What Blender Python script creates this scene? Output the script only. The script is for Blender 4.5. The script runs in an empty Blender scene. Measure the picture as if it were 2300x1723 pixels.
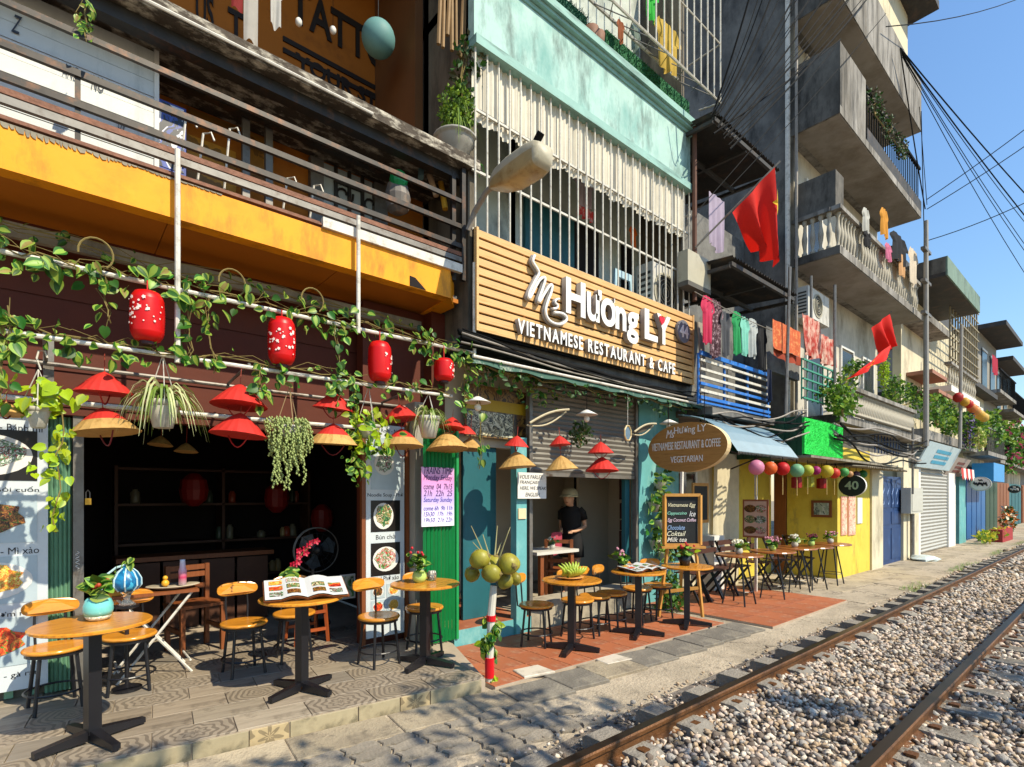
import bpy, bmesh, math, random
import numpy as np
from mathutils import Vector, Matrix

random.seed(7)
rng = np.random.default_rng(11)
scn = bpy.context.scene
col = scn.collection
PI = math.pi

# ------------------------------------------------------------------ camera
# world: X runs along the track (away, to the right), Y towards the houses, Z up
CZ = 1.62
ANG = math.atan(1400 / 1200)
CA, SA = math.cos(ANG), math.sin(ANG)
cam = bpy.data.cameras.new('camera')
cam.sensor_width = 36
cam.lens = 1200 / 2300 * 36
cam.shift_y = 253.5 / 2300
cam.clip_start = .05
cam.clip_end = 3000
camo = bpy.data.objects.new('camera', cam)
camo.location = (0, 0, CZ)
camo.rotation_euler = (PI / 2, 0, ANG - PI / 2)
col.objects.link(camo)
scn.camera = camo

# ------------------------------------------------------------------ light
SUN_EL, SUN_AZ = math.radians(46), math.radians(165)   # azimuth from +Y towards +X
w = bpy.data.worlds.new('World')
scn.world = w
w.use_nodes = True
nt = w.node_tree
sky = nt.nodes.new('ShaderNodeTexSky')
sky.sky_type = 'NISHITA'
sky.sun_disc = False
sky.sun_elevation = SUN_EL
sky.sun_rotation = SUN_AZ
sky.air_density = 1.6
sky.dust_density = .1
sky.ozone_density = 8.5
nt.links.new(sky.outputs[0], nt.nodes['Background'].inputs[0])
nt.nodes['Background'].inputs[1].default_value = .15
sl = bpy.data.lights.new('sun', 'SUN')
sl.energy = 5.0
sl.angle = math.radians(.53)
sl.color = (1, .9, .7)
so = bpy.data.objects.new('sun', sl)
sd = Vector((math.sin(SUN_AZ) * math.cos(SUN_EL), math.cos(SUN_AZ) * math.cos(SUN_EL), math.sin(SUN_EL)))
so.rotation_euler = sd.to_track_quat('Z', 'Y').to_euler()
so.location = (0, -20, 30)
col.objects.link(so)
scn.view_settings.view_transform = 'Standard'
scn.view_settings.look = 'None'
scn.view_settings.gamma = 1
scn.view_settings.exposure = .4
scn.view_settings.use_curve_mapping = False
scn.render.engine = 'CYCLES'
scn.cycles.max_bounces = 6
scn.cycles.transparent_max_bounces = 6


# ------------------------------------------------------------------ survey helpers: photo point -> place in the street
def P(u, v, Y):
    t = (u - 1150) / 1200
    Z = Y / (SA - t * CA)
    return Vector((Z * CA + t * Z * SA, Y, CZ - (v - 1115) * Z / 1200))


def PX(u, v, X):
    t = (u - 1150) / 1200
    Z = X / (CA + t * SA)
    return Vector((X, Z * SA - t * Z * CA, CZ - (v - 1115) * Z / 1200))


def G(u, v, z=0.0):
    Z = 1200 * (CZ - z) / (v - 1115)
    r = (u - 1150) / 1200 * Z
    return Vector((Z * CA + r * SA, Z * SA - r * CA, z))


def depth(p):
    return p[0] * CA + p[1] * SA


def wid(px, u, Y):
    """real width, across the view, of something px wide seen at column u standing at Y"""
    t = (u - 1150) / 1200
    return px * depth(P(u, 1115, Y)) / 1200 / math.sqrt(1 + t * t)


# ------------------------------------------------------------------ materials
def lin(h):
    if isinstance(h, (tuple, list)):
        return tuple(h)
    h = h.lstrip('#')
    o = []
    for i in (0, 2, 4):
        c = int(h[i:i + 2], 16) / 255
        o.append(c / 12.92 if c <= .04045 else ((c + .055) / 1.055) ** 2.4)
    return tuple(o)


MATS = {}


def mat(name, c, rough=.7, var=.12, scale=6, bump=0, metal=0, stain=None, stretch=(1, 1, 1), rnd=0, spec=.4,
        trans=0, bscale=None, alpha=None, hue=0, stain2=None, crack=None):
    """base colour with mottling, optional second colour worn through (stain = (colour, amount, scale, stretch))"""
    if name in MATS:
        return MATS[name]
    m = bpy.data.materials.new(name)
    m.use_nodes = True
    n = m.node_tree
    N, L = n.nodes, n.links
    b = N['Principled BSDF']
    c = lin(c)
    tc = N.new('ShaderNodeTexCoord')
    mp = N.new('ShaderNodeMapping')
    mp.inputs['Scale'].default_value = stretch
    L.new(tc.outputs['Object'], mp.inputs['Vector'])
    no = N.new('ShaderNodeTexNoise')
    no.inputs['Scale'].default_value = scale
    no.inputs['Detail'].default_value = 5
    no.inputs['Roughness'].default_value = .65
    L.new(mp.outputs[0], no.inputs['Vector'])
    cr = N.new('ShaderNodeValToRGB')
    cr.color_ramp.elements[0].position = .28
    cr.color_ramp.elements[1].position = .74
    lo = tuple(max(0, x * (1 - var)) for x in c)
    hi = tuple(min(1, x * (1 + var)) for x in c)
    cr.color_ramp.elements[0].color = (*lo, 1)
    cr.color_ramp.elements[1].color = (*hi, 1)
    L.new(no.outputs['Fac'], cr.inputs[0])
    out = cr.outputs[0]
    for stn in (stain, stain2):
        if not stn:
            continue
        sc, amt, ss, st = stn
        mp2 = N.new('ShaderNodeMapping')
        mp2.inputs['Scale'].default_value = st
        L.new(tc.outputs['Object'], mp2.inputs['Vector'])
        n2 = N.new('ShaderNodeTexNoise')
        n2.inputs['Scale'].default_value = ss
        n2.inputs['Detail'].default_value = 8
        n2.inputs['Roughness'].default_value = .7
        L.new(mp2.outputs[0], n2.inputs['Vector'])
        r2 = N.new('ShaderNodeValToRGB')
        r2.color_ramp.elements[0].position = .62 - amt * .35
        r2.color_ramp.elements[1].position = .78 - amt * .2
        L.new(n2.outputs['Fac'], r2.inputs[0])
        mx = N.new('ShaderNodeMix')
        mx.data_type = 'RGBA'
        L.new(r2.outputs[0], mx.inputs['Factor'])
        L.new(out, mx.inputs['A'])
        mx.inputs['B'].default_value = (*lin(sc), 1)
        out = mx.outputs['Result']
    if crack:
        ck, cw, cc = crack
        vo = N.new('ShaderNodeTexVoronoi')
        vo.feature = 'DISTANCE_TO_EDGE'
        vo.inputs['Scale'].default_value = ck
        ad = N.new('ShaderNodeVectorMath')
        ad.operation = 'MULTIPLY_ADD'
        L.new(no.outputs['Color'], ad.inputs[0])
        ad.inputs[1].default_value = (.35 / ck, .35 / ck, .35 / ck)
        L.new(tc.outputs['Object'], ad.inputs[2])
        L.new(ad.outputs[0], vo.inputs['Vector'])
        cm = N.new('ShaderNodeMath')
        cm.operation = 'LESS_THAN'
        cm.inputs[1].default_value = cw
        L.new(vo.outputs['Distance'], cm.inputs[0])
        mx = N.new('ShaderNodeMix')
        mx.data_type = 'RGBA'
        L.new(cm.outputs[0], mx.inputs['Factor'])
        L.new(out, mx.inputs['A'])
        mx.inputs['B'].default_value = (*lin(cc), 1)
        out = mx.outputs['Result']
    if rnd or hue:
        oi = N.new('ShaderNodeObjectInfo')
        hs = N.new('ShaderNodeHueSaturation')
        ma = N.new('ShaderNodeMath')
        ma.operation = 'MULTIPLY_ADD'
        ma.inputs[1].default_value = 2 * rnd
        ma.inputs[2].default_value = 1 - rnd
        L.new(oi.outputs['Random'], ma.inputs[0])
        L.new(ma.outputs[0], hs.inputs['Value'])
        if hue:
            mh = N.new('ShaderNodeMath')
            mh.operation = 'MULTIPLY_ADD'
            mh.inputs[1].default_value = 2 * hue
            mh.inputs[2].default_value = .5 - hue
            L.new(oi.outputs['Random'], mh.inputs[0])
            L.new(mh.outputs[0], hs.inputs['Hue'])
        L.new(out, hs.inputs['Color'])
        out = hs.outputs[0]
    L.new(out, b.inputs['Base Color'])
    b.inputs['Roughness'].default_value = rough
    b.inputs['Metallic'].default_value = metal
    b.inputs['Specular IOR Level'].default_value = spec
    if bump:
        n3 = N.new('ShaderNodeTexNoise')
        n3.inputs['Scale'].default_value = bscale or scale * 4
        n3.inputs['Detail'].default_value = 6
        L.new(mp.outputs[0], n3.inputs['Vector'])
        bp = N.new('ShaderNodeBump')
        bp.inputs['Strength'].default_value = bump
        bp.inputs['Distance'].default_value = .02
        L.new(n3.outputs['Fac'], bp.inputs['Height'])
        L.new(bp.outputs[0], b.inputs['Normal'])
    if trans:
        tr = N.new('ShaderNodeBsdfTranslucent')
        L.new(out, tr.inputs[0])
        ms = N.new('ShaderNodeMixShader')
        ms.inputs[0].default_value = trans
        L.new(b.outputs[0], ms.inputs[1])
        L.new(tr.outputs[0], ms.inputs[2])
        L.new(ms.outputs[0], N['Material Output'].inputs[0])
    if alpha is not None:
        b.inputs['Alpha'].default_value = alpha
    MATS[name] = m
    return m


def glassmat(name, c, rough=.05):
    if name in MATS:
        return MATS[name]
    m = bpy.data.materials.new(name)
    m.use_nodes = True
    b = m.node_tree.nodes['Principled BSDF']
    b.inputs['Base Color'].default_value = (*lin(c), 1)
    b.inputs['Roughness'].default_value = rough
    b.inputs['Transmission Weight'].default_value = .9
    b.inputs['IOR'].default_value = 1.2
    MATS[name] = m
    return m


def foodmat(name, cols, scale=14):
    """printed food photograph: patches of several colours"""
    if name in MATS:
        return MATS[name]
    m = bpy.data.materials.new(name)
    m.use_nodes = True
    N, L = m.node_tree.nodes, m.node_tree.links
    b = N['Principled BSDF']
    tc = N.new('ShaderNodeTexCoord')
    no = N.new('ShaderNodeTexNoise')
    no.inputs['Scale'].default_value = scale
    no.inputs['Detail'].default_value = 3
    no.inputs['Distortion'].default_value = 1.2
    L.new(tc.outputs['Object'], no.inputs['Vector'])
    vo = N.new('ShaderNodeTexVoronoi')
    vo.inputs['Scale'].default_value = scale * 2.4
    L.new(no.outputs['Color'], vo.inputs['Vector'])
    vo.inputs['Scale'].default_value = 9
    cr = N.new('ShaderNodeValToRGB')
    cr.color_ramp.interpolation = 'CONSTANT'
    e = cr.color_ramp.elements
    while len(e) < len(cols):
        e.new(.5)
    for i, cc in enumerate(cols):
        e[i].position = i / len(cols)
        e[i].color = (*lin(cc), 1)
    sx = N.new('ShaderNodeSeparateColor')
    L.new(vo.outputs['Color'], sx.inputs[0])
    L.new(sx.outputs[0], cr.inputs[0])
    L.new(cr.outputs[0], b.inputs['Base Color'])
    b.inputs['Roughness'].default_value = .35
    MATS[name] = m
    return m


# ------------------------------------------------------------------ mesh builder
ZAX = Vector((0, 0, 1))


class MB:
    def __init__(s):
        s.v, s.f, s.m = [], [], []

    def add(s, vs, fs, m=0):
        o = len(s.v)
        s.v += [tuple(p) for p in vs]
        s.f += [tuple(i + o for i in f) for f in fs]
        s.m += [m] * len(fs)
        return s

    def box(s, x0, x1, y0, y1, z0, z1, m=0):
        v = [(x, y, z) for z in (z0, z1) for y in (y0, y1) for x in (x0, x1)]
        return s.add(v, [(0, 2, 3, 1), (4, 5, 7, 6), (0, 1, 5, 4), (2, 6, 7, 3), (0, 4, 6, 2), (1, 3, 7, 5)], m)

    def obox(s, c, ax, ay, az, m=0):
        c, ax, ay, az = map(Vector, (c, ax, ay, az))
        v = [c + ax * i + ay * j + az * k for k in (-1, 1) for j in (-1, 1) for i in (-1, 1)]
        return s.add(v, [(0, 2, 3, 1), (4, 5, 7, 6), (0, 1, 5, 4), (2, 6, 7, 3), (0, 4, 6, 2), (1, 3, 7, 5)], m)

    def bar(s, p, q, w, h, m=0, up=ZAX):
        p, q = Vector(p), Vector(q)
        d = q - p
        L = d.length or 1e-6
        d /= L
        up = Vector(up)
        if abs(d.dot(up)) > .99:
            up = Vector((0, 1, 0))
        a = d.cross(up).normalized()
        b = a.cross(d).normalized()
        return s.obox((p + q) / 2, d * L / 2, a * w / 2, b * h / 2, m)

    def tube(s, pts, r, n=6, m=0, cap=True):
        pts = [Vector(p) for p in pts]
        k = len(pts)
        rs = r if isinstance(r, (list, tuple)) else [r] * k
        o = len(s.v)
        pa = None
        for i, p in enumerate(pts):
            t = (pts[min(i + 1, k - 1)] - pts[max(i - 1, 0)])
            if t.length < 1e-9:
                t = Vector((0, 0, 1))
            t.normalize()
            if pa is None:
                ref = ZAX if abs(t.z) < .9 else Vector((0, 1, 0))
                a = t.cross(ref).normalized()
            else:
                a = (pa - t * pa.dot(t))
                a = a.normalized() if a.length > 1e-6 else t.orthogonal().normalized()
            pa = a
            b = t.cross(a)
            for j in range(n):
                an = 2 * PI * j / n
                s.v.append(tuple(p + (a * math.cos(an) + b * math.sin(an)) * rs[i]))
        for i in range(k - 1):
            for j in range(n):
                j2 = (j + 1) % n
                s.f.append((o + i * n + j, o + i * n + j2, o + (i + 1) * n + j2, o + (i + 1) * n + j))
                s.m.append(m)
        if cap:
            s.f.append(tuple(o + j for j in range(n))[::-1])
            s.f.append(tuple(o + (k - 1) * n + j for j in range(n)))
            s.m += [m, m]
        return s

    def lathe(s, prof, n=16, c=(0, 0, 0), m=0, ax=None, sx=1, sy=1, wob=0, rib=0, lobes=0):
        c = Vector(c)
        o = len(s.v)
        M = None
        if ax is not None:
            M = Vector(ax).normalized().to_track_quat('Z', 'Y').to_matrix()
        for r, z in prof:
            for j in range(n):
                a = 2 * PI * j / n
                rr = r * (1 + (random.uniform(-wob, wob) if wob else 0) + (rib if j % 2 else -rib))
                if lobes:
                    rr *= 1 + .05 * math.cos(lobes * a)
                p = Vector((rr * math.cos(a) * sx, rr * math.sin(a) * sy, z))
                if M:
                    p = M @ p
                s.v.append(tuple(c + p))
        k = len(prof)
        for i in range(k - 1):
            for j in range(n):
                j2 = (j + 1) % n
                s.f.append((o + i * n + j, o + i * n + j2, o + (i + 1) * n + j2, o + (i + 1) * n + j))
                s.m.append(m[i] if isinstance(m, (list, tuple)) else m)
        mm = m[0] if isinstance(m, (list, tuple)) else m
        me = m[-1] if isinstance(m, (list, tuple)) else m
        if prof[0][0] > 1e-4:
            s.f.append(tuple(o + j for j in range(n))[::-1])
            s.m.append(mm)
        if prof[-1][0] > 1e-4:
            s.f.append(tuple(o + (k - 1) * n + j for j in range(n)))
            s.m.append(me)
        return s

    def cyl(s, p, q, r, n=10, m=0, r2=None):
        return s.tube([p, q], [r, r if r2 is None else r2], n, m)

    def ball(s, c, r, n=12, k=7, m=0, sz=1, sx=1, sy=1):
        prof = [(r * math.sin(PI * i / k), -r * sz * math.cos(PI * i / k)) for i in range(k + 1)]
        prof[0] = (1e-5, prof[0][1])
        prof[-1] = (1e-5, prof[-1][1])
        return s.lathe(prof, n, c, m, sx=sx, sy=sy)

    def prism(s, poly, ext, m=0, side=None):
        """flat outline (3D points) pushed along ext"""
        ext = Vector(ext)
        k = len(poly)
        o = len(s.v)
        s.v += [tuple(Vector(p)) for p in poly] + [tuple(Vector(p) + ext) for p in poly]
        s.f.append(tuple(o + i for i in range(k))[::-1])
        s.f.append(tuple(o + k + i for i in range(k)))
        s.m += [m, m]
        for i in range(k):
            j = (i + 1) % k
            s.f.append((o + i, o + j, o + k + j, o + k + i))
            s.m.append(m if side is None else side)
        return s

    def sheet(s, fn, nu, nv, m=0, thick=0):
        """grid surface; fn(a, b) in 0..1"""
        o = len(s.v)
        for j in range(nv + 1):
            for i in range(nu + 1):
                s.v.append(tuple(fn(i / nu, j / nv)))
        for j in range(nv):
            for i in range(nu):
                a = o + j * (nu + 1) + i
                s.f.append((a, a + 1, a + nu + 2, a + nu + 1))
                s.m.append(m)
        return s

    def mesh(s, name, mats, off=(0, 0, 0), smooth=False):
        me = bpy.data.meshes.new(name)
        ox, oy, oz = off
        me.from_pydata([(x - ox, y - oy, z - oz) for x, y, z in s.v], [], s.f)
        if not isinstance(mats, (list, tuple)):
            mats = [mats]
        for q in mats:
            me.materials.append(q)
        if any(s.m):
            me.polygons.foreach_set('material_index', s.m)
        if smooth:
            me.polygons.foreach_set('use_smooth', [True] * len(me.polygons))
        bm = bmesh.new()
        bm.from_mesh(me)
        bmesh.ops.recalc_face_normals(bm, faces=bm.faces)
        bm.to_mesh(me)
        bm.free()
        me.update()
        return me

    def build(s, name, mats, parent=None, smooth=False, off=None):
        if parent is not None:
            L = world_loc(parent)
            me = s.mesh(name, mats, L, smooth)
            o = bpy.data.objects.new(name, me)
            o.parent = parent
        else:
            a = np.array(s.v)
            lo, hi = a.min(0), a.max(0)
            c = ((lo[0] + hi[0]) / 2, (lo[1] + hi[1]) / 2, lo[2]) if off is None else off
            me = s.mesh(name, mats, c, smooth)
            o = bpy.data.objects.new(name, me)
            o.location = c
        col.objects.link(o)
        return o


def world_loc(o):
    """parents in this script are placed without rotation while their parts are made"""
    L = Vector(o.location)
    while o.parent is not None:
        o = o.parent
        L = L + Vector(o.location)
    return L


def tag(o, label, cat, group=None, kind=None):
    if label:
        o['label'] = label
    if cat:
        o['category'] = cat
    if group:
        o['group'] = group
    if kind:
        o['kind'] = kind
    return o


def thing(name, label, cat, loc=(0, 0, 0), group=None):
    o = bpy.data.objects.new(name, None)
    o.location = loc
    o.empty_display_size = .1
    col.objects.link(o)
    return tag(o, label, cat, group)


def inst(me, name, parent, loc=(0, 0, 0), rot=(0, 0, 0), sc=(1, 1, 1)):
    """another piece sharing a mesh, placed in world coordinates under its parent"""
    o = bpy.data.objects.new(name, me)
    if parent is not None:
        o.parent = parent
        loc = Vector(loc) - world_loc(parent)
    o.location = loc
    o.rotation_euler = rot
    o.scale = sc if isinstance(sc, (tuple, list)) else (sc, sc, sc)
    col.objects.link(o)
    return o


def copy_tree(o, parent=None):
    c = o.copy()
    col.objects.link(c)
    c.parent = parent
    for ch in list(o.children):
        copy_tree(ch, c)
    return c


def struct(o):
    o['kind'] = 'structure'
    return o


def textmesh(s, size=1, ext=.01, m=None, bold=0, shear=0, align='LEFT'):
    cu = bpy.data.curves.new('lettering', 'FONT')
    cu.body = s
    cu.size = size
    cu.extrude = ext
    cu.offset = bold
    cu.shear = shear
    cu.align_x = align
    cu.resolution_u = 3
    ob = bpy.data.objects.new('lettering', cu)
    me = bpy.data.meshes.new_from_object(ob)
    me.name = 'lettering'
    me.materials.clear()
    if m:
        me.materials.append(m)
    bpy.data.objects.remove(ob)
    bpy.data.curves.remove(cu)
    return me


def text(s, p, w, h, m, parent, ext=.004, bold=0, shear=0, name='lettering', face='front', rotz=0):
    """lettering fitted to width w and height h with its lower-left corner at p, on a wall that faces the track"""
    me = textmesh(s, 1, .5, m, bold, shear)
    a = np.empty(len(me.vertices) * 3)
    me.vertices.foreach_get('co', a)
    a = a.reshape(-1, 3)
    if len(a) == 0:
        return None
    lo, hi = a.min(0), a.max(0)
    a[:, 0] = (a[:, 0] - lo[0]) / (hi[0] - lo[0]) * w
    a[:, 1] = (a[:, 1] - lo[1]) / (hi[1] - lo[1]) * h
    a[:, 2] = a[:, 2] * 2 * ext
    me.vertices.foreach_set('co', a.reshape(-1))
    me.update()
    return inst(me, name, parent, p, (PI / 2, 0, rotz))


def catenary(p, q, sag, n=10):
    p, q = Vector(p), Vector(q)
    return [p.lerp(q, i / n) - Vector((0, 0, sag * 4 * (i / n) * (1 - i / n))) for i in range(n + 1)]
# ------------------------------------------------------------------ palette
M_EARTH = mat('earth', '8d7f6a', .95, .25, 3, .5, stain=('6b6152', .3, 1.2, (1, 1, 1)))
M_BED = mat('ballast_bed', '8a8177', .95, .35, 30, 1.0, stain=('4d443c', .5, 22, (1, 1, 1)))
M_CEM = mat('cement_path', 'b0a28c', .95, .2, 2.2, .8, stain=('857a69', .5, 1.3, (1, 1, 1)), stain2=('6a6154', .2, 9, (1, 1, 1)), bscale=45, crack=(.28, .0035, '6a6154'))
M_SLAB = mat('slab_stone', 'ab9d84', .9, .2, 5, .6, stain=('7d7262', .5, 2.6, (1, 1, 1)), stain2=('5f574b', .2, 12, (1, 1, 1)), rnd=.14, bscale=50)
M_SLABD = mat('slab_dark', '6f695f', .88, .2, 6, .5, stain=('8c8474', .3, 4, (1, 1, 1)), rnd=.16, bscale=40)
M_PAVER = mat('interlocking_paver', '8f8678', .9, .2, 8, .6, stain=('6d665a', .4, 6, (1, 1, 1)), rnd=.14, bscale=50)
M_TERRA = mat('terracotta_tile', 'a5613f', .6, .16, 5, .1, stain=('854c36', .4, 3, (1, 1, 1)), stain2=('b08a6c', .22, 5, (1, 1, 1)), rnd=.1)
M_GROUT = mat('grout', 'a79783', .9, .15, 8)
M_TIMB = mat('sleeper_concrete', '8a8378', .92, .16, 7, .7, stain=('5f584e', .4, 5, (1, 1, 1)), rnd=.08, bscale=60)
M_RAIL = mat('rail_steel', '6b4626', .55, .3, 14, .4, metal=.35, stain=('3a2517', .4, 9, (.3, 1, 1)))
M_RAILTOP = mat('rail_head_polished', '5b5148', .33, .15, 4, 0, metal=.9, stretch=(.1, 8, 1))
M_BLACK = mat('black_metal', '17161a', .38, .15, 9, 0, spec=.5)
M_WOODO = mat('orange_wood', 'd08a2c', .2, .14, 3.5, 0, stretch=(1, 9, 9), stain=('b06a1e', .35, 4, (.8, 12, 12)), stain2=('8a5218', .16, 7, (1, 3, 3)), rnd=.1, spec=.6)


def ornate(name, base, line, k=38, pet=6, cut=.35, var=.1):
    m = bpy.data.materials.new(name)
    m.use_nodes = True
    N, L = m.node_tree.nodes, m.node_tree.links
    b = N['Principled BSDF']
    tc = N.new('ShaderNodeTexCoord')
    sp = N.new('ShaderNodeSeparateXYZ')
    L.new(tc.outputs['Object'], sp.inputs[0])

    def mth(op, a, c=None):
        q = N.new('ShaderNodeMath')
        q.operation = op
        for i, x in enumerate((a, c)):
            if x is None:
                continue
            if isinstance(x, (int, float)):
                q.inputs[i].default_value = x
            else:
                L.new(x, q.inputs[i])
        return q.outputs[0]
    x, y = sp.outputs[0], mth('ADD', sp.outputs[1], sp.outputs[2])
    r = mth('SQRT', mth('ADD', mth('MULTIPLY', x, x), mth('MULTIPLY', y, y)))
    th = mth('ARCTAN2', y, x)
    pw = mth('MULTIPLY', mth('SINE', mth('MULTIPLY', th, pet)), 1.4)
    wv = mth('SINE', mth('ADD', mth('MULTIPLY', r, k), pw))
    no = N.new('ShaderNodeTexNoise')
    no.inputs['Scale'].default_value = 14
    no.inputs['Detail'].default_value = 6
    L.new(tc.outputs['Object'], no.inputs['Vector'])
    ln = mth('GREATER_THAN', mth('ADD', wv, mth('MULTIPLY', mth('SUBTRACT', no.outputs['Fac'], .5), 3.2)), cut)
    cr = N.new('ShaderNodeValToRGB')
    bl = lin(base)
    cr.color_ramp.elements[0].position, cr.color_ramp.elements[1].position = .3, .7
    cr.color_ramp.elements[0].color = (*[q * (1 - var * 1.6) for q in bl], 1)
    cr.color_ramp.elements[1].color = (*[q * (1 + var) for q in bl], 1)
    L.new(no.outputs['Fac'], cr.inputs[0])
    mx = N.new('ShaderNodeMix')
    mx.data_type = 'RGBA'
    L.new(mth('MULTIPLY', ln, .55), mx.inputs['Factor'])
    L.new(cr.outputs[0], mx.inputs['A'])
    mx.inputs['B'].default_value = (*lin(line), 1)
    L.new(mx.outputs['Result'], b.inputs['Base Color'])
    b.inputs['Roughness'].default_value = .5
    return m


TILE_MATS = [
    mat('platform_tile_plain', '988a77', .5, .14, 4, .08, stretch=(1, 5, 1), stain=('6f6455', .5, 3, (.6, 5, 1)), stain2=('564d42', .2, 7, (1, 1, 1)), rnd=.14),
    mat('platform_tile_light', 'a0937f', .5, .12, 4, .08, stretch=(1, 5, 1), stain=('7d7262', .5, 3, (.6, 5, 1)), stain2=('5f564a', .2, 7, (1, 1, 1)), rnd=.14),
    ornate('platform_tile_rosette', '948775', '4a4138', 120, 8, .3),
    ornate('platform_tile_scroll', '908370', '4a4138', 160, 5, .2),
    mat('platform_tile_grey', '847b6e', .5, .14, 4, .08, stretch=(1, 5, 1), stain=('6b6256', .45, 3, (.6, 6, 1)), rnd=.1),
]
M_RISER = mat('riser_tile', 'a39678', .6, .15, 4, .1, stain=('7a6e54', .5, 3, (1, 1, 1)), stain2=('55503f', .25, 7, (1, 1, 1)), rnd=.1)
M_RISERF = ornate('riser_flower_tile', 'b09c76', '3f372c', 55, 7, .2)


def slabpiece(w, d, h, jit=.0, bev=.006):
    """a slab with chipped edges: top face smaller than the foot"""
    q = MB()
    cs = [(-w / 2, -d / 2), (w / 2, -d / 2), (w / 2, d / 2), (-w / 2, d / 2)]
    cs = [(x + random.uniform(-jit, jit), y + random.uniform(-jit, jit)) for x, y in cs]
    top = [(x * (1 - 2 * bev / w), y * (1 - 2 * bev / d)) for x, y in cs]
    v = [(x, y, 0) for x, y in cs] + [(x, y, h - bev) for x, y in cs] + [(x, y, h) for x, y in top]
    f = [(0, 3, 2, 1)]
    for k in (0, 4):
        f += [(k + i, k + (i + 1) % 4, k + 4 + (i + 1) % 4, k + 4 + i) for i in range(4)]
    f.append((8, 9, 10, 11))
    q.add(v, f)
    return q


# ------------------------------------------------------------------ ground
g = MB()
g.box(-40, 260, -60, 80, -.5, -.03)
struct(g.build('ground', M_EARTH))
g = MB()
nx, ny = 60, 14
g.sheet(lambda a, b: (-4 + 70 * a ** 1.5, -2.5 + 4.98 * b,
                      .0 + .055 * min(1, max(0, (2.45 - (-2.5 + 4.98 * b)) / .6)) + .008 * math.sin(37 * a + 11 * b)), nx, ny)
g.sheet(lambda a, b: (-4 + 70 * a, 2.48 + .001 * b, -.1 + .1 * (1 - b)), 1, 1)
bed = struct(g.build('track_bed', M_BED))

pav = MB()
pav.box(-6, 60, 2.42, 5.0, -.3, 0)
pav = struct(pav.build('pavement', M_CEM))

# platform edge line of the first shop
E0, E1 = Vector((-2.6, 4.17, 0)), Vector((2.72, 3.515, 0))
ED = (E1 - E0).normalized()
EN = Vector((-ED.y, ED.x, 0))            # away from the track
EANG = math.atan2(ED.y, ED.x)
ELEN = (E1 - E0).length
PH = .115
pl = MB()
poly = [E0, E1, Vector((3.12, 4.58, 0)), Vector((3.12, 9.5, 0)), Vector((-2.6, 9.5, 0))]
pl.prism([p + Vector((0, 0, .001)) for p in poly], (0, 0, PH - .012))
plat = struct(pl.build('platform', M_GROUT))
tw, td = .46, .27
tilem = {}
for k, mt in enumerate(TILE_MATS):
    q = slabpiece(tw - .006, td - .006, .012, 0, .002)
    tilem[k] = q.mesh('tile', mt)
nrow = 9
for j in range(nrow):
    for i in range(13):
        off = (.23 if j % 2 else 0)
        a = ELEN - (i + .5) * tw - off
        if a < -.1:
            continue
        c = E0 + ED * a + EN * (.012 + (j + .5) * td)
        if (c.x > 2.45 + (c.y - 3.5) * .36) and j > 0 and off == 0 and c.x > 2.75 + (c.y - 3.5) * .36:
            continue
        if c.y > 6.3:
            continue
        k = random.choices([0, 1, 2, 3, 4], [3, 3, 4, 5, 3])[0]
        o = inst(tilem[k], 'tile', plat, (c.x, c.y, PH - .011), (random.uniform(-.004, .004), random.uniform(-.004, .004), EANG))
    if j % 2:      # half tiles closing the offset rows
        c = E0 + ED * (ELEN - .115) + EN * (.012 + (j + .5) * td)
        inst(tilem[random.choice([0, 4])], 'tile', plat, (c.x, c.y, PH - .011), (0, 0, EANG), (.5, 1, 1))
# riser tiles along the step
q = slabpiece(tw - .005, PH - .008, .012, 0, .002)
rm, rf = q.mesh('riser_tile', M_RISER), None
q2 = slabpiece(.24, PH - .008, .012, 0, .002)
rf = q2.mesh('riser_tile', M_RISERF)
q3 = slabpiece(.31, PH - .008, .012, 0, .002)
rs = q3.mesh('riser_tile', M_RISER)
a = ELEN - .04
k = 0
while a > .2:
    wdt = [.46, .24, .31][k % 3]
    me = [rm, rf, rs][k % 3]
    c = E0 + ED * (a - wdt / 2)
    inst(me, 'riser_tile', plat, (c.x, c.y, PH / 2 - .004), (PI / 2, 0, EANG))
    a -= wdt + .006
    k += 1

# slabs below the step
def slabrow(a0, a1, y0f, y1f, lens, m, h=.014, name='paving_slab', jit=.008, z=-.002):
    x = a0
    while x < a1:
        L = random.choice(lens)
        ya, yb = y0f(x + L / 2), y1f(x + L / 2)
        q = slabpiece(L - .012, abs(yb - ya) - .012, h + random.uniform(-.004, .004), jit)
        c = Vector((x + L / 2, (ya + yb) / 2, z))
        o = inst(q.mesh(name, random.choice(m)), name, pav, c, (random.uniform(-.008, .008), random.uniform(-.008, .008), EANG))
        x += L


ey = lambda x: E0.y + (x - E0.x) * ED.y / ED.x
slabrow(-1.2, 2.75, lambda x: ey(x) - .38, lambda x: ey(x) - .02, [.55, .7, .62], [M_SLAB])
slabrow(2.78, 6.2, lambda x: 3.02 - .03 * (x - 2.8), lambda x: 3.42 - .02 * (x - 2.8), [.42, .5, .36, .55],
        [M_SLABD, M_SLABD, M_SLAB, M_SLABD], .03)
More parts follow.
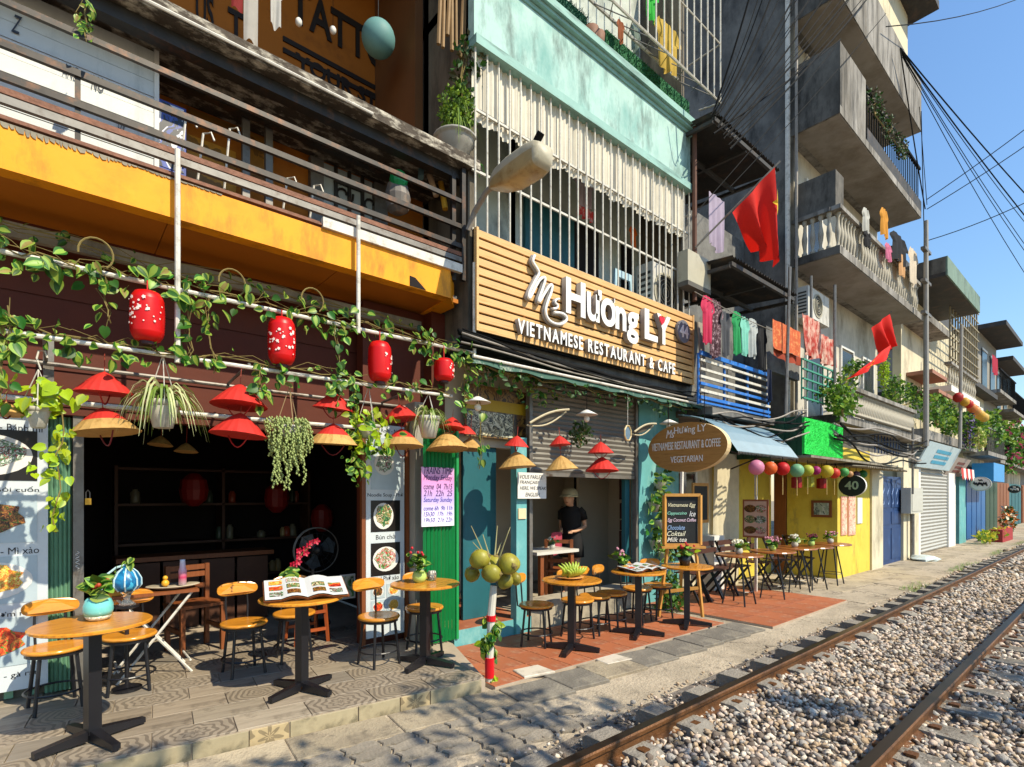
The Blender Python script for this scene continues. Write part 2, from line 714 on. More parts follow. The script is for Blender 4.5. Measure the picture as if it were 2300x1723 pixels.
# interlocking pavers: zigzag outlines
zz = [(-.5, -.5), (-.25, -.34), (.25, -.66), (.5, -.5), (.62, 0), (.5, .5), (.25, .66), (-.25, .34), (-.5, .5), (-.38, 0)]
pv = []
for k in range(4):
    q = MB()
    sx, sy = .232, .118
    base = [Vector((x * sx * .96 + random.uniform(-.003, .003), y * sy * .92 + random.uniform(-.003, .003), 0)) for x, y in zz]
    top = [p * .955 for p in base]
    n = len(base)
    v = base + [p + Vector((0, 0, .02)) for p in base] + [p + Vector((0, 0, .028)) for p in top]
    f = [tuple(range(n))[::-1], tuple(range(2 * n, 3 * n))]
    for b in (0, n):
        f += [(b + i, b + (i + 1) % n, b + n + (i + 1) % n, b + n + i) for i in range(n)]
    q.add(v, f)
    pv.append(q.mesh('paver', M_PAVER))
cnt = 0
for j in range(11):
    for i in range(20):
        x = -1.4 + i * .24 + random.uniform(-.006, .006)
        y = ey(x) - .46 - j * .121
        if y < 2.50 or x > 2.95 - .25 * (j % 3 == 0) or random.random() < .05:
            continue
        inst(random.choice(pv), 'paver', pav, (x, y, -.009 + random.uniform(-.004, .006)),
             (random.uniform(-.02, .02), random.uniform(-.02, .02), EANG + random.uniform(-.03, .03)))
        cnt += 1
# larger concrete flags farther along
slabrow(9.3, 26, lambda x: 2.55, lambda x: 3.15, [1.1, 1.4, .9], [M_SLAB, M_CEM], .012, jit=.02)
slabrow(9.3, 26, lambda x: 3.16, lambda x: 3.68, [1.3, .8, 1.0], [M_SLAB, M_CEM, M_SLAB], .01, jit=.02)

# terraces of red tiles
def terrace(name, x0, x1, y0, y1, t, z, skew=0):
    b = MB()
    b.prism([(x0, y0, -.05), (x1, y0 + skew, -.05), (x1, y1, -.05), (x0, y1, -.05)], (0, 0, z + .05))
    b = struct(b.build(name, M_GROUT))
    q = slabpiece(t - .008, t - .008, .01, 0, .0015)
    me = q.mesh('terracotta_tile', M_TERRA)
    ni, nj = int((x1 - x0) / t), int((y1 - y0) / t) + 1
    for i in range(ni):
        for j in range(nj):
            x, y = x0 + (i + .5) * t, y0 + (j + .5) * t + skew * (i + .5) / ni
            if y > y1:
                continue
            inst(me, 'terracotta_tile', b, (x, y, z - .004), (random.uniform(-.003, .003), random.uniform(-.003, .003), math.atan2(skew, x1 - x0)))
    return b


terrace('terrace', 2.79, 6.42, 3.47, 4.62, .3, .03, -.12)
terrace('terrace', 6.66, 9.25, 2.88, 5.0, .43, .025, 0)
q = slabpiece(.3, .22, .02, .02)
inst(q.mesh('paving_slab', mat('white_tile', 'c9bfae', .6, .1, 5, stain=('9a8f7e', .4, 5, (1, 1, 1)))), 'paving_slab', pav, (3.28, 3.53, .03), (0, 0, -.15))
inst(q.mesh('paving_slab', MATS['white_tile']), 'paving_slab', pav, (4.15, 3.33, .012), (0, 0, -.1))

# ------------------------------------------------------------------ sleepers and rails
RH, RB = .205, .075
sleep = []
for kk in range(3):
    q = MB()
    L0, L1 = .60, 2.30
    prof = lambda y: .122 if y > 1.85 else .108 if y < 1.05 else .07
    ys = [L0, L0 + .03, 1.02, 1.12, 1.78, 1.88, L1 - .03, L1]
    o0 = len(q.v)
    for y in ys:
        h = prof(y) - (.02 if y in (L0, L1) else 0)
        wv = .12 + random.uniform(-.004, .004)
        q.v += [(-wv, y, -.1), (wv, y, -.1), (wv * .88, y, h), (-wv * .88, y, h)]
    for i in range(len(ys) - 1):
        for j in range(4):
            q.f.append((i * 4 + j, i * 4 + (j + 1) % 4, (i + 1) * 4 + (j + 1) % 4, (i + 1) * 4 + j))
            q.m.append(0)
    q.f += [(0, 1, 2, 3), tuple(4 * (len(ys) - 1) + i for i in (3, 2, 1, 0))]
    q.m += [0, 0]
    sleep.append(q.mesh('sleeper', M_TIMB, (0, 1.45, 0)))
clip = MB()
clip.box(-.03, .03, -.025, .025, .0, .035)
clip.box(-.02, .02, -.04, -.0251, .0, .03)
clipm = clip.mesh('rail_clip', M_RAIL)
xs = 1.52 - .575 * 4
k = 0
NSL = 72
ORD = 'first second third fourth fifth sixth seventh eighth ninth tenth eleventh twelfth thirteenth fourteenth fifteenth sixteenth'.split()


def sleeper_label(k):
    if 5 <= k < 21:
        return f'{ORD[k - 5]} concrete sleeper counted from the bottom edge along the near rail'
    return 'concrete railway sleeper half sunk in the ballast under both rails'


while k < NSL:
    o = thing('sleeper', sleeper_label(k), 'sleeper',
              (xs, 1.45, 0), 'concrete sleepers under the rails')
    c = bpy.data.objects.new('beam', sleep[k % 3])
    c.parent = o
    c.rotation_euler = (0, 0, random.uniform(-.008, .008))
    c.location = (0, random.uniform(-.02, .02), random.uniform(-.006, .006))
    col.objects.link(c)
    if xs < 16:
        for ry in (.93, 1.98):
            inst(clipm, 'rail_clip', o, (xs, ry - .085, .09), (0, 0, PI))
            inst(clipm, 'rail_clip', o, (xs, ry + .085, .09))
    xs += .572
    k += 1
RP = [(-.058, 0), (.058, 0), (.058, .012), (.012, .03), (.009, .088), (.034, .098), (.035, .12), (.028, .13), (-.028, .13),
      (-.035, .12), (-.034, .098), (-.009, .088), (-.012, .03), (-.058, .012)]
for ry, lab in ((1.98, 'rusty steel rail beside the cafe pavement, nearer the tables'), (.93, 'rusty steel rail out in the ballast, farther from the tables')):
    q = MB()
    n = len(RP)
    X0, X1 = -3, 60
    nseg = 24
    for i in range(nseg + 1):
        x = X0 + (X1 - X0) * i / nseg
        q.v += [(x, ry + y, RB + z) for y, z in RP]
    for i in range(nseg):
        for j in range(n):
            j2 = (j + 1) % n
            q.f.append((i * n + j, i * n + j2, (i + 1) * n + j2, (i + 1) * n + j))
            q.m.append(1 if j == 7 else 0)
    tag(q.build('rail', [M_RAIL, M_RAILTOP]), lab, 'rail', 'running rails')

# ------------------------------------------------------------------ ballast stones
def stones(name, spec, mats):
    ico = []
    bm = bmesh.new()
    bmesh.ops.create_icosphere(bm, subdivisions=1, radius=1)
    bv = np.array([v.co[:] for v in bm.verts])
    bf = np.array([[v.index for v in f.verts] for f in bm.faces])
    bm.free()
    V, Fc, MI = [], [], []
    off = 0
    for (x0, x1, y0, y1, dens, s0, s1, zf) in spec:
        n = int((x1 - x0) * (y1 - y0) * dens)
        x = rng.uniform(x0, x1, n)
        y = rng.uniform(y0, y1, n)
        if zf == 'edge':
            keep = rng.random(n) < np.clip((2.62 - y) / .3, .08, 1)
            x, y = x[keep], y[keep]
            n = len(x)
        z = np.where(y > 2.0, .015 + .03 * np.clip((2.45 - y) / .45, 0, 1), .08)
        s = rng.uniform(s0, s1, n) * rng.choice([.7, 1, 1, 1.25], n)
        for i in range(n):
            A = rng.normal(size=(3, 3))
            Q, _ = np.linalg.qr(A)
            sc = s[i] * np.array([1.0, rng.uniform(.6, .95), rng.uniform(.45, .8)])
            w = bv * (1 + rng.uniform(-.38, .34, (len(bv), 1)))
            p = (w * sc) @ Q.T
            p[:, 2] *= .85
            p += np.array([x[i], y[i], z[i] + s[i] * .25 + rng.uniform(-.005, .012)])
            V.append(p)
            Fc.append(bf + off)
            off += len(bv)
        MI.append(np.repeat(rng.choice(len(mats), n, p=[.28, .26, .10, .22, .14]), len(bf)))
    V, Fc, MI = np.concatenate(V), np.concatenate(Fc), np.concatenate(MI)
    me = bpy.data.meshes.new(name)
    me.vertices.add(len(V))
    me.vertices.foreach_set('co', V.reshape(-1))
    me.loops.add(len(Fc) * 3)
    me.loops.foreach_set('vertex_index', Fc.reshape(-1).astype(np.int32))
    me.polygons.add(len(Fc))
    me.polygons.foreach_set('loop_start', np.arange(0, len(Fc) * 3, 3, dtype=np.int32))
    me.polygons.foreach_set('loop_total', np.full(len(Fc), 3, dtype=np.int32))
    me.polygons.foreach_set('material_index', MI.astype(np.int32))
    for q in mats:
        me.materials.append(q)
    me.update(calc_edges=True)
    o = bpy.data.objects.new(name, me)
    col.objects.link(o)
    return o


STM = [mat('ballast_pinkish', 'c4b09d', .85, .2, 30, .3), mat('ballast_grey', '9e978e', .85, .2, 30, .3),
       mat('ballast_white', 'd2c6b4', .85, .15, 30, .3), mat('ballast_tan', 'ad967a', .85, .2, 30, .3),
       mat('ballast_dark', '6a5d52', .85, .2, 30, .3)]
st = stones('gravel', [
    (1.0, 7.2, -.35, 2.05, 1050, .014, .029, ''), (1.0, 7.2, 2.05, 2.56, 300, .012, .022, 'edge'),
    (-1.5, 1.0, -.6, 2.5, 160, .02, .036, 'edge'),
    (1.0, 9, -2.2, -.35, 110, .022, .04, ''), (7.2, 14, .4, 2.05, 480, .018, .034, ''), (7.2, 14, 2.05, 2.5, 150, .02, .034, 'edge'),
    (14, 30, .9, 2.45, 90, .034, .06, '')], STM)
tag(st, 'loose pale crushed stone ballast between and beside the rails', 'gravel', kind='stuff')
# ------------------------------------------------------------------ more palette
M_YEL = mat('yellow_fascia_paint', 'ec9900', .65, .07, 2.5, .12, stain=('d98400', .3, 2.2, (1, 1, 1)), stain2=('a0660c', .3, 4, (1, 1, .3)))
M_ORW = mat('orange_wall_paint', 'a8620f', .75, .14, 2.5, .1, stain=('83480a', .35, 1.4, (1, 1, 1)))
M_BRW = mat('shaded_orange_paint', '54200a', .7, .15, 3, .1)  # orange paint darkened to brown for the shade under the balcony
M_DARK = mat('dark_interior', '150d0a', .9, .3, 2)  # near-black colour holds the shade of interiors and openings
M_CONC = mat('weathered_concrete', '8c8473', .92, .2, 3, .5, stain=('4a453d', .5, 2.2, (1, 1, .35)))
M_CONCD = mat('shaded_mouldy_concrete', '6f6d69', .95, .3, 1.8, .5, stain=('3d3c3c', .5, 1.1, (1, 1, .6)), stain2=('262626', .3, 2.6, (1, 1, .4)))  # dark tone holds the side wall's shade, stains are black mould
M_SLABTOP = mat('flaking_slab_edge', '4a4137', .9, .3, 8, .6, stain=('d9d0bd', .38, 9, (.6, 1, 1.5)))
M_GREYM = mat('grey_metal', '77736d', .5, .2, 8, 0, metal=.4, stain=('4c3a2c', .3, 6, (1, 1, 1)))
M_DKM = mat('dark_railing_metal', '3b3733', .5, .25, 10, 0, metal=.5, stain=('6a4a35', .3, 7, (1, 1, 1)))
M_RUST = mat('rusty_rail', '7a5340', .7, .3, 12, .3, metal=.2)
M_WPIPE = mat('white_pipe', 'cfcabf', .5, .1, 10, 0, stain=('8e877a', .3, 12, (1, 1, 1)))
M_WHITE = mat('white_paint', 'd6d3cc', .6, .06, 4)
M_SHUT = mat('white_shutter', 'c9cac6', .5, .08, 3, 0, stain=('9fa3a0', .3, 3, (1, 1, .3)))
M_INK = mat('black_ink', '15131a', .6, .05, 5)
M_LET = mat('painted_letters', '1d1209', .7, .1, 5)
M_RED = mat('red_hat_cloth', 'd2342b', .6, .1, 9, 0, trans=.25, rnd=.06)
M_STRAW = mat('palm_straw', 'c89f5c', .7, .16, 5, .2, stretch=(1, 1, 1), stain=('a57a3c', .35, 22, (1, 1, .2)), trans=.2, rnd=.08)
M_LANT = mat('lantern_red_paper', 'd40e0e', .38, .06, 6, 0, trans=.2)
M_GOLD = mat('pale_print', 'f1d9cf', .5, .05, 6)
M_LEAF1 = mat('leaf_dark', '35641c', .42, .2, 30, 0, trans=.3, rnd=.28, hue=.02)
M_LEAF2 = mat('leaf_light_stripe', '93b044', .42, .15, 30, 0, trans=.35, rnd=.2, hue=.02)
M_LIME = mat('leaf_lime', 'a3b81e', .42, .18, 30, 0, trans=.35, rnd=.22, hue=.02)
M_STEM = mat('vine_stem', '7a6a3a', .8, .2, 20)
M_GGATE = mat('pale_green_gate', '6f9a7c', .5, .1, 6, 0, stain=('557a62', .3, 4, (1, 1, .3)))
M_GRGATE = mat('bright_green_gate', '158a48', .5, .1, 6, 0, stain=('0f6f3a', .3, 5, (1, 1, .2)))
M_BWOOD = mat('brown_wood', '7d4522', .5, .2, 5, 0, stretch=(8, 8, 1), rnd=.1)
M_GLASSW = mat('frosted_glass', 'aab4b4', .2, .06, 3)

YB = 4.45
XL, XR = -3.2, P(1045, 0, YB).x       # first building, left and right ends

# ------------------------------------------------------------------ first building
bA = thing('cafe_building', 'orange two storey cafe with yellow balcony beam and dark open shopfront', 'building', ((XL + XR) / 2, 5.3, .1))


def part(mb, name, m, parent, smooth=False, label=None):
    o = mb.build(name, m, parent, smooth)
    if label:
        o['label'] = label
    return o


zb0, zb1 = 3.60, 3.876
q = MB()
q.box(XL, XR - .18, YB, YB + .12, zb0, zb1)
fas = part(q, 'balcony_beam', M_YEL, bA, label='bright yellow painted beam along the balcony front')
q = MB()
q.prism([(XR - .18, YB, zb0), (XR, YB + .2, zb0), (XR, YB + 1.2, zb0), (XR - .1, YB + 1.2, zb0), (XR - .18, YB + .12, zb0)], (0, 0, zb1 - zb0 - .03))
part(q, 'beam_end', M_YEL, bA)
# soffit with panel joints
n = 5
for i in range(n):
    xa = XL + (XR - XL) * i / n
    xb = XL + (XR - XL) * (i + 1) / n
    q = MB()
    q.box(xa + .003, xb - .003, YB + .12, 5.3, zb0 + .02, zb0 + .06)
    part(q, 'soffit_panel', mat('soffit_orange', 'b56a0c', .7, .1, 2, .05), bA)
# crumbled plaster edge on top of the beam
q = MB()
x = XL
hprev = .02
while x < .95:
    L = random.uniform(.012, .05)
    hprev = min(.04, max(.004, hprev + random.uniform(-.013, .0125)))
    h = hprev if x < .35 else hprev * .5
    q.add([(x, YB - .006, zb1 + .004), (x + L, YB - .006, zb1 + .004), (x + L * .9, YB - .006, zb1 - h), (x + L * .4, YB - .008, zb1 - h * random.uniform(.6, 1.3)), (x + L * .1, YB - .006, zb1 - h * .6),
           (x, YB + .05, zb1 + .006), (x + L, YB + .05, zb1 + .006)], [(0, 1, 2, 3, 4), (0, 5, 6, 1)])
    x += L
part(q, 'broken_plaster', M_CONC, bA)
q = MB()
q.box(XL, XR - .1, YB + .02, YB + .14, zb1 + .012, zb1 + .06)
q.box(XL, XR - .1, YB - .01, YB + .02, zb1 + .02, zb1 + .035)
part(q, 'balcony_edge_channel', M_RUST, bA)
q = MB()
xa, xb = P(723, 0, YB).x, P(1035, 0, YB).x
q.box(xa, xb, YB - .03, YB + .015, zb1 + .002, zb1 + .085)
part(q, 'gutter_strip', M_WPIPE, bA)
# near-black patch painted on the beam for the shade in a hole
q = MB()
h0, h1 = P(920, 648, YB), P(957, 655, YB)
q.prism([(h0.x, YB - .002, 3.605), (h0.x, YB - .002, 3.70), (h0.x + .06, YB - .002, 3.695), (h1.x, YB - .002, 3.605)], (0, -.002, 0))
part(q, 'beam_hole_shade', M_DARK, bA)

# ground floor wall
WY = 5.28
ox0, ox1, oz = .17, 2.36, 2.24
q = MB()
q.box(XL, XR, WY, WY + .12, oz, zb0 + .02)
hd = part(q, 'header_wall', M_BRW, bA)
for k in range(5):
    q = MB()
    q.box(XL, XR, WY - .012, WY, oz + .06 + k * .27, oz + .06 + k * .27 + .255)
    part(q, 'panel_board', M_BRW, bA)
q = MB()
q.box(XL, ox0, WY + .18, WY + .3, .1, oz)
part(q, 'wall_pier', M_CONC, bA)
q = MB()
q.box(2.36, 3.1, 5.06, 5.2, .1, 3.6)
part(q, 'wall_pier', M_BRW, bA)
q = MB()
q.box(P(932, 0, 4.85).x, P(952, 0, 4.85).x, 4.85, 5.05, .1, 2.6)
part(q, 'wall_pier', mat('grey_plaster', '9b968a', .85, .12, 3, .1, stain=('6f6b62', .35, 2, (1, 1, .4))), bA)
q = MB()
q.box(XR - .12, XR + .05, 4.9, 5.3, .1, 3.6)
part(q, 'party_wall', M_BRW, bA)
# room behind, its dimness painted into near-black walls
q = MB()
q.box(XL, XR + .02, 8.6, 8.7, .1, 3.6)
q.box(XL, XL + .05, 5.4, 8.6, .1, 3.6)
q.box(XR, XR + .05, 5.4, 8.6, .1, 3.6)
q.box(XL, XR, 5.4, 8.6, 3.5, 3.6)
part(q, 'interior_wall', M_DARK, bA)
# wooden beam and rods under the soffit
q = MB()
q.bar((XL, 5.0, 3.44), (XR - .2, 5.0, 3.44), .05, .1)
part(q, 'ceiling_beam', M_CONC, bA)

# roof slab, mezzanine, upper terrace
zs0, zs1 = 4.98, 5.085
XS = P(1079, 0, 4.4).x
q = MB()
q.box(XL, XS, 4.40, 6.3, zs0, zs1)
part(q, 'roof_slab', M_SLABTOP, bA)
q = MB()
q.box(XL, XS - .05, 4.52, 4.62, zs0 - .10, zs0 - .003)
q.box(XL, XS - .05, 4.95, 5.02, zs0 - .08, zs0 - .004)
part(q, 'slab_rib', M_DKM, bA)
q = MB()
q.tube([(XL, 4.385, zs0 + .02), (XS - 1.2, 4.385, zs0 + .02)], .012, 6)
part(q, 'slab_edge_pipe', M_WPIPE, bA)
q = MB()
q.box(XL, 3.2, 5.3, 5.42, 3.65, 4.98)
part(q, 'mezzanine_wall', M_ORW, bA)
q = MB()
q.box(XL, XR, YB + .14, 5.3, 3.66, 3.7)
part(q, 'mezzanine_floor', M_CONCD, bA)
q = MB()
q.box(XL, 3.3, 6.3, 6.42, 5.085, 8.2)
part(q, 'upper_wall', mat('upper_orange', '9c5a10', .8, .12, 2, .1, stain=('6d3c0a', .3, 1.4, (1, 1, 1))), bA)  # orange darkened for the deep shade on the terrace
q = MB()
q.box(XL - .1, XL, 4.45, 6.42, 5.085, 8.2)
part(q, 'terrace_side_wall', M_BRW, bA)  # end wall added out of view to keep the terrace dark
q = MB()
q.box(3.1, 3.2, 5.3, 6.3, 5.085, 8.05)
part(q, 'terrace_side_wall', mat('terrace_shade_brown', '6b4420', .8, .15, 2), bA)  # added end wall, its brown darkened for the terrace shade
q = MB()
q.box(XL, 3.2, 4.45, 6.3, 8.05, 8.2)
part(q, 'upper_soffit', mat('brown_ceiling', '5d3c20', .8, .15, 2), bA)
# painted lettering on the upper wall
YT = 6.285
for s, u, v, u2, h in (('TATTOO', 652, 44, 918, .44), ('YOUR STORY', 664, 153, 925, .19), ('US', 440, 52, 480, .36), ('T', 512, 84, 548, .33)):
    p = P(u, v, YT)
    text(s, p, P(u2, v, YT).x - p.x, h, M_LET, bA, .006, .02)
for dz in (0, .13):
    p = P(636, 80, YT)
    q = MB()
    q.box(p.x, P(850, 0, YT).x, YT - .004, YT + .012, p.z - dz - .055, p.z - dz)
    part(q, 'painted_stripe', M_LET, bA)
# white roller shutter on the mezzanine, slat by slat
x1 = P(346, 0, 4.8).x
q = MB()
q.box(XL, x1, -.01, .01, -.055, .055)
me = q.mesh('shutter_slat', M_SHUT, (0, 0, 0))
for k in range(11):
    inst(me, 'shutter_slat', bA, (0, 4.8 + (k % 2) * .004, 3.75 + k * .115))
q = MB()
q.box(x1, x1 + .03, 4.78, 4.84, 3.7, 4.97)
part(q, 'shutter_guide', M_WHITE, bA)
for s, u, v, u2, h in (('AND', 140, 165, 178, .08), ('NO', 205, 198, 235, .1), ('UV', 265, 290, 285, .08), ('Z', 25, 70, 50, .12)):
    p = P(u, v, 4.78)
    o = text(s, p, P(u2, v, 4.78).x - p.x, h, mat('graffiti_ink', '343844', .6), bA, .002, 0, .4, 'graffiti')
# ornate iron window door
bw = MB()
DY = 5.25
c0, c1 = P(728, 300, DY), P(838, 480, DY)
wx0, wx1 = c0.x, c1.x
q = MB()
q.box(wx0, wx1, DY + .02, DY + .05, 3.75, 4.95)
dr = part(q, 'terrace_door', M_GLASSW, bA, label='pale door with black scrolled ironwork')
q = MB()
for k in range(3):
    xx = wx0 + .12 + k * (wx1 - wx0 - .24) / 2
    q.bar((xx, DY, 3.75), (xx, DY, 4.95), .03, .03)
for zz_ in (4.15, 4.5, 4.8):
    q.bar((wx0 + .1, DY, zz_), (wx1 - .1, DY, zz_), .02, .02)
part(q, 'ironwork', M_DKM, dr)
for k in range(4):
    cx = wx0 + .2 + (k % 2) * .3
    cz = 4.3 + (k // 2) * .4
    q = MB()
    q.tube([(cx + (.03 + .012 * t) * math.cos(t), DY, cz + (.03 + .012 * t) * math.sin(t)) for t in [i * .6 for i in range(12)]], .012, 5)
    part(q, 'scroll', M_DKM, dr)
q = MB()
q.box(wx0 - .14, wx0 - .01, DY - .02, DY + .05, 3.7, 4.95)
part(q, 'door_leaf', M_GREYM, bA)
q = MB()
q.box(wx1 + .01, wx1 + .16, DY - .02, DY + .05, 3.7, 4.95)
part(q, 'door_leaf', M_GREYM, bA)
# posters and mural panels on the mezzanine wall
for u0, u1, v0, v1, mm in ((425, 535, 150, 260, 'ad7415'), (420, 530, 300, 420, 'c28512'), (550, 615, 200, 400, '9c6a1a')):
    a, b = P(u0, v1, 5.27), P(u1, v0, 5.27)
    q = MB()
    q.box(a.x, b.x, 5.27, 5.29, max(3.8, a.z), min(4.95, P(u0, v0, 5.27).z))
    o = part(q, 'mural_panel', ornate('mural_' + mm, mm, '2a1a0a', 22, 5, .4), bA)
for u in (545, 597):
    a = P(u, 300, 5.05)
    q = MB()
    q.box(a.x, a.x + .06, 5.05, 5.1, 3.7, 4.95)
    part(q, 'steel_post', M_GREYM, bA)

# balcony railing
rl = thing('balcony_railing', 'rusty dark metal railing with five long rails above the yellow beam', 'railing', ((XL + XR) / 2, YB, zb1))
for z, r, mm in ((4.63, .018, M_DKM), (4.37, .02, M_DKM), (4.17, .02, M_DKM), (4.085, .018, M_RUST), (4.03, .022, M_GREYM)):
    q = MB()
    q.bar((XL, YB + .03, z), (XR, YB + .03, z), r * 1.6, r * 2.2)
    part(q, 'rail', mm, rl)
for x in (XR, XR - .02):
    q = MB()
    q.bar((XR - .01 + (x - XR) * 4, YB + .03 + (XR - x) * 3, zb1 - .05), (XR - .01 + (x - XR) * 4, YB + .03 + (XR - x) * 3, zs0 - .01), .045, .045)
    part(q, 'corner_post', M_DKM, rl)
for u, hh in ((175, 4.4),):
    x = P(u, 0, YB).x
    q = MB()
    q.bar((x, YB + .045, zb1), (x, YB + .045, hh), .03, .03)
    part(q, 'post', M_DKM, rl)

# drying line bits on the balcony: bent wire racks
for k, u in enumerate((410, 450, 510, 640, 700)):
    a = P(u, 380, YB + .2)
    hh = (.55, .5, .62, .4, .42)[k]
    q = MB()
    q.tube([(a.x - .03, YB + .2, 3.9), (a.x, YB + .2, 3.9 + hh * .6), (a.x + .02, YB + .2, 3.9 + hh), (a.x + .07, YB + .18, 3.92 + hh), (a.x + .09, YB + .17, 3.86 + hh)], .008, 5)
    o = part(q, 'wire_hook', M_WPIPE, None)
    tag(o, ['bent pale wire hook left of the white steel rod behind the railing', 'rusty looped wire standing behind the balcony railing',
            'tall slanting pale wire behind the middle of the railing', 'short pale wire standing before the dark balcony opening',
            'short pale wire just left of the ironwork door'][k], 'wire', 'wires on the balcony')

# ------------------------------------------------------------------ left gate, boards
q0 = thing('folding_gate', 'pale green folding metal gate beside the big menu board', 'gate', (0, 5.4, .115))
ga, gb = P(100, 0, 5.38).x, P(162, 0, 5.38).x
n = 6
for i in range(n):
    x = ga + (gb - ga) * i / n
    q = MB()
    w_ = (gb - ga) / n
    q.prism([(x, 5.38, .13), (x + w_ * .5, 5.36, .13), (x + w_ * .93, 5.38, .13), (x + w_ * .5, 5.40, .13)], (0, 0, 2.1))
    part(q, 'gate_slat', M_GGATE, q0)
for i in range(7):
    x = -.98 + i * .14
    q = MB()
    q.box(x, x + .05, 5.40, 5.42, .13, 2.2)
    part(q, 'gate_bar', M_GGATE, q0)
q = MB()
q.box(gb + .004, ox0 + .005, 5.30, 5.42, .115, 2.24)
o = part(q, 'shutter_post', M_GREYM, None)
tag(o, 'grey scuffed metal door post at the left of the dark shop opening', 'post')
for k in range(4):
    q = MB()
    zz_ = 1.06 + k * .035
    q.tube([(gb + .03 + .012 * math.sin(i * 1.3 + k), 5.296, zz_ + i * .006) for i in range(6)], .0025, 4)
    part(q, 'scratched_mark', M_WHITE, o)
lk = thing('padlock', 'small brass padlock hanging at the edge of the metal door post', 'padlock', (ox0 + .03, 5.3, 1.56))
q = MB()
q.box(ox0 + .012, ox0 + .05, 5.285, 5.31, 1.555, 1.605)
part(q, 'body', mat('brass', 'b58a35', .35, .1, 9, metal=.8), lk)
q = MB()
q.tube([(ox0 + .018, 5.297, 1.6), (ox0 + .018, 5.297, 1.65), (ox0 + .03, 5.297, 1.67), (ox0 + .042, 5.297, 1.65), (ox0 + .042, 5.297, 1.6)], .004, 5)
part(q, 'shackle', M_GREYM, lk)

FOODS = {
    'roll': foodmat('food_rolls', ['8d3038', 'd7dcd0', '3f6b3a', 'b9c2b4', '222b20', '7d8a78'], 18),
    'noodle': foodmat('food_noodles', ['5a2c18', '3a1a0e', 'a06a30', '241208', '7a4424', '2f5a1c'], 28),
    'rice': foodmat('food_rice', ['e8b93a', 'd98a2a', 'c8502a', 'f0d27a', '8fa030', 'e0a540'], 39),
    'chicken': foodmat('food_chicken', ['c8321c', '9c1f12', 'e0562a', 'd97a3a', '2f8a34', 'b02818'], 14),
    'pho': foodmat('food_soup', ['1c4a2a', 'b98a5a', '2c6a38', 'd8c8a0', '6a3a22', '3f8a48'], 21),
    'bun': foodmat('food_salad', ['3f8a3a', 'd8c2b0', 'b5483a', 'e8e0d0', '2c5a28', 'c98a98'], 25),
    'fries': foodmat('food_fries', ['e0b040', 'c99030', 'f0d080', 'd8a038'], 36),
}
M_BOARD = mat('menu_board_print', 'c4cbce', .35, .05, 3, 0, spec=.5)
M_PICD = mat('menu_picture_dark', '1a1513', .35, .2, 6)
M_PICW = mat('menu_picture_pale', 'aab9bf', .35, .1, 6)


def picture(par, x0, x1, z0, z1, y, bg, food, plate=True, cx=.5, rx=.42, rz=.4):
    q = MB()
    q.box(x0, x1, y - .003, y, z0, z1)
    part(q, 'food_picture', bg, par)
    cxx, czz = x0 + (x1 - x0) * cx, (z0 + z1) / 2
    W, H = (x1 - x0) * rx, (z1 - z0) * rz
    if plate:
        q = MB()
        q.prism([(cxx + W * math.cos(t), y - .004, czz + H * math.sin(t)) for t in [i * PI / 12 for i in range(24)]], (0, -.002, 0))
        part(q, 'plate_print', M_WHITE, par)
    q = MB()
    pts = []
    for i in range(20):
        t = i * PI / 10
        rr = random.uniform(.7, .92)
        pts.append((cxx + W * rr * math.cos(t), y - .007, czz + H * rr * math.sin(t) + H * .08))
    q.prism(pts, (0, -.002, 0))
    part(q, 'dish_print', FOODS[food], par)


mb = thing('menu_board', 'tall white menu board of dish photographs at the pale green gate', 'menu board', (-.6, 5.34, .19))
bx0, bx1, by = -1.25, -.035, 5.335
q = MB()
q.box(bx0, bx1, by, by + .02, .2, 2.34)
part(q, 'panel', M_BOARD, mb)


def zat(v, u=60, Y=5.335):
    return P(u, v, Y).z


rows = [('Bread - Bánh mì', 962, None), ('Spring rolls - Gỏi cuốn', 1100, None), ('Noodle fried - Mì xào', 1236, None), ('Rice fried - Cơm rang', 1377, None), ('Chicken - gà rán', 1513, None)]
for s, v, _ in rows:
    w_ = .0265 * len(s)
    text(s, (bx1 - .05 - w_ - (0 if 'Bánh' not in s else -.02), by - .001, zat(v) - .025), w_, .05, M_INK, mb, .001)
for v0, v1, bg, fd, pl_ in ((968, 1080, M_PICD, 'roll', True), (1112, 1218, M_PICW, 'noodle', False), (1248, 1352, M_PICW, 'rice', True), (1384, 1490, M_PICW, 'chicken', False)):
    picture(mb, bx1 - .66, bx1 - .06, zat(v1), zat(v0), by - .001, bg, fd, pl_, .5, .46, .42)

# right-hand board in its wooden frame
mb2 = thing('menu_board', 'narrow menu board in a brown wooden frame at the right of the opening', 'menu board', (2.6, 4.98, .2))
by = 4.97
a, b = P(822, 1430, by), P(908, 1430, by)
bx0, bx1 = a.x, b.x
zf = lambda v: P(865, v, by).z
q = MB()
q.box(bx0, bx1, by, by + .02, zf(1428), zf(955))
part(q, 'panel', M_BOARD, mb2)
for xx in (bx0 - .05, bx1 + .012):
    q = MB()
    q.box(xx, xx + .04, by - .015, by + .03, .116, zf(945))
    part(q, 'frame_post', M_BWOOD, mb2)
for s, v, k in (('Spring Rolls - Nem', 974, .9), ('Noodle Soup - Phở', 1118, .92), ('Bún chả', 1211, .5), ('Fried Phở xào', 1304, .7)):
    w_ = (bx1 - bx0) * k
    text(s, ((bx0 + bx1) / 2 - w_ / 2, by - .001, zf(v)), w_, .05, M_INK, mb2, .001)
pm = (bx1 - bx0) * .12
picture(mb2, bx0 + pm, bx1 - pm, zf(1100), zf(984), by - .001, M_PICW, 'roll', True, .45, .34, .22)
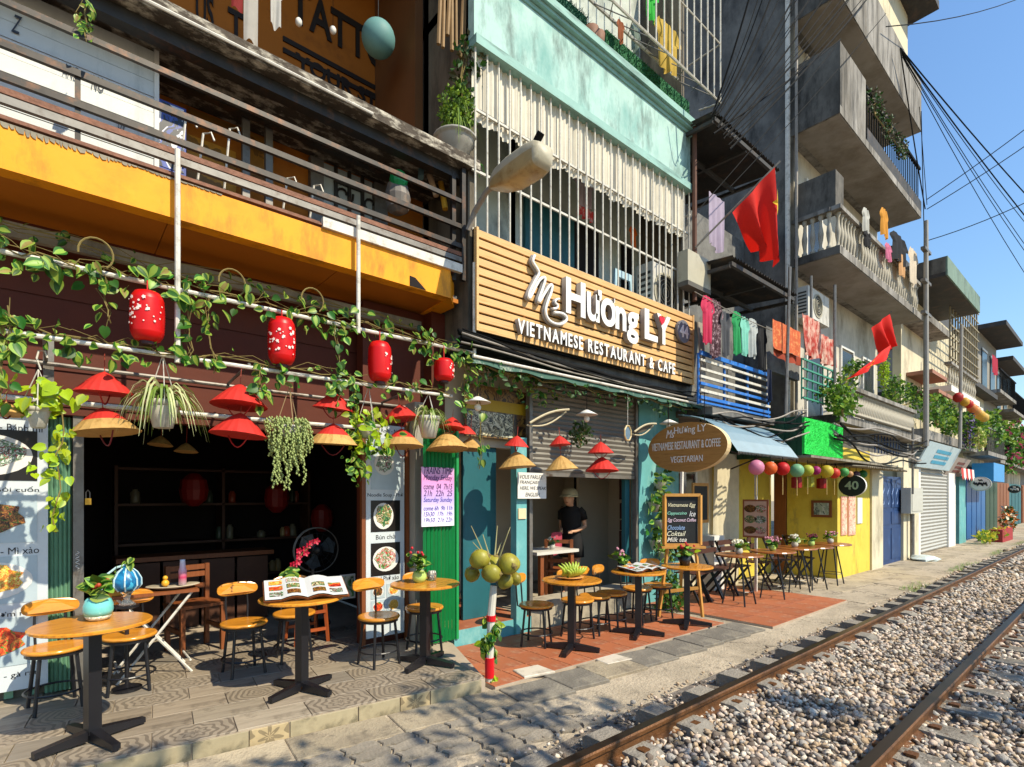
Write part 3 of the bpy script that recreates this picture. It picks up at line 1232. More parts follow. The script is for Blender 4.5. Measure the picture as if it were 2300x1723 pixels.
picture(mb2, bx0 + pm, bx1 - pm, zf(1194), zf(1124), by - .001, M_PICD, 'pho', True, .42, .34, .42)
picture(mb2, bx0 + pm, bx1 - pm, zf(1292), zf(1219), by - .001, M_PICD, 'bun', True, .5, .44, .38)
mid = (bx0 + bx1) / 2
picture(mb2, bx0 + pm, mid - .01, zf(1342), zf(1312), by - .001, M_PICW, 'noodle', True, .5, .4, .4)
picture(mb2, mid + .01, bx1 - pm, zf(1342), zf(1312), by - .001, M_PICW, 'rice', True, .5, .4, .4)
picture(mb2, bx0 + pm, mid - .01, zf(1376), zf(1346), by - .001, M_PICW, 'chicken', True, .5, .4, .4)
picture(mb2, mid + .01, bx1 - pm, zf(1376), zf(1346), by - .001, M_PICW, 'fries', True, .5, .44, .44)

# bright green folding gate and timetable
gg = thing('folding_gate', 'bright green folding metal gate behind the train timetable', 'gate', (3.0, 4.66, .115))
ga, gb = P(950, 0, 4.66).x, P(1023, 0, 4.66).x
n = 9
for i in range(n):
    x = ga + (gb - ga) * i / n
    w_ = (gb - ga) / n
    q = MB()
    q.prism([(x, 4.66, .12), (x + w_ * .5, 4.63, .12), (x + w_ * .9, 4.66, .12), (x + w_ * .5, 4.69, .12)], (0, 0, 2.2))
    part(q, 'gate_slat', M_GRGATE, gg)
q = MB()
q.box(gb, gb + .03, 4.64, 4.69, .12, 2.32)
part(q, 'gate_frame', M_GRGATE, gg)


def gradmat(name, stops):
    m = bpy.data.materials.new(name)
    m.use_nodes = True
    N, L = m.node_tree.nodes, m.node_tree.links
    tc = N.new('ShaderNodeTexCoord')
    sp = N.new('ShaderNodeSeparateXYZ')
    L.new(tc.outputs['Generated'], sp.inputs[0])
    cr = N.new('ShaderNodeValToRGB')
    e = cr.color_ramp.elements
    while len(e) < len(stops):
        e.new(.5)
    for i, (p_, c_) in enumerate(stops):
        e[i].position = p_
        e[i].color = (*lin(c_), 1)
    L.new(sp.outputs[2], cr.inputs[0])
    L.new(cr.outputs[0], N['Principled BSDF'].inputs['Base Color'])
    N['Principled BSDF'].inputs['Roughness'].default_value = .4
    return m


YTB = 4.605
a, b = P(947, 1182, YTB), P(1020, 1050, YTB)
tb = thing('timetable_board', 'pink and lilac handwritten train timetable board on the green gate', 'sign', ((a.x + b.x) / 2, YTB, a.z))
zt = P(983, 1050, YTB).z
zl = P(983, 1182, YTB).z
q = MB()
q.box(a.x, b.x, YTB, YTB + .012, zl, zt)
part(q, 'board', gradmat('pink_lilac_print', [(0, 'e6e2ee'), (.2, 'd9d0ee'), (.45, 'b9a6e0'), (.8, 'd98ac0'), (1, 'd9a8cf')]), tb)
MP = mat('purple_ink', '3a1c52', .6)
MBK = mat('blue_ink', '33308a', .6)
H = zt - zl
W = b.x - a.x
for s, f, hh, mm in (('TRAINS TIME', .885, .07, MP), ('Monday Friday', .755, .07, MP), ('come  04  7h15', .625, .06, MP), ('21h  22h  25', .51, .06, MP), ('Saturday Sunday', .39, .06, MBK),
                     ('come 6h  9h 11h', .27, .045, MBK), ('15h30  17h  19h', .17, .045, MBK), ('19h50  21h 22h', .07, .045, MBK)):
    text(s, (a.x + W * .06, YTB - .0015, zl + H * f), W * .88, hh, mm, tb, .001, 0, .2)

# ------------------------------------------------------------------ trellis of pipes over the platform
tr = thing('pipe_trellis', 'white pipe trellis hung below the yellow balcony beam', 'trellis', (1.0, 4.4, 2.3))
PA, PB = 3.085, 2.61
for z, y, r, mm, x1 in ((PA, 4.4, .017, M_WPIPE, P(1063, 0, 4.4).x), (PB, 4.4, .016, M_WPIPE, P(1015, 0, 4.4).x), (2.57, 5.05, .016, M_GREYM, 3.0), (2.30, 5.0, .018, M_WPIPE, P(800, 0, 5.0).x)):
    q = MB()
    q.tube([(XL, y, z + random.uniform(-.01, .01)), (XL + 2, y, z), (x1 - 1, y, z - .008), (x1, y, z)], r, 8)
    part(q, 'pipe', mm, tr)
for u, z0, z1 in ((398, PB - .05, 4.06), (803, PA - .05, 4.05), (1063, PA - .1, 4.0)):
    x = P(u, 0, 4.4).x
    q = MB()
    q.cyl((x, 4.4 - .018, z0), (x, 4.4 - .018, z1), .018, 8)
    part(q, 'hanger_post', M_WPIPE, tr)
for u in (100, 560, 930):
    x = P(u, 0, 4.4).x
    q = MB()
    q.cyl((x, 4.4, PB + .018), (x, 5.05, 2.585), .012, 6)
    part(q, 'cross_pipe', M_GREYM, tr)
q = MB()
q.box(-.06, .0, 5.1, 5.16, 2.3, 2.75)
part(q, 'bracket', M_GREYM, tr)
# ------------------------------------------------------------------ restaurant no. 44
M_SLAT = mat('sign_slat_wood', 'cfa56c', .55, .12, 3, .05, stretch=(1, 1, 14), stain=('b98748', .3, 3, (1, 6, 20)), rnd=.05)
M_LETW = mat('white_channel_letter', 'e6e4df', .4, .04, 4)
M_LETS = mat('letter_return', '8f8a86', .5, .06, 4)
M_TURQ = mat('turquoise_wall_paint', 'a3c2ba', .85, .12, 1.6, .2, stain=('6f9f98', .45, 1.7, (1, 1, .5)), stain2=('4f5f5a', .34, 3.5, (1, 1, .3)))
M_TURQT = mat('turquoise_trim', '86ada4', .7, .12, 3, .1, stain=('3c4a48', .35, 3, (.3, 1, 2)))
M_TEALD = mat('teal_door_paint', '1f5c64', .55, .1, 3, 0, stain=('184a52', .3, 3, (1, 1, .4)))
M_TEALL = mat('light_teal_paint', '5f9fa0', .65, .12, 4, .05, stain=('86b5b0', .3, 5, (1, 1, .5)))
M_CURT = mat('beige_striped_curtain', 'dad3c2', .85, .1, 5, 0, stain=('a89c88', .3, 26, (1, 1, .02)), trans=.1)
M_BARW = mat('white_bar_paint', 'c4bfb2', .5, .12, 15, 0, stain=('8b7f70', .25, 14, (1, 1, 1)))
M_CABLE = mat('black_cable', '101010', .8, .2, 12, spec=.15)
M_CABLEG = mat('grey_cable', '8d857b', .6, .2, 12)
M_TARP = mat('green_tarp', '35594b', .7, .15, 4, .2, stain=('c9c8b8', .25, 6, (1, 2, 1)))
M_ROLL = mat('grey_roller_shutter', '7b776f', .5, .12, 5, 0, metal=.2, stain=('5c5750', .3, 4, (.4, 1, 2)))
M_INWALL = mat('cream_interior_wall', 'bdb29e', .8, .08, 2)
M_STEP = mat('stone_plinth', 'a49a86', .85, .16, 3, .3, stain=('6c6458', .4, 2.5, (1, 1, 1)))

YS = 4.4
XB0, XB1 = XR + .06, P(1550, 0, YS).x
zt0, zt1 = 3.305, 4.353
bB = thing('restaurant_building', 'turquoise narrow house with barred balcony above the wooden restaurant sign', 'building', ((XB0 + XB1) / 2, 5.0, 0))
q = MB()
q.box(XB0, XB1, 5.25, 5.35, 3.1, 10.5)
part(q, 'upper_wall', mat('dim_upper_wall', 'b4bab0', .85, .2, 2, stain=('3f4644', .4, 1.5, (1, 1, .5))), bB)
q = MB()
q.box(XB0, XB1, 4.46, 5.9, 3.2, 3.32)
part(q, 'floor_slab', M_CONCD, bB)
q = MB()
q.box(XB0, XB1, 4.46, 5.9, 6.9, 7.02)
part(q, 'ceiling_slab', M_CONCD, bB)
q = MB()
q.box(XB0, XB0 + .1, 4.48, 6.6, 3.32, 10)
part(q, 'side_wall', mat('stained_side_wall', '6f6656', .9, .2, 2, .2, stain=('383229', .5, 3, (1, 1, .25))), bB)
q = MB()
q.box(XB1 - .08, XB1, 4.5, 6.0, 3.32, 10)
part(q, 'side_wall', MATS['stained_side_wall'], bB)
q = MB()
q.box(XB0, XB1 - .03, 4.38, 4.6, 6.32, 7.06)
part(q, 'parapet', M_TURQ, bB, label='pale turquoise weathered parapet wall')
for z0, z1, y in ((6.22, 6.32, 4.34), (7.06, 7.11, 4.36), (7.11, 7.15, 4.31), (7.15, 7.24, 4.27)):
    q = MB()
    q.box(XB0, XB1 + (.03 if z0 > 7.1 else 0), y, 4.6, z0 + .002, z1)
    part(q, 'moulding', M_TURQT, bB)
# doors behind the bars, near-black sheets for the shade in openings
for u0, u1, mm in ((1180, 1290, M_TEALD), (1290, 1345, M_DARK), (1400, 1420, M_DARK)):
    a, b = P(u0, 0, 5.2), P(u1, 0, 5.2)
    q = MB()
    q.box(a.x, b.x, 5.2, 5.245, 3.33, 5.6)
    part(q, 'balcony_door', mm, bB)

# barred cage
cg = thing('window_cage', 'white vertical bar cage across the balcony above the sign', 'security bars', ((XB0 + XB1) / 2, YS, zt1))
n = 27
q = MB()
q.cyl((0, 0, 4.3), (0, 0, 6.24), .011, 6)
bm_ = q.mesh('bar', M_BARW)
for i in range(n):
    x = XB0 + .03 + (XB1 - XB0 - .06) * i / (n - 1)
    inst(bm_, 'bar', cg, (x, YS, 0))
for z in (4.97, 5.6, 4.36):
    q = MB()
    q.bar((XB0, YS + .016, z), (XB1, YS + .016, z), .02, .025)
    part(q, 'cross_bar', M_BARW, cg)
q = MB()
for k in range(3):
    q.bar((XB0 + .55, YS + .02, 4.36), (XB0 + .55, YS + .02, 5.5), .04, .05)
part(q, 'stanchion', M_BARW, cg)
for z in (4.5, 5.2, 5.9):
    q = MB()
    q.bar((XB1, YS, z), (XB1, 5.2, z), .02, .02)
    part(q, 'side_bar', M_BARW, cg)

# pleated curtain
q = MB()
npl = 200
def cfun(a, b):
    x = XB0 + .02 + (XB1 - XB0 - .06) * a
    ph = a * 58 * 2 * PI
    y = 4.45 + .014 * math.sin(ph) * (.75 + .25 * b) + .012 * math.sin(a * 71)
    z = 6.24 - (6.24 - 5.50 - .012 * math.sin(a * 40) - .018 * math.sin(a * 97) - .02 * a) * b
    return (x, y, z)
q.sheet(cfun, npl * 2, 8)
ct = q.build('curtain', M_CURT, None, True)
tag(ct, 'beige pleated sun curtain hung inside the white bars under the turquoise parapet', 'curtain')
ch = MB()
ch.tube([(XB0 + .1 + i * .1, 4.42 + .01 * (i % 2), 5.62 + .012 * (i % 2) - .0005 * i) for i in range(40)], .008, 5)
tag(ch.build('knotted_cord', M_CABLE), 'knotted dark cord running along the beige curtain', 'cord')

# wooden sign
sg = thing('restaurant_sign', 'wooden slat signboard with white raised letters below the barred balcony', 'sign', ((XB0 + XB1) / 2, 4.36, zt0))
ns = 11
pit = (zt1 - zt0) / ns
for i in range(ns):
    q = MB()
    q.box(XB0 + .03, XB1 - .02, 4.345, 4.37, zt0 + i * pit + .004, zt0 + (i + 1) * pit - .02)
    part(q, 'slat', M_SLAT, sg)
q = MB()
q.box(XB0 + .005, XB1, 4.385, 4.42, zt0 - .02, zt1)
part(q, 'backing', M_CABLE, sg)
for x in (XB0, XB1 - .02):
    q = MB()
    q.box(x, x + .028, 4.335, 4.384, zt0, zt1)
    part(q, 'edge_board', M_SLAT, sg)
for u in (1177, 1354, 1430, 1494):
    x = P(u, 0, 4.36).x
    q = MB()
    q.box(x, x + .03, 4.371, 4.384, zt0 + .01, zt1 - .02)
    part(q, 'batten', M_SLAT, sg)


def channel_letters(s, x0, x1, z, h, y, parent, bold=.02, ext=.02, gap=.1, boxes=None, name='letter'):
    """one raised letter after another: pale face, darker returns"""
    mes, ws = [], []
    ref = textmesh('H', 1, .5, None, bold)
    hh = max(v.co.y for v in ref.vertices)
    for c_ in s:
        if c_ == ' ':
            mes.append(None)
            ws.append(.3)
            continue
        me = textmesh(c_, 1, .5, None, bold)
        a = np.array([v.co[:] for v in me.vertices])
        mes.append((me, a))
        ws.append(a[:, 0].max() - a[:, 0].min())
    tot = sum(ws) + gap * (len(s) - 1)
    k = (x1 - x0) / tot
    x = x0
    for i, it in enumerate(mes):
        if it is not None:
            me, a = it
            lo = a[:, 0].min()
            if boxes:
                xa, xb = boxes[i]
                kx = (xb - xa) / ws[i]
                px = xa
            else:
                kx, px = k, x
            co = np.stack([(a[:, 0] - lo) * kx, a[:, 1] / hh * h, a[:, 2] * 2 * ext], 1)
            me.vertices.foreach_set('co', co.reshape(-1))
            me.materials.append(M_LETW)
            me.materials.append(M_LETS)
            me.update()
            mi = [0 if abs(p.normal.z) > .5 else 1 for p in me.polygons]
            me.polygons.foreach_set('material_index', mi)
            inst(me, name, parent, (px, y, z), (PI / 2, 0, 0))
        x += (ws[i] + gap) * k


def cx7(x):          # survey points read off the sign
    return P(1050 + x / 3.682, 0, 4.3).x


zH = P(1267, 700, 4.3).z
hH = P(1270, 622, 4.3).z - P(1270, 699, 4.3).z
channel_letters('Hương', 0, 0, zH, hH, 4.30, sg, .03, .035, boxes=[(cx7(798), cx7(958)), (cx7(972), cx7(1092)), (cx7(1086), cx7(1212)), (cx7(1206), cx7(1296)), (cx7(1302), cx7(1398))])
channel_letters('LY', 0, 0, zH - .01, hH * .98, 4.30, sg, .03, .035, boxes=[(cx7(1448), cx7(1556)), (cx7(1550), cx7(1662))])
zv = P(1162, 748, 4.3).z
channel_letters('VIETNAMESE RESTAURANT & CAFE', cx7(408), cx7(1708), zv, .15, 4.31, sg, .025, .028, .16)
# script initials as one bent strip
ms = [(556, 640), (540, 690), (572, 745), (590, 790), (560, 850), (515, 940), (505, 985), (520, 985), (560, 905), (600, 840), (635, 822), (640, 850), (615, 930),
      (588, 1005), (596, 1022), (640, 950), (680, 890), (700, 890), (690, 950), (660, 1030), (645, 1100), (665, 1165), (715, 1202), (775, 1208), (815, 1180), (815, 1145), (775, 1118), (715, 1112)]
ss = [(760, 1000), (735, 1005), (725, 1030), (745, 1050), (740, 1075), (705, 1080)]
for pts in (ms, ss):
    P3 = [P(1050 + x / 3.682, 400 + y / 3.682, 4.28) for x, y in pts]
    fine = []
    for i in range(len(P3) - 1):
        p0, p1, p2, p3 = P3[max(i - 1, 0)], P3[i], P3[i + 1], P3[min(i + 2, len(P3) - 1)]
        for k in range(4):
            t = k / 4
            fine.append(.5 * ((2 * p1) + (p2 - p0) * t + (2 * p0 - 5 * p1 + 4 * p2 - p3) * t * t + (3 * p1 - p0 - 3 * p2 + p3) * t ** 3))
    fine.append(P3[-1])
    q = MB()
    q.tube(fine, .017 if pts is ms else .013, 8)
    o = part(q, 'script_letter', M_LETW, sg, True)
    q = MB()
    q.tube([p + Vector((0, .035, 0)) for p in fine], .026 if pts is ms else .02, 8)
    part(q, 'letter_back', M_LETS, o, True)
# heart in the last letter, number disc
hc = P(1050 + 1606 / 3.682, 400 + 1175 / 3.682, 4.262)
q = MB()
q.prism([(hc.x + .065 * math.sin(t) ** 3 * 1.0, 4.262, hc.z + (.058 * math.cos(t) - .022 * math.cos(2 * t) - .01 * math.cos(3 * t))) for t in [i * PI / 12 for i in range(24)]], (0, -.01, 0))
part(q, 'heart', mat('heart_red', 'c92030', .4), sg)
dc = P(1050 + 1785 / 3.682, 400 + 1270 / 3.682, 4.3)
q = MB()
q.lathe([(.165, -.02), (.165, .02)], 28, (dc.x, 4.31, dc.z), ax=(0, -1, 0))
dd = part(q, 'number_disc', mat('grey_disc', '6d6f78', .4, .08), sg)
text('44', (dc.x - .11, 4.286, dc.z - .09), .22, .18, M_LETW, dd, .004, .02)

# cables under the sign
for k, (za, zb, sag, r, mm, y) in enumerate([(3.24, 3.10, .02, .028, M_CABLE, 4.36), (3.20, 3.06, .03, .022, M_CABLE, 4.33), (3.27, 3.13, .04, .018, M_CABLE, 4.38), (3.16, 3.04, .02, .03, M_CABLE, 4.37),
                                             (3.23, 3.08, .06, .012, M_CABLEG, 4.31), (3.14, 3.07, .03, .011, M_CABLEG, 4.32), (3.26, 3.2, .12, .009, M_CABLE, 4.3)]):
    q = MB()
    pts = catenary((XB0 - .2, y, za), (XB1 + .3, y - .03, zb), sag, 14)
    pts = [p + Vector((0, random.uniform(-.012, .012), random.uniform(-.012, .012))) for p in pts]
    q.tube(pts, r, 7)
    o = q.build('cable', mm, None, True)
    tag(o, ['thick black cable just under the left end of the sign', 'black cable sagging below the restaurant sign, second of the bundle', 'black cable tight against the bottom slat of the sign',
            'lowest thick black cable over the green canopy', 'grey cable looping across the front of the black bundle', 'thin grey cable low in the bundle above the canopy', 'thin black cable with the deepest sag under the sign'][k], 'cable', 'cables under the sign')
for k in range(3):
    q = MB()
    x = XB1 + .06 + k * .045
    q.tube([(x, 4.3, 4.25), (x + .01, 4.28, 3.9), (x + .05, 4.27, 3.6), (x + .02, 4.28, 3.3), (x - .06, 4.32, 3.12), (x - .15, 4.33, 3.08)], .022, 8)
    o = q.build('conduit_hose', M_CABLEG, None, True)
    tag(o, ['corrugated grey hose hugging the right end of the sign', 'middle corrugated grey hose dropping beside the sign', 'outer corrugated grey hose beside the blue railing'][k], 'hose', 'hoses beside the sign')

# canopy with vine
CY0, CY1, cz0, cz1 = 4.28, 5.0, 3.0, 3.12
XC1 = P(1655, 0, CY0).x
q = MB()
q.sheet(lambda a, b: (XB0 - .1 + (XC1 - XB0 + .1) * a, CY0 + (CY1 - CY0) * b, cz0 + (cz1 - cz0) * b + .012 * math.sin(a * 60)), 60, 3)
q.sheet(lambda a, b: (XB0 - .1 + (XC1 - XB0 + .1) * a, CY0 - .012 * b, cz0 + .012 * math.sin(a * 60) - .06 * b), 60, 1)
cn = q.build('canopy', M_TARP, None)
tag(cn, 'dusty green tarpaulin canopy below the wooden restaurant sign', 'canopy')
q = MB()
q.tube([(XB0 - .1, CY0 - .015, cz0 + .01), (XC1, CY0 - .015, cz0 + .005)], .016, 8)
tag(q.build('canopy_pipe', M_WPIPE), 'white pipe carrying the front edge of the green canopy', 'pipe')

# ground floor of 44
WB = 4.72
xo0, xo1 = P(1196, 0, WB).x, P(1427, 0, WB).x
zsh = P(1310, 1064, WB).z
q = MB()
q.box(XB0 + .02, xo0 - .12, 4.95, 5.05, 2.2, 3.12)
part(q, 'front_wall', M_INWALL, bB)
q = MB()
q.box(xo1 + .09, XB1 + .2, WB, WB + .14, .03, 3.1)
part(q, 'front_wall', M_TEALL, bB)
q = MB()
q.box(XB0, 7.6, 7.0, 7.1, .03, 3.1)
q.box(XB0 + .02, XB0 + .06, 5.2, 7.0, .03, 3.1)
q.box(7.3, 7.36, 5.0, 7.0, .03, 3.1)
q.box(XB0, 7.4, 4.9, 7.0, 3.08, 3.14)
part(q, 'interior_wall', M_INWALL, bB)
q = MB()
q.box(P(1300, 0, 5.95).x, 7.3, 5.95, 6.0, .1, 2.7)
part(q, 'interior_partition', M_INWALL, bB)
q = MB()
q.box(xo0 - .06, xo1 + .2, 4.68, 4.98, .0, .34)
part(q, 'plinth', M_STEP, bB)
q = MB()
q.box(xo0 - .06, 7.3, 4.981, 7.0, .0, .1)
part(q, 'interior_floor', M_STEP, bB)
q = MB()
q.box(XB0 - .05, xo0 - .07, 4.66, 7.0, .0, .2)
part(q, 'threshold_step', M_TEALL, bB)
q = MB()
q.box(XB0 - .04, xo0 - .075, 4.67, 6.8, .2, .206)
part(q, 'threshold_tiles', M_TERRA, bB)
# half-raised roller shutter
q = MB()
hs = .062
q.prism([(xo0, 0, 0), (xo1, 0, 0), (xo1, -.014, .02), (xo1, 0, hs - .004), (xo0, 0, hs - .004), (xo0, -.014, .02)][:3] + [(xo0, -.014, .02)], (0, 0, .001))
q = MB()
q.add([(xo0, 0, 0), (xo1, 0, 0), (xo1, -.016, hs * .5), (xo0, -.016, hs * .5), (xo1, 0, hs * .94), (xo0, 0, hs * .94)], [(0, 1, 2, 3), (3, 2, 4, 5)])
slm = q.mesh('shutter_slat', M_ROLL)
k = 0
z = zsh
while z < 3.0:
    inst(slm, 'shutter_slat', bB, (0, WB + .03, z))
    z += hs
q = MB()
q.box(xo0, xo1, WB + .01, WB + .05, zsh - .05, zsh - .002)
part(q, 'shutter_bottom_bar', M_GREYM, bB)
for x in (xo0 - .055, xo1 + .005):
    q = MB()
    q.box(x, x + .05, WB - .01, WB + .06, .342, 3.05)
    part(q, 'shutter_guide', M_GREYM, bB)
q = MB()
q.box(xo1 - .11, xo1 - .005, WB + .1, WB + .16, .37, zsh)
part(q, 'door_jamb', M_TEALD, bB)
pa, pb = P(1160, 0, 4.62).x, P(1183, 0, 4.62).x
q = MB()
q.box(pa, pb, 4.62, 4.72, .0, 2.3)
pil = part(q, 'pillar', M_TEALL, bB, label='light teal painted pillar')
q = MB()
q.box(pa + .02, pb - .02, 4.605, 4.619, 1.36, 1.48)
part(q, 'switch_box', mat('beige_plastic', 'd6c29c', .5), pil)
q = MB()
q.box(P(1040, 0, 4.98).x, pa - .01, 4.98, 5.02, .21, 2.2)
part(q, 'door', M_TEALD, bB, label='dark teal shop door standing in the shade')
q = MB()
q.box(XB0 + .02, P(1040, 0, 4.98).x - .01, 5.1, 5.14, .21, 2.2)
part(q, 'doorway', M_DARK, bB)  # near-black sheet for the shade inside the doorway
# printed banner over the door
bn = thing('banner', 'yellow and brown printed lantern banner above the teal door', 'banner', (3.8, 4.86, 2.2))
a, b = P(1045, 985, 4.84), P(1196, 900, 4.84)
z0, z1 = P(1120, 985, 4.84).z, P(1120, 872, 4.84).z
q = MB()
q.box(a.x, b.x, 4.84, 4.86, z0, z1)
part(q, 'sheet', foodmat('banner_print', ['6b4a22', '3d2a16', '8a6a30', '55381a', '2a1c10'], 5), bn)
q = MB()
q.box(a.x, b.x, 4.834, 4.839, z0 + (z1 - z0) * .52, z0 + (z1 - z0) * .74)
part(q, 'yellow_band', mat('banner_yellow', 'a98a12', .5), bn)
q = MB()
xm = a.x + (b.x - a.x) * .68
q.box(a.x + .02, xm, 4.834, 4.839, z0 + .02, z0 + (z1 - z0) * .5)
part(q, 'photo_print', foodmat('banner_photo', ['b9b39a', '2a261c', '8d8568', '1d1a14', 'cfc7a6', '5a5238'], 9), bn)

# French notice on the pillar
YN = 4.56
a, b = P(1163, 1120, YN), P(1227, 1120, YN)
z0, z1 = P(1195, 1120, YN).z, P(1195, 1062, YN).z
nb = thing('paper_notice', 'white handwritten notice in two languages on the teal pillar', 'notice', ((a.x + b.x) / 2, YN, z0))
q = MB()
q.box(a.x, b.x, YN, YN + .008, z0, z1)
part(q, 'sheet', M_WHITE, nb)
W, H = b.x - a.x, z1 - z0
for s, f, k in (('VOUS PARLEZ', .76, .8), ('FRANÇAIS?', .54, .66), ('HERE, WE SPEAK', .32, .92), ('ENGLISH', .08, .5)):
    text(s, (a.x + W * (.07 if k > .6 else .26), YN - .0015, z0 + H * f), W * k, H * .15, M_INK, nb, .001, 0, .2)

# hanging oval sign, seen end-on along the street
XO = 6.5
def PXp(u, v):
    return PX(u, v, XO)
yl, yr = PXp(1456, 1000).y, PXp(1634, 1000).y
zc = PXp(1545, 1004).z
ry, rz = (yl - yr) / 2, PXp(1545, 948).z - zc
yc = (yl + yr) / 2
ov = thing('oval_sign', 'brown wooden oval hanging sign with carved white lettering under the canopy', 'sign', (XO, yc, zc - rz))
M_OVAL = mat('oval_sign_wood', 'a5793f', .5, .16, 3, .05, stretch=(1, 1, 9), stain=('7d5627', .35, 3, (1, 1, 12)))
q = MB()
q.prism([(XO, yc + ry * math.cos(t), zc + rz * math.sin(t)) for t in [i * PI / 24 for i in range(48)]], (.1, 0, 0), 0, 1)
part(q, 'plank', [M_OVAL, mat('oval_sign_edge', 'd2b98c', .6, .08)], ov)
for s, u0, u1, v, hp in (('Ms', 1496, 1514, 985, 18), ('Hương LY', 1514, 1585, 980, 20), ('VIETNAMESE RESTAURANT & COFFEE', 1464, 1618, 1014, 17), ('VEGETARIAN', 1506, 1578, 1040, 14)):
    p0, p1 = PX(u0, v, XO - .006), PX(u1, v, XO - .006)
    h = PX(u0, v - hp, XO - .006).z - p0.z
    text(s, (XO - .003, p0.y, p0.z), p0.y - p1.y, h, M_LETW, ov, .004, 0, .3 if s == 'Ms' else 0, rotz=-PI / 2)
for yy in (yc - .25, yc + .3):
    q = MB()
    q.cyl((XO + .05, yy, zc + rz * .85), (XO + .05, yy, 3.0), .006, 5)
    part(q, 'hanging_chain', M_CABLE, ov)

# meter box at the corner, rusty pole
q0 = thing('meter_box', 'grey beige electric meter box on the rusty pole right of the sign', 'meter box', P(1570, 642, 4.2))
a, b = P(1545, 642, 4.2), P(1596, 572, 4.2)
z0, z1 = P(1570, 640, 4.2).z, P(1570, 572, 4.2).z
q = MB()
q.box(a.x, b.x, 4.2, 4.36, z0, z1)
part(q, 'case', mat('meter_grey', 'aaa592', .6, .08, 5, stain=('8d8675', .3, 5, (1, 1, .5))), q0)
q = MB()
q.box(a.x, b.x, 4.195, 4.36, z0 - .07, z0 - .003)
part(q, 'terminal_cover', mat('meter_dark', '57544e', .6), q0)
q = MB()
xx = P(1560, 0, 4.3).x
q.cyl((xx, 4.3, 4.55), (xx, 4.3, 7.2), .035, 8)
tag(q.build('rusty_pole', mat('rusty_brown', '5c3d30', .8, .2, 9)), 'rusty brown pipe pole rising beside the barred balcony', 'pole')

# street lamp
xl = 3.22
y0, y1 = PX(1105, 400, xl).y, PX(1225, 335, xl).y
zl0 = PX(1115, 410, xl).z - .02
lamp = thing('street_lamp', 'old yellowed street lamp head jutting out over the sign corner', 'street lamp', (xl, 4.4, zl0 - .25))
M_LAMP = mat('aged_lamp_shell', 'b3ab94', .5, .12, 5, .1, stain=('8d8263', .35, 4, (1, 1, 1)))
L = y0 - y1
q = MB()
sec = []
NS = 14
for f, wv, ht, hb in ((0, .045, .04, .02), (.08, .075, .065, .05), (.2, .105, .09, .09), (.45, .125, .10, .14), (.8, .125, .095, .15), (.93, .115, .08, .135), (1, .09, .05, .10)):
    y = y0 - L * f
    ring = []
    for j in range(NS):
        t = 2 * PI * j / NS
        cx_, cz_ = math.cos(t), math.sin(t)
        ring.append((xl + wv * (abs(cx_) ** .35) * (1 if cx_ > 0 else -1), y, zl0 + (ht if cz_ > 0 else hb) * (abs(cz_) ** .4) * (1 if cz_ > 0 else -1)))
    sec.append(ring)
for r_ in sec:
    q.v += r_
for i in range(len(sec) - 1):
    for j in range(NS):
        j2 = (j + 1) % NS
        q.f.append((i * NS + j, i * NS + j2, (i + 1) * NS + j2, (i + 1) * NS + j))
        q.m.append(1 if j >= NS / 2 and 1 <= i <= 4 else 0)
q.f += [tuple(range(NS))[::-1], tuple((len(sec) - 1) * NS + j for j in range(NS))]
q.m += [0, 0]
part(q, 'lamp_head', [M_LAMP, mat('yellowed_lens', 'a8946a', .3, .15, 6, 0, stain=('86683a', .35, 7, (1, 1, 1)))], lamp, True)
q = MB()
q.tube([(xl - .02, 4.42, zl0 - .28), (xl, y0 + .28, zl0 - .12), (xl, y0 + .1, zl0 - .01), (xl, y0 - .05, zl0 + .02)], .028, 8)
part(q, 'arm', M_CABLEG, lamp)
q = MB()
q.cyl((xl + .02, y0 - L * .72, zl0 + .08), (xl + .02, y0 - L * .9, zl0 + .2), .035, 10)
part(q, 'photocell', M_CABLE, lamp)

# outdoor unit, plastic chair and washing behind the bars
def ac_unit(name, label, x0, x1, y0, y1, z0, z1, grp='air conditioner outdoor units'):
    r = thing(name, label, 'air conditioner', ((x0 + x1) / 2, (y0 + y1) / 2, z0), grp)
    q = MB()
    q.box(x0, x1, y0, y1, z0, z1)
    part(q, 'case', mat('ac_white', 'c2bfb5', .5, .06, 4, stain=('8d887c', .3, 3, (1, 1, .4))), r)
    cx, cz, R = x0 + (x1 - x0) * .45, (z0 + z1) / 2, min(x1 - x0, z1 - z0) * .4
    q = MB()
    q.lathe([(R, 0), (R, .012), (R * .9, .012), (R * .9, 0)], 24, (cx, y0 - .002, cz), ax=(0, -1, 0))
    part(q, 'fan_ring', MATS['meter_grey'], r)
    for k in range(4):
        q = MB()
        rr = R * (.85 - .2 * k)
        q.tube([(cx + rr * math.cos(t), y0 - .012, cz + rr * math.sin(t)) for t in [i * PI / 10 for i in range(21)]], .006, 5)
        part(q, 'fan_grille_ring', MATS['meter_grey'], r)
    q = MB()
    q.lathe([(R * .86, 0), (.001, .001)], 20, (cx, y0 - .003, cz), ax=(0, -1, 0))
    part(q, 'fan_opening', mat('grille_shadow', '3b3a36', .7), r)
    for k in range(7):
        q = MB()
        zz_ = z0 + (z1 - z0) * (.12 + .11 * k)
        q.box(x0 - .006, x0 - .001, y0 + .03, y1 - .03, zz_, zz_ + (z1 - z0) * .05)
        part(q, 'side_louvre', MATS['grille_shadow'], r)
    return r


a, b = P(1465, 0, 4.62), P(1528, 0, 4.62)
ac_unit('outdoor_unit', 'white air conditioner unit behind the bars above the sign', a.x, b.x, 4.62, 4.9, P(1495, 680, 4.62).z - .25, P(1495, 600, 4.62).z)

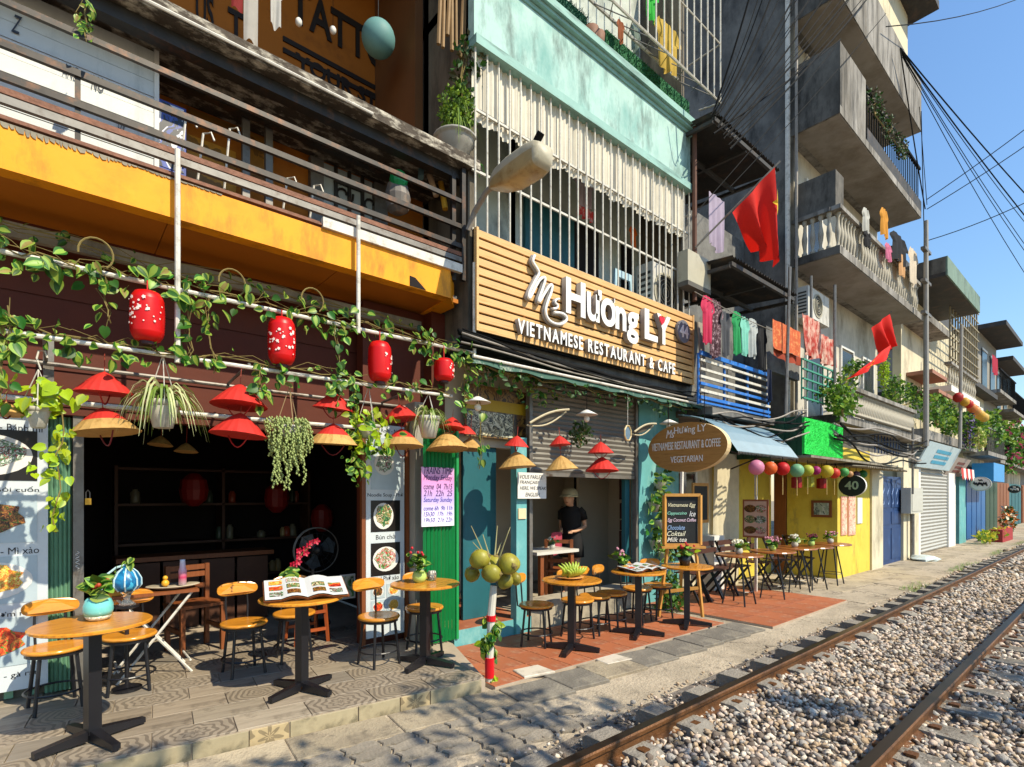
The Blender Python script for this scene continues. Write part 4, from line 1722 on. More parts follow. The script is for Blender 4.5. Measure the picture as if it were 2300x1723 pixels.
def cloth(name, label, p, w, h, m, rot=0, wav=3, cat='clothing', grp=None, amp=.03, taper=0, lean=0, sway=0):
    """a hanging piece of washing: top centre at p, folds running down"""
    q = MB()
    ph = random.uniform(0, 6)
    def f(a, b):
        ww = w * (1 - taper * (1 - b))
        if name in ('shirt', 'washing') and w > .12:
            ww = w * ((.62 + .38 * min(1, b / .22)) if b < .3 else .68)
        x = (a - .5) * ww + sway * b
        nw = min(wav, max(.8, w / .14))
        y = amp * min(1, w / .3) * (math.sin(a * nw * 2 * PI + ph) + .4 * math.sin(a * 11 + b * 3)) * (.3 + .7 * b) + lean * b
        z = -h * b * (1 + .05 * math.sin(a * 7 + ph)) - .02 * abs(a - .5) * (1 - b)
        return (p[0] + x * math.cos(rot) - y * math.sin(rot), p[1] + x * math.sin(rot) + y * math.cos(rot), p[2] + z)
    q.sheet(f, 16, 14)
    o = q.build(name, m, None, True)
    tag(o, label, cat, grp)
    return o


def fab(name, c, var=.1, st=None):
    return mat('fabric_' + name, c, .85, var, 7, 0, trans=.2, stain=st)


def fabhang(u0, u1, v0, v1, Y, m, label, name='shirt', cat='clothing', **k):
    a, b = P(u0, v0, Y), P(u1, v0, Y)
    zz_ = P((u0 + u1) / 2, v1, Y).z
    zt = P((u0 + u1) / 2, v0, Y).z
    return cloth(name, label, ((a.x + b.x) / 2, Y, zt), b.x - a.x, zt - zz_, m, 0, cat=cat, **k)


fabhang(1285, 1335, 395, 465, 4.75, fab('white_mauve', 'b9a6ad'), 'pale mauve shirt drying behind the white bars')
fabhang(1298, 1332, 466, 492, 4.75, fab('red_white', 'c4372c', .2, ('d8cfc5', .4, 9, (1, 1, 1))), 'red and white cloth drying below the mauve shirt', 'towel')
fabhang(1412, 1432, 510, 556, 4.8, fab('orange', 'd2601c'), 'small orange garment drying behind the bars beside the outdoor unit')
ch_ = thing('plastic_chair', 'pale blue plastic chair standing behind the bars above the sign', 'chair', P(1400, 655, 4.85))
a, b = P(1378, 650, 4.85), P(1424, 650, 4.85)
zc_ = P(1400, 610, 4.85).z
M_PLC = mat('pale_blue_plastic', 'a9c4cf', .4, .06)
q = MB()
q.prism([(a.x, 4.85, zc_ - .45), (a.x + .04, 4.85, zc_), (b.x - .04, 4.85, zc_), (b.x, 4.85, zc_ - .45), (b.x - .06, 4.85, zc_ - .45), (b.x - .09, 4.85, zc_ - .1), (a.x + .09, 4.85, zc_ - .1), (a.x + .06, 4.85, zc_ - .45)], (0, .03, 0))
part(q, 'back_frame', M_PLC, ch_)
q = MB()
q.box(a.x, b.x, 4.6, 4.88, zc_ - .5, zc_ - .46)
part(q, 'seat', M_PLC, ch_)
for x in (a.x + .02, b.x - .05):
    for y in (4.62, 4.84):
        q = MB()
        q.box(x, x + .03, y, y + .03, 3.32, zc_ - .5)
        part(q, 'leg', M_PLC, ch_)

# planters and outer cage on the roof terrace of 44
M_TURF = mat('artificial_grass_dark', '1d6a3c', .8, .3, 40, .8, stain=('0f3f24', .4, 30, (1, 1, 1)))
def turf(name, label, x0, x1, y, z0, z1, m, n, cat='planter', blade=.03):
    r = thing(name, label, cat, ((x0 + x1) / 2, y, z0))
    q = MB()
    q.box(x0, x1, y, y + .04, z0, z1)
    part(q, 'backing', m, r)
    q = MB()
    for _ in range(n):
        x, z = random.uniform(x0, x1), random.uniform(z0, z1)
        dx, dz, dy = random.uniform(-1, 1) * blade, random.uniform(-.8, 1) * blade, random.uniform(.4, 1) * blade
        q.add([(x - .006, y, z), (x + .006, y, z), (x + dx, y - dy, z + dz)], [(0, 1, 2)])
    o = part(q, 'artificial_grass', m, r)
    o['kind'] = 'stuff'
    return r


turf('turf_screen', 'dark green artificial turf screen above the turquoise parapet, near the rusty pole', P(1362, 0, 4.42).x, P(1548, 0, 4.42).x, 4.42, 7.25, 7.62, M_TURF, 1500, 'screen')
turf('turf_screen', 'shaded green turf and fern screen above the parapet, left of the brown pots', P(1205, 0, 4.5).x, P(1318, 0, 4.5).x, 4.5, 7.25, 7.66, mat('artificial_grass_teal', '1b5a45', .8, .3, 30), 900, 'screen', .07)
for k, u in enumerate((1328, 1342)):
    c_ = P(u, 100, 4.42)
    r = thing('clay_pot', ['brown clay pot on the parapet ledge, left of the pair', 'brown clay pot on the parapet ledge touching the turf screen'][k], 'pot', (c_.x, 4.42, 7.24), 'pots on the parapet')
    q = MB()
    q.lathe([(.05, 7.24), (.085, 7.34), (.095, 7.45), (.08, 7.45)], 14, (c_.x, 4.42, 0))
    part(q, 'pot', mat('brown_clay', '7d5a48', .7, .2, 8), r, True)
oc = thing('window_cage', 'outward leaning cage of pale bars on the roof terrace above the parapet', 'security bars', (6.5, 4.1, 7.5))
xa, xb = P(1250, 0, 4.05).x, P(1618, 0, 4.05).x
for p_, q_, r_ in (((xa, 4.4, 7.78), (xb - .6, 4.4, 7.78), .022), ((xa, 4.05, 7.52), (xb, 4.05, 7.52), .018), ((xa, 4.05, 8.4), (xb, 4.05, 8.4), .012), ((xa, 4.05, 9.2), (xb, 4.05, 9.2), .012),
                   ((xb, 4.05, 7.52), (xb, 4.4, 7.6), .014), ((xb, 4.05, 8.4), (xb, 4.9, 8.4), .012)):
    q = MB()
    q.cyl(p_, q_, r_, 6)
    part(q, 'rail', M_BARW, oc)
q = MB()
q.cyl((0, 0, 7.52), (0, 0, 10.4), .011, 6)
me = q.mesh('bar', M_BARW)
n = 20
for i in range(n):
    inst(me, 'bar', oc, (xa + (xb - xa) * i / (n - 1), 4.05, 0))
for i in range(9):
    x = xa + (xb - xa) * (i + .5) / 9
    for s_ in (-1, 1):
        q = MB()
        q.cyl((x, 4.06, 7.53), (x + s_ * .35, 4.4, 7.77), .007, 5)
        part(q, 'mesh_wire', M_GREYM, oc)
fabhang(1468, 1528, 52, 160, 4.2, fab('mustard', 'b99a3c'), 'mustard yellow shirt hung inside the terrace cage')
fabhang(1448, 1478, -30, 45, 4.2, fab('bright_green', '2fae3c'), 'bright green garment hung at the top of the terrace cage')
fabhang(1385, 1402, 45, 95, 4.3, fab('rust', '8a4a24'), 'rust brown cloth hung in the terrace cage')
fabhang(1415, 1440, 60, 120, 4.5, fab('grey_green', '6f7f78'), 'grey green cloth in the shade of the terrace cage')

# rising bamboo and blinds left of the parapet, hanging dry plant
q0 = thing('bamboo_blind', 'brown bamboo blind with dry stems at the corner above the street lamp', 'blind', P(1030, 100, 4.5))
for i in range(9):
    x = P(985 + i * 10, 0, 4.55).x
    q = MB()
    q.tube([(x, 4.55, 6.15 + random.uniform(0, .25)), (x + random.uniform(-.03, .03), 4.53, 6.8), (x + random.uniform(-.05, .05), 4.55, 7.4)], random.uniform(.012, .022), 6)
    part(q, 'bamboo_cane', mat('bamboo_brown', '8d6f48', .7, .2, 8, rnd=.15), q0)
# ------------------------------------------------------------------ tall grey house and the row beyond
M_TAN = mat('stained_tan_render', '94908a', .92, .2, 1.6, .3, stain=('5f594f', .55, 1.8, (1, 1, .2)), stain2=('2c2a26', .42, 6, (1, 1, .12)))
M_SIDE = mat('shaded_mouldy_render', '6a665f', .95, .25, 1.6, .3, stain=('35332f', .55, 1.3, (1, 1, .5)), stain2=('1c1b19', .3, 3, (1, 1, .3)))  # mould stains, base darkened for end faces turned from the sun
M_SOFF = mat('balcony_soffit', '948d84', .9, .15, 1.4, .1, stain=('756b5d', .5, 1.1, (1, 1, 1)))
M_CREAM = mat('cream_render', 'c9bfa4', .88, .1, 2, .1, stain=('7d7460', .35, 1.8, (1, 1, .35)))
M_YWALL = mat('yellow_house_paint', 'd0b945', .75, .08, 2, .12, stain=('bfa030', .35, 2, (1, 1, .6)), stain2=('8a7c4a', .14, 4, (1, 1, .4)))
M_BALU = mat('baluster_cream', 'aca595', .85, .15, 6, .1, stain=('6f6655', .35, 8, (1, 1, .5)))
M_CORR = mat('dark_corrugated_iron', '3a3836', .7, .25, 4, .1, stain=('5c4a3c', .3, 3, (1, 1, 1)))
M_BLUE = mat('blue_railing_paint', '1f66b8', .4, .1, 8, 0, stain=('8fa3b5', .2, 9, (1, 1, 1)))
M_PALEB = mat('pale_blue_awning', '748f9d', .55, .12, 3, 0, stain=('6f8b98', .3, 3, (.4, 1, 1)))
M_GRND = mat('dark_green_corrugated', '1c4a34', .6, .15, 4)
M_NAVY = mat('navy_door_paint', '1f3a66', .5, .1, 5, 0, stain=('3a5a8a', .2, 6, (1, 1, .4)))
M_TURFB = mat('artificial_grass_bright', '22d24e', .7, .2, 40, .6)

bq = MB()
bq.lathe([(.055, 0), (.055, .04), (.03, .06), (.028, .10), (.05, .2), (.055, .26), (.03, .38), (.026, .46), (.05, .5), (.05, .54)], 8)
BALM = bq.mesh('baluster', M_BALU, smooth=True)


def balustrade(par, x0, x1, y, z0, z1, n, side_y=None, ns=0, m=M_BALU):
    sc = (z1 - z0 - .1) / .54
    for i in range(n):
        inst(BALM, 'baluster', par, (x0 + (x1 - x0) * (i + .5) / n, y, z0 + .02), (0, 0, 0), (1, 1, sc))
    q = MB()
    q.box(x0 - .08, x1, y - .1, y + .08, z1 - .08, z1)
    part(q, 'handrail', M_TAN, par)
    if side_y:
        for i in range(ns):
            inst(BALM, 'baluster', par, (x0 - .02, y + (side_y - y) * (i + .8) / (ns + .3), z0 + .02), (0, 0, 0), (1, 1, sc))
        q = MB()
        q.box(x0 - .1, x0 + .06, y + .085, side_y, z1 - .08, z1)
        part(q, 'handrail', M_TAN, par)


XD0, XD1, YD, YDF = 11.5, 17.5, 4.7, 3.7
bD = thing('tall_building', 'tall sooty grey apartment house with stacked concrete balconies', 'building', (14, 5.5, 0))
q = MB()
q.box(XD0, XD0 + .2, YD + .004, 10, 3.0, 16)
part(q, 'side_wall', M_CONCD, bD, label='black stained blind side wall, toned dark for shade')
q = MB()
q.box(XD0 + .2, XD1, YD, YD + .2, 3.2, 16)
part(q, 'front_wall', mat('grubby_white_wall', 'bdb7a8', .9, .1, 2, .1, stain=('7f786a', .4, 1.4, (1, 1, .4))), bD)
q = MB()
q.box(XD0 + .02, XD0 + .16, YD - .14, YD, 3.2, 16)
part(q, 'corner_pier', M_CONC, bD)
for z, nm in ((3.05, 1), (6.3, 2), (9.0, 3), (11.3, 4)):
    q = MB()
    q.box(XD0, XD1, YDF, YD - .001, z + .012, z + .17)
    part(q, 'balcony_slab', M_TAN, bD)
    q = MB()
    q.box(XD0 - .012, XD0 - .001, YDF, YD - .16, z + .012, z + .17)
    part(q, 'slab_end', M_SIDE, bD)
    q = MB()
    q.box(XD0 + .02, XD1 - .02, YDF + .02, YD - .16, z, z + .011)
    part(q, 'balcony_soffit', M_SOFF, bD)
# doors and windows on the front wall
for z in (3.25, 6.5, 9.2, 11.5):
    for x in (12.5, 14.6, 16.2):
        q = MB()
        q.box(x, x + .8, YD - .03, YD - .001, z + .05, z + 1.95)
        w_ = part(q, 'balcony_window', mat('dim_window', '2c3032', .25, .1), bD)
        q = MB()
        q.box(x - .06, x - .002, YD - .05, YD, z + .03, z + 2.0)
        q.box(x + .802, x + .86, YD - .05, YD, z + .03, z + 2.0)
        q.box(x - .06, x + .86, YD - .05, YD, z + 2.002, z + 2.06)
        part(q, 'frame', M_WHITE, w_)
# second floor balustrade
balustrade(bD, XD0 + .1, XD1, YDF + .1, 6.46, 7.28, 34, YD - .1, 5)
# third floor: solid box then an iron rail crowded with plants
q = MB()
q.box(XD0 + .121, XD0 + 1.5, YDF, YDF + .12, 9.172, 10.4)
part(q, 'parapet', M_TAN, bD)
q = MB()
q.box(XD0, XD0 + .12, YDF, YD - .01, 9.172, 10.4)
part(q, 'parapet', M_SIDE, bD, label='black stained end wall of the balcony, toned dark for shade')
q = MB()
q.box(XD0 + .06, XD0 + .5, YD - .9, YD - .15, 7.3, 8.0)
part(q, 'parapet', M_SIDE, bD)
q = MB()
q.box(XD0 + 1.6, XD1, YDF, YDF + .1, 9.172, 9.45)
part(q, 'balcony_kerb', M_CORR, bD)
for i in range(26):
    x = XD0 + 1.7 + i * .165
    q = MB()
    q.box(x, x + .02, YDF + .03, YDF + .05, 9.45, 10.3)
    part(q, 'iron_baluster', M_CABLE, bD)
q = MB()
q.box(XD0 + 1.6, XD1, YDF + .01, YDF + .07, 10.3, 10.36)
part(q, 'iron_rail', M_CABLE, bD)
# fourth floor
q = MB()
q.box(XD0 + .121, XD1, YDF, YDF + .12, 11.472, 12.6)
part(q, 'parapet', M_TAN, bD)
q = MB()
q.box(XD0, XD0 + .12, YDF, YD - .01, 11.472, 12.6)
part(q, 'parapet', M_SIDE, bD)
q = MB()
q.box(XD0 + 2, XD1 + .4, YDF - .3, YD, 14.6, 14.8)
part(q, 'roof_eave', M_CORR, bD)
q = MB()
q.box(XD0 + 1.2, XD1, YDF + .3, YDF + .36, 12.61, 14.59)
part(q, 'top_screen', M_CREAM, bD)
# first floor balustrade, slightly splayed
balustrade(bD, XD0 + .15, 16.5, YDF - .02, 3.225, 3.78, 46)
# drain pipes at the corner
for k, (x, y) in enumerate(((XD0 - .05, YD - .05), (XD0 - .05, YD - .22))):
    q = MB()
    q.cyl((x, y, 3.2), (x, y, 15.5), (.05, .03)[k], 8)
    part(q, 'drain_pipe', [M_WPIPE, M_CABLEG][k], bD)
# ground floor: yellow house
q = MB()
q.box(11.66, 13.62, 3.8, 4.0, 0, 2.6)
part(q, 'yellow_front', M_YWALL, bD)
q = MB()
q.box(11.66, 11.8, 4.001, 4.75, 0, 2.6)
part(q, 'yellow_return', M_YWALL, bD)
q = MB()
q.box(8.6, 11.6, 5.05, 5.2, 0, 2.6)
part(q, 'yellow_back_wall', M_YWALL, bD)
q = MB()
q.box(11.62, 11.72, 4.76, 5.0, 0, 2.6)
part(q, 'door_frame', M_BWOOD, bD)
q = MB()
q.box(11.5, 18.2, 4.005, 4.7, 2.62, 3.04)
part(q, 'ground_floor_lintel', M_CONCD, bD)
# cream walls, navy door
q = MB()
q.box(13.63, 14.42, 3.76, 3.9, 0, 2.35)
part(q, 'cream_wall', M_CREAM, bD)
q = MB()
q.box(16.25, 17.7, 3.8, 3.94, 0, 2.35)
part(q, 'cream_wall', M_CREAM, bD)
q = MB()
q.box(14.42, 16.25, 3.86, 3.92, 0, 2.1)
d_ = part(q, 'navy_door', M_NAVY, bD, label='navy blue double metal door')
for k in range(2):
    for j in range(3):
        q = MB()
        x = 14.5 + k * .92
        z = (.1, .95, 1.35)[j]
        q.box(x, x + .78, 3.845, 3.859, z, z + (.75, .3, .7)[j])
        part(q, 'door_panel', M_NAVY, d_)
for k in range(4):
    q = MB()
    x = 14.75 + k * .36
    q.tube([(x + .06 * math.sin(t * 2), 3.84, 1.42 + t * .1) for t in [i * .5 for i in range(13)]], .01, 5)
    part(q, 'scrollwork', mat('pale_blue_iron', '6f8ab5', .5), d_)
q = MB()
q.box(13.63, 17.7, 3.9, 3.95, 2.36, 2.62)
part(q, 'lintel', M_CREAM, bD)
for i in range(9):
    q = MB()
    x = 14.3 + i * .24
    q.box(x, x + .02, 3.88, 3.9, 2.62, 3.1)
    part(q, 'fanlight_bar', M_NAVY, bD)

# ------------------------------------------------------------------ low lean-to between the two houses
bC = thing('lean_to_house', 'dark ramshackle lean-to house with iron roofs between the restaurant and tall building', 'building', (9.2, 5.2, 0))


def corrugated(par, name, x0, x1, ya, za, yb, zb, m, n=40, amp=.018, curve=0, top=False):
    q = MB()
    for off in (0, .006):
        q.sheet(lambda a, b: (x0 + (x1 - x0) * a, ya + (yb - ya) * b, za + (zb - za) * b + amp * math.sin(a * n * 2 * PI) + curve * math.sin(b * PI) + off), n * 4, 6)
    return part(q, name, m, par)


corrugated(bC, 'iron_roof', 7.15, 9.3, 3.9, 7.12, 5.9, 7.3, M_CORR, 24)
corrugated(bC, 'iron_roof', 7.45, 9.75, 3.8, 5.1, 5.4, 5.25, M_CORR, 26)
for z, x0, x1, y0 in ((7.05, 7.2, 9.2, 3.95), (5.02, 7.5, 9.7, 3.85)):
    for yy in (y0, y0 + .7):
        q = MB()
        q.bar((x0, yy, z), (x1, yy, z), .05, .06)
        part(q, 'purlin', M_CORR, bC)
    for k in range(3):
        x = x0 + (x1 - x0) * k / 2
        q = MB()
        q.bar((x, y0, z - .035), (x, 5.5, z + .04), .05, .05)
        part(q, 'rafter', M_CORR, bC)
q = MB()
q.box(7.5, 11.5, 5.6, 5.7, 2.9, 7.2)
part(q, 'upper_wall', mat('grey_stucco', '6f6e6b', .9, .2, 4, .3, stain=('4a4a4a', .4, 3, (1, 1, 1))), bC)
q = MB()
q.box(7.45, 11.5, 4.1, 5.6, 2.86, 2.96)
part(q, 'balcony_floor', M_CONCD, bC)
q = MB()
q.box(9.9, 11.4, 4.4, 4.5, 3.95, 4.75)
part(q, 'side_panel', MATS['grey_stucco'], bC)
# ground floor white wall with window
q = MB()
q.box(7.5, 8.9, 4.9, 5.0, 0, 2.7)
part(q, 'shop_wall', M_CREAM, bC)
q = MB()
q.box(7.55, 8.3, 4.86, 4.899, .75, 2.0)
w_ = part(q, 'window', mat('dark_pane', '15181a', .1, .1), bC)
for x in (7.55, 7.92, 8.27):
    q = MB()
    q.box(x - .03, x + .03, 4.84, 4.859, .72, 2.03)
    part(q, 'frame', M_WHITE, w_)
q = MB()
q.box(8.42, 8.75, 4.6, 4.9, .0, .95)
part(q, 'white_cabinet', M_WHITE, bC)
# pleated sheet hanging as wall
o = cloth('sheet_curtain', 'cream sheet hung as a wall beside the shop window', (9.25, 4.8, 2.4), .9, 2.3, fab('cream_sheet', 'd2c7a8'), 0, 6, 'curtain', None, .04)

# pale blue curved awning
aw = thing('awning', 'pale blue curved metal awning over the folding tables', 'awning', (8.2, 3.9, 2.25))
q = MB()
x0, x1 = P(1600, 0, 3.9).x, P(1790, 0, 3.55).x
def af(a, b):
    t = b
    return (x0 + (x1 - x0) * a, 4.45 - .92 * t, 2.84 - .16 * t - .44 * t * t * t + .008 * math.sin(a * 60 * 2 * PI))
q.sheet(af, 240, 8)
part(q, 'sheet', M_PALEB, aw)
q = MB()
n = 46
for i in range(n):
    x = x0 + (x1 - x0) * i / n
    q.add([(x, 3.528, 2.235), (x + (x1 - x0) / n, 3.528, 2.235), (x + (x1 - x0) / n * .5, 3.526, 2.195)], [(0, 1, 2)])
part(q, 'scalloped_edge', M_CORR, aw)
for x in (x0 + .1, x1 - .1):
    q = MB()
    q.tube([(x, 4.6, 2.1), (x, 3.9, 2.35), (x, 3.56, 2.2)], .014, 6)
    part(q, 'bracket', M_CORR, aw)
# green box with bright turf panel
gbx = thing('green_sign_box', 'dark green corrugated sign box carrying the bright turf panel', 'sign box', (10.5, 4.0, 2.3))
xa, xb = P(1811, 0, 3.6).x, P(1896, 0, 3.6).x
q = MB()
n = 14
for i in range(n):
    y0_, y1_ = 3.66 + 1.3 * i / n, 3.66 + 1.3 * (i + 1) / n
    q.box(xa - .02 - (.025 if i % 2 else 0), xa + .02, y0_, y1_ - .001, 2.3, 2.98)
part(q, 'corrugated_side', M_GRND, gbx)
q = MB()
q.box(xa + .025, xb, 3.66, 4.9, 2.34, 2.95)
part(q, 'box', M_GRND, gbx)
turf('grass_panel', 'bright green artificial turf panel hanging over the shop front', xa - .02, xb, 3.62, 2.34, 2.95, M_TURFB, 2600, 'sign', .035)
q = MB()
q.box(9.4, 14.2, 3.45, 4.1, 2.26, 2.3)
tag(q.build('eave_board', M_CONC), 'grimy flat eave board running under the turf panel and over the yellow wall', 'eave')
corr = thing('awning', 'dull corrugated awning over the yellow wall corner', 'awning', (12.4, 3.5, 2.2))
corrugated(corr, 'sheet', 11.5, 14.2, 3.25, 2.17, 4.0, 2.25, M_CONC, 24)

# blue railing
br = thing('balcony_railing', 'bright blue railing of flat bars above the green canopy end', 'railing', (8.2, 4.1, 2.98))
x0, x1 = P(1572, 0, 4.1).x, P(1728, 0, 4.1).x
for z, h, mm in ((3.70, .06, M_BLUE), (3.6, .035, M_BARW), (3.47, .035, M_BARW), (3.36, .04, M_BARW), (3.26, .04, M_BLUE), (3.16, .04, M_BARW), (3.06, .045, M_BLUE), (2.99, .03, M_BLUE)):
    q = MB()
    q.box(x0, x1, 4.08, 4.11, z - h / 2, z + h / 2)
    part(q, 'rail', mm, br)
for i in range(4):
    x = x0 + (x1 - x0) * i / 3
    q = MB()
    q.box(x - .015, x + .015, 4.112, 4.14, 2.96, 3.7)
    part(q, 'post', M_BLUE, br)
# green trellis railing
gt = thing('balcony_railing', 'green painted trellis railing with leafy plant behind', 'railing', (10.7, 3.8, 3.3))
x0, x1 = P(1804, 0, 3.8).x, XD0 - .02
M_GTR = mat('green_trellis_paint', '3f8a72', .5, .1, 8)
for k in range(5):
    z = 3.36 + k * .17
    q = MB()
    q.box(x0, x1, 3.79, 3.815, z - .014, z + .014)
    part(q, 'rail', M_GTR, gt)
for k in range(7):
    x = x0 + (x1 - x0) * k / 6
    q = MB()
    q.box(x - .01, x + .01, 3.817, 3.837, 3.33, 4.06)
    part(q, 'bar', M_GTR, gt)

# washing and rugs
cl = [(1573, 1604, 665, 770, 'pink', 'c8355a', 'hot pink garment at the left end of the washing line'), (1586, 1622, 672, 800, 'floral', '4a2c34', 'dark floral dress on the washing line'),
      (1617, 1640, 700, 800, 'charcoal', '4b4d52', 'charcoal shirt on the washing line'), (1642, 1668, 700, 795, 'green', '2a9a5a', 'green towel on the washing line'),
      (1662, 1682, 712, 797, 'aqua', '7fc8b4', 'aqua and white striped cloth on the washing line'), (1680, 1702, 716, 800, 'palegrey', 'b4bab8', 'pale grey shirt on the washing line'),
      (1703, 1722, 738, 830, 'black', '18181c', 'black trousers at the right end of the washing line')]
for i, (u0, u1, v0, v1, nm, c_, lb) in enumerate(cl):
    st = ('d8b8c0', .35, 22, (1, 1, 1)) if nm == 'floral' else None
    fabhang(u0, u1, v0, v1, 3.98 + .02 * (i % 2), fab(nm, c_, .12, st), lb, 'washing', grp='washing hung above the blue railing', taper=.15)
fabhang(1572, 1600, 790, 800, 4.2, fab('shade_green', '1d6a3a'), 'strip of dark green cloth behind the blue railing', 'cloth')
q = MB()
q.tube(catenary(P(1560, 655, 3.97), P(1740, 745, 3.97), .03, 8), .006, 5)
tag(q.build('washing_line', M_CABLEG), 'thin washing line strung under the lower iron roof', 'line')
fabhang(1592, 1626, 440, 560, 4.3, fab('lilac', 'a79bb0'), 'lilac sheet drying in the shade between the two iron roofs', 'sheet')
fabhang(1722, 1734, 830, 900, 4.0, fab('navy', '1c2238'), 'navy jacket draped over the right end of the blue railing', 'jacket')
M_RUG = mat('terracotta_rug', 'b5532c', .9, .12, 6, 0, stain=('d89a5c', .35, 14, (1, 1, 1)))
fabhang(1735, 1797, 730, 792, 3.85, M_RUG, 'terracotta patterned rug aired over the balcony rail', 'rug', 'rug', amp=.02)
fabhang(1736, 1800, 790, 812, 3.9, fab('brick', '9a3d22'), 'brick red blanket showing below the terracotta rug', 'blanket', 'blanket', amp=.02)
M_RUG2 = mat('red_white_rug', 'a8392f', .9, .12, 6, 0, stain=('e0c8b4', .5, 12, (1, 1, .4)))
fabhang(1800, 1838, 712, 800, 3.85, M_RUG2, 'red and cream patterned blanket hung left of the leafy plant', 'blanket', 'blanket', amp=.05, sway=.1)
fabhang(1838, 1872, 755, 818, 3.85, M_RUG2, 'red and cream patterned blanket hung just above the leafy plant', 'blanket', 'blanket', amp=.05, sway=.12)
for u0, u1, v0, v1, nm, c_, lb in ((1938, 1952, 468, 520, 'whiteblack', 'b9b8b0', 'white vest drying on the second floor balcony'), (1940, 1956, 520, 555, 'blk', '15151a', 'black shorts drying under the white vest'),
                                   (1978, 1996, 470, 530, 'yel', 'c98a2c', 'yellow and black shirt drying on the second floor balcony'), (2000, 2042, 530, 590, 'blk', '15151a', 'black coat drying over the balustrade'),
                                   (1988, 2004, 548, 585, 'pnk', 'c46a8a', 'pink garment beside the black coat on the balcony'), (2018, 2034, 572, 620, 'peach', 'c99a6a', 'peach towel drying over the balustrade'),
                                   (2040, 2062, 560, 640, 'patt', 'cfc0aa', 'pale patterned sheet at the far end of the second floor balcony')):
    fabhang(u0, u1, v0, v1, 3.62, fab(nm, c_), lb, 'washing', grp='washing on the second floor balcony')
a, b = P(1815, 0, 4.3), P(1862, 0, 4.3)
ac_unit('outdoor_unit', 'white air conditioner unit on the tall building wall under its balcony', a.x, b.x, 4.3, 4.62, P(1838, 722, 4.3).z, P(1838, 655, 4.3).z)

# flags
def flag(label, pts, tip, foot, m, star=None):
    r = thing('flag', label, 'flag', foot, 'red flags')
    q = MB()
    A, B, C, D = [Vector(p) for p in pts]        # top edge A-B, bottom C-D
    def f(a, b):
        p = A.lerp(B, a).lerp(C.lerp(D, a), b)
        w_ = math.sin(a * 11 + b * 2) * .095 * (.25 + b)
        return p + Vector((w_ * .3, w_, 0))
    q.sheet(f, 18, 12)
    fl = part(q, 'cloth', m, r, True)
    if star:
        q = MB()
        c_, R, nrm = star
        a0, b0 = c_
        prs = []
        for k in range(10):
            t = PI / 2 + k * PI / 5
            rr = R if k % 2 == 0 else R * .4
            prs.append(Vector(f(min(1, max(0, a0 + rr * math.cos(t))), min(1, max(0, b0 - rr * math.sin(t))))) + Vector((-.012, -.02, 0)))
        ce = Vector(f(a0, b0)) + Vector((-.012, -.02, 0))
        q.v = [tuple(ce)] + [tuple(p) for p in prs]
        q.f = [(0, 1 + k, 1 + (k + 1) % 10) for k in range(10)]
        q.m = [0] * 10
        part(q, 'star', mat('flag_yellow', 'e8b820', .7, .05, 5, trans=.15), fl)
    q = MB()
    q.cyl(foot, tip, .014, 6)
    part(q, 'pole', M_GREYM, r)
    return r


M_FLAG = mat('flag_red', 'd81e12', .75, .06, 3, 0, trans=.3)
Yf = 3.55
flag('large red flag with yellow star on a slanting pole over the iron roof', (P(1645, 478, 3.75), P(1737, 378, 3.35), P(1700, 560, 3.65), P(1742, 598, 3.35)), P(1752, 362, 3.3), P(1562, 556, 4.25), M_FLAG, ((1.0, .38), .15, 0))
flag('smaller red flag curling below the second floor balcony', (P(1957, 738, 3.5), P(1996, 706, 3.4), P(1985, 790, 3.5), P(2006, 778, 3.4)), P(2002, 700, 3.4), P(1990, 712, 3.7), M_FLAG)
flag('red flag with yellow star wrapped low over the leafy balcony', (P(1925, 838, 3.4), P(1998, 775, 3.4), P(1914, 850, 3.4), P(1988, 806, 3.4)), P(2002, 770, 3.4), P(1990, 800, 3.66), M_FLAG, ((.45, .5), .22, 0))

# ------------------------------------------------------------------ round lantern string and signs
M_LC = {'pink': 'd98aa8', 'orange': 'e0682a', 'red': 'c81e1e', 'sage': '7fb58a', 'lime': 'b5b83c', 'purple': 'a8246a', 'yellow': 'c9b83a', 'coral': 'd2402c', 'green': '58a85a', 'peach': 'c99a6a', 'plum': '6a4a5a', 'forest': '2f7a3c'}
lst = [(1699, 1050, 17, 'pink'), (1730, 1052, 15, 'orange'), (1758, 1053, 15, 'red'), (1790, 1057, 15, 'sage'), (1814, 1057, 13, 'lime'), (1833, 1057, 10, 'purple'),
       (1857, 1059, 14, 'yellow'), (1874, 1063, 12, 'coral'), (1896, 1061, 10, 'green'), (1909, 1065, 7, 'peach'), (1923, 1066, 8, 'plum'), (1938, 1065, 9, 'forest')]
for u, v, r, nm in lst:
    c_ = P(u, v, 3.5)
    R = r * depth(c_) / 1200
    o = thing('paper_lantern', f'round {nm} paper lantern in the string under the awning', 'lantern', (c_.x, 3.5, c_.z - R), 'string of round lanterns')
    q = MB()
    k_ = 12
    prof = []
    for i in range(k_ + 1):
        t = PI * (.06 + .88 * i / k_)
        prof.append((R * math.sin(t) * (1 if i % 2 else .97), -R * math.cos(t)))
    q.lathe(prof, 18, c_)
    part(q, 'globe', mat('lantern_' + nm, M_LC[nm], .5, .05, 6, 0, trans=.3), o, True)
    q = MB()
    q.cyl(c_ + Vector((0, 0, R * .95)), c_ + Vector((0, 0, R * .95 + .08)), .006, 5)
    part(q, 'string', M_CABLE, o)
    if r > 11:
        q = MB()
        q.cyl(c_ - Vector((0, 0, R * .95)), c_ - Vector((0, 0, R * .95 + .3)), .006, 5)
        part(q, 'tassel', mat('tassel_gold', 'b59a5c', .7), o)
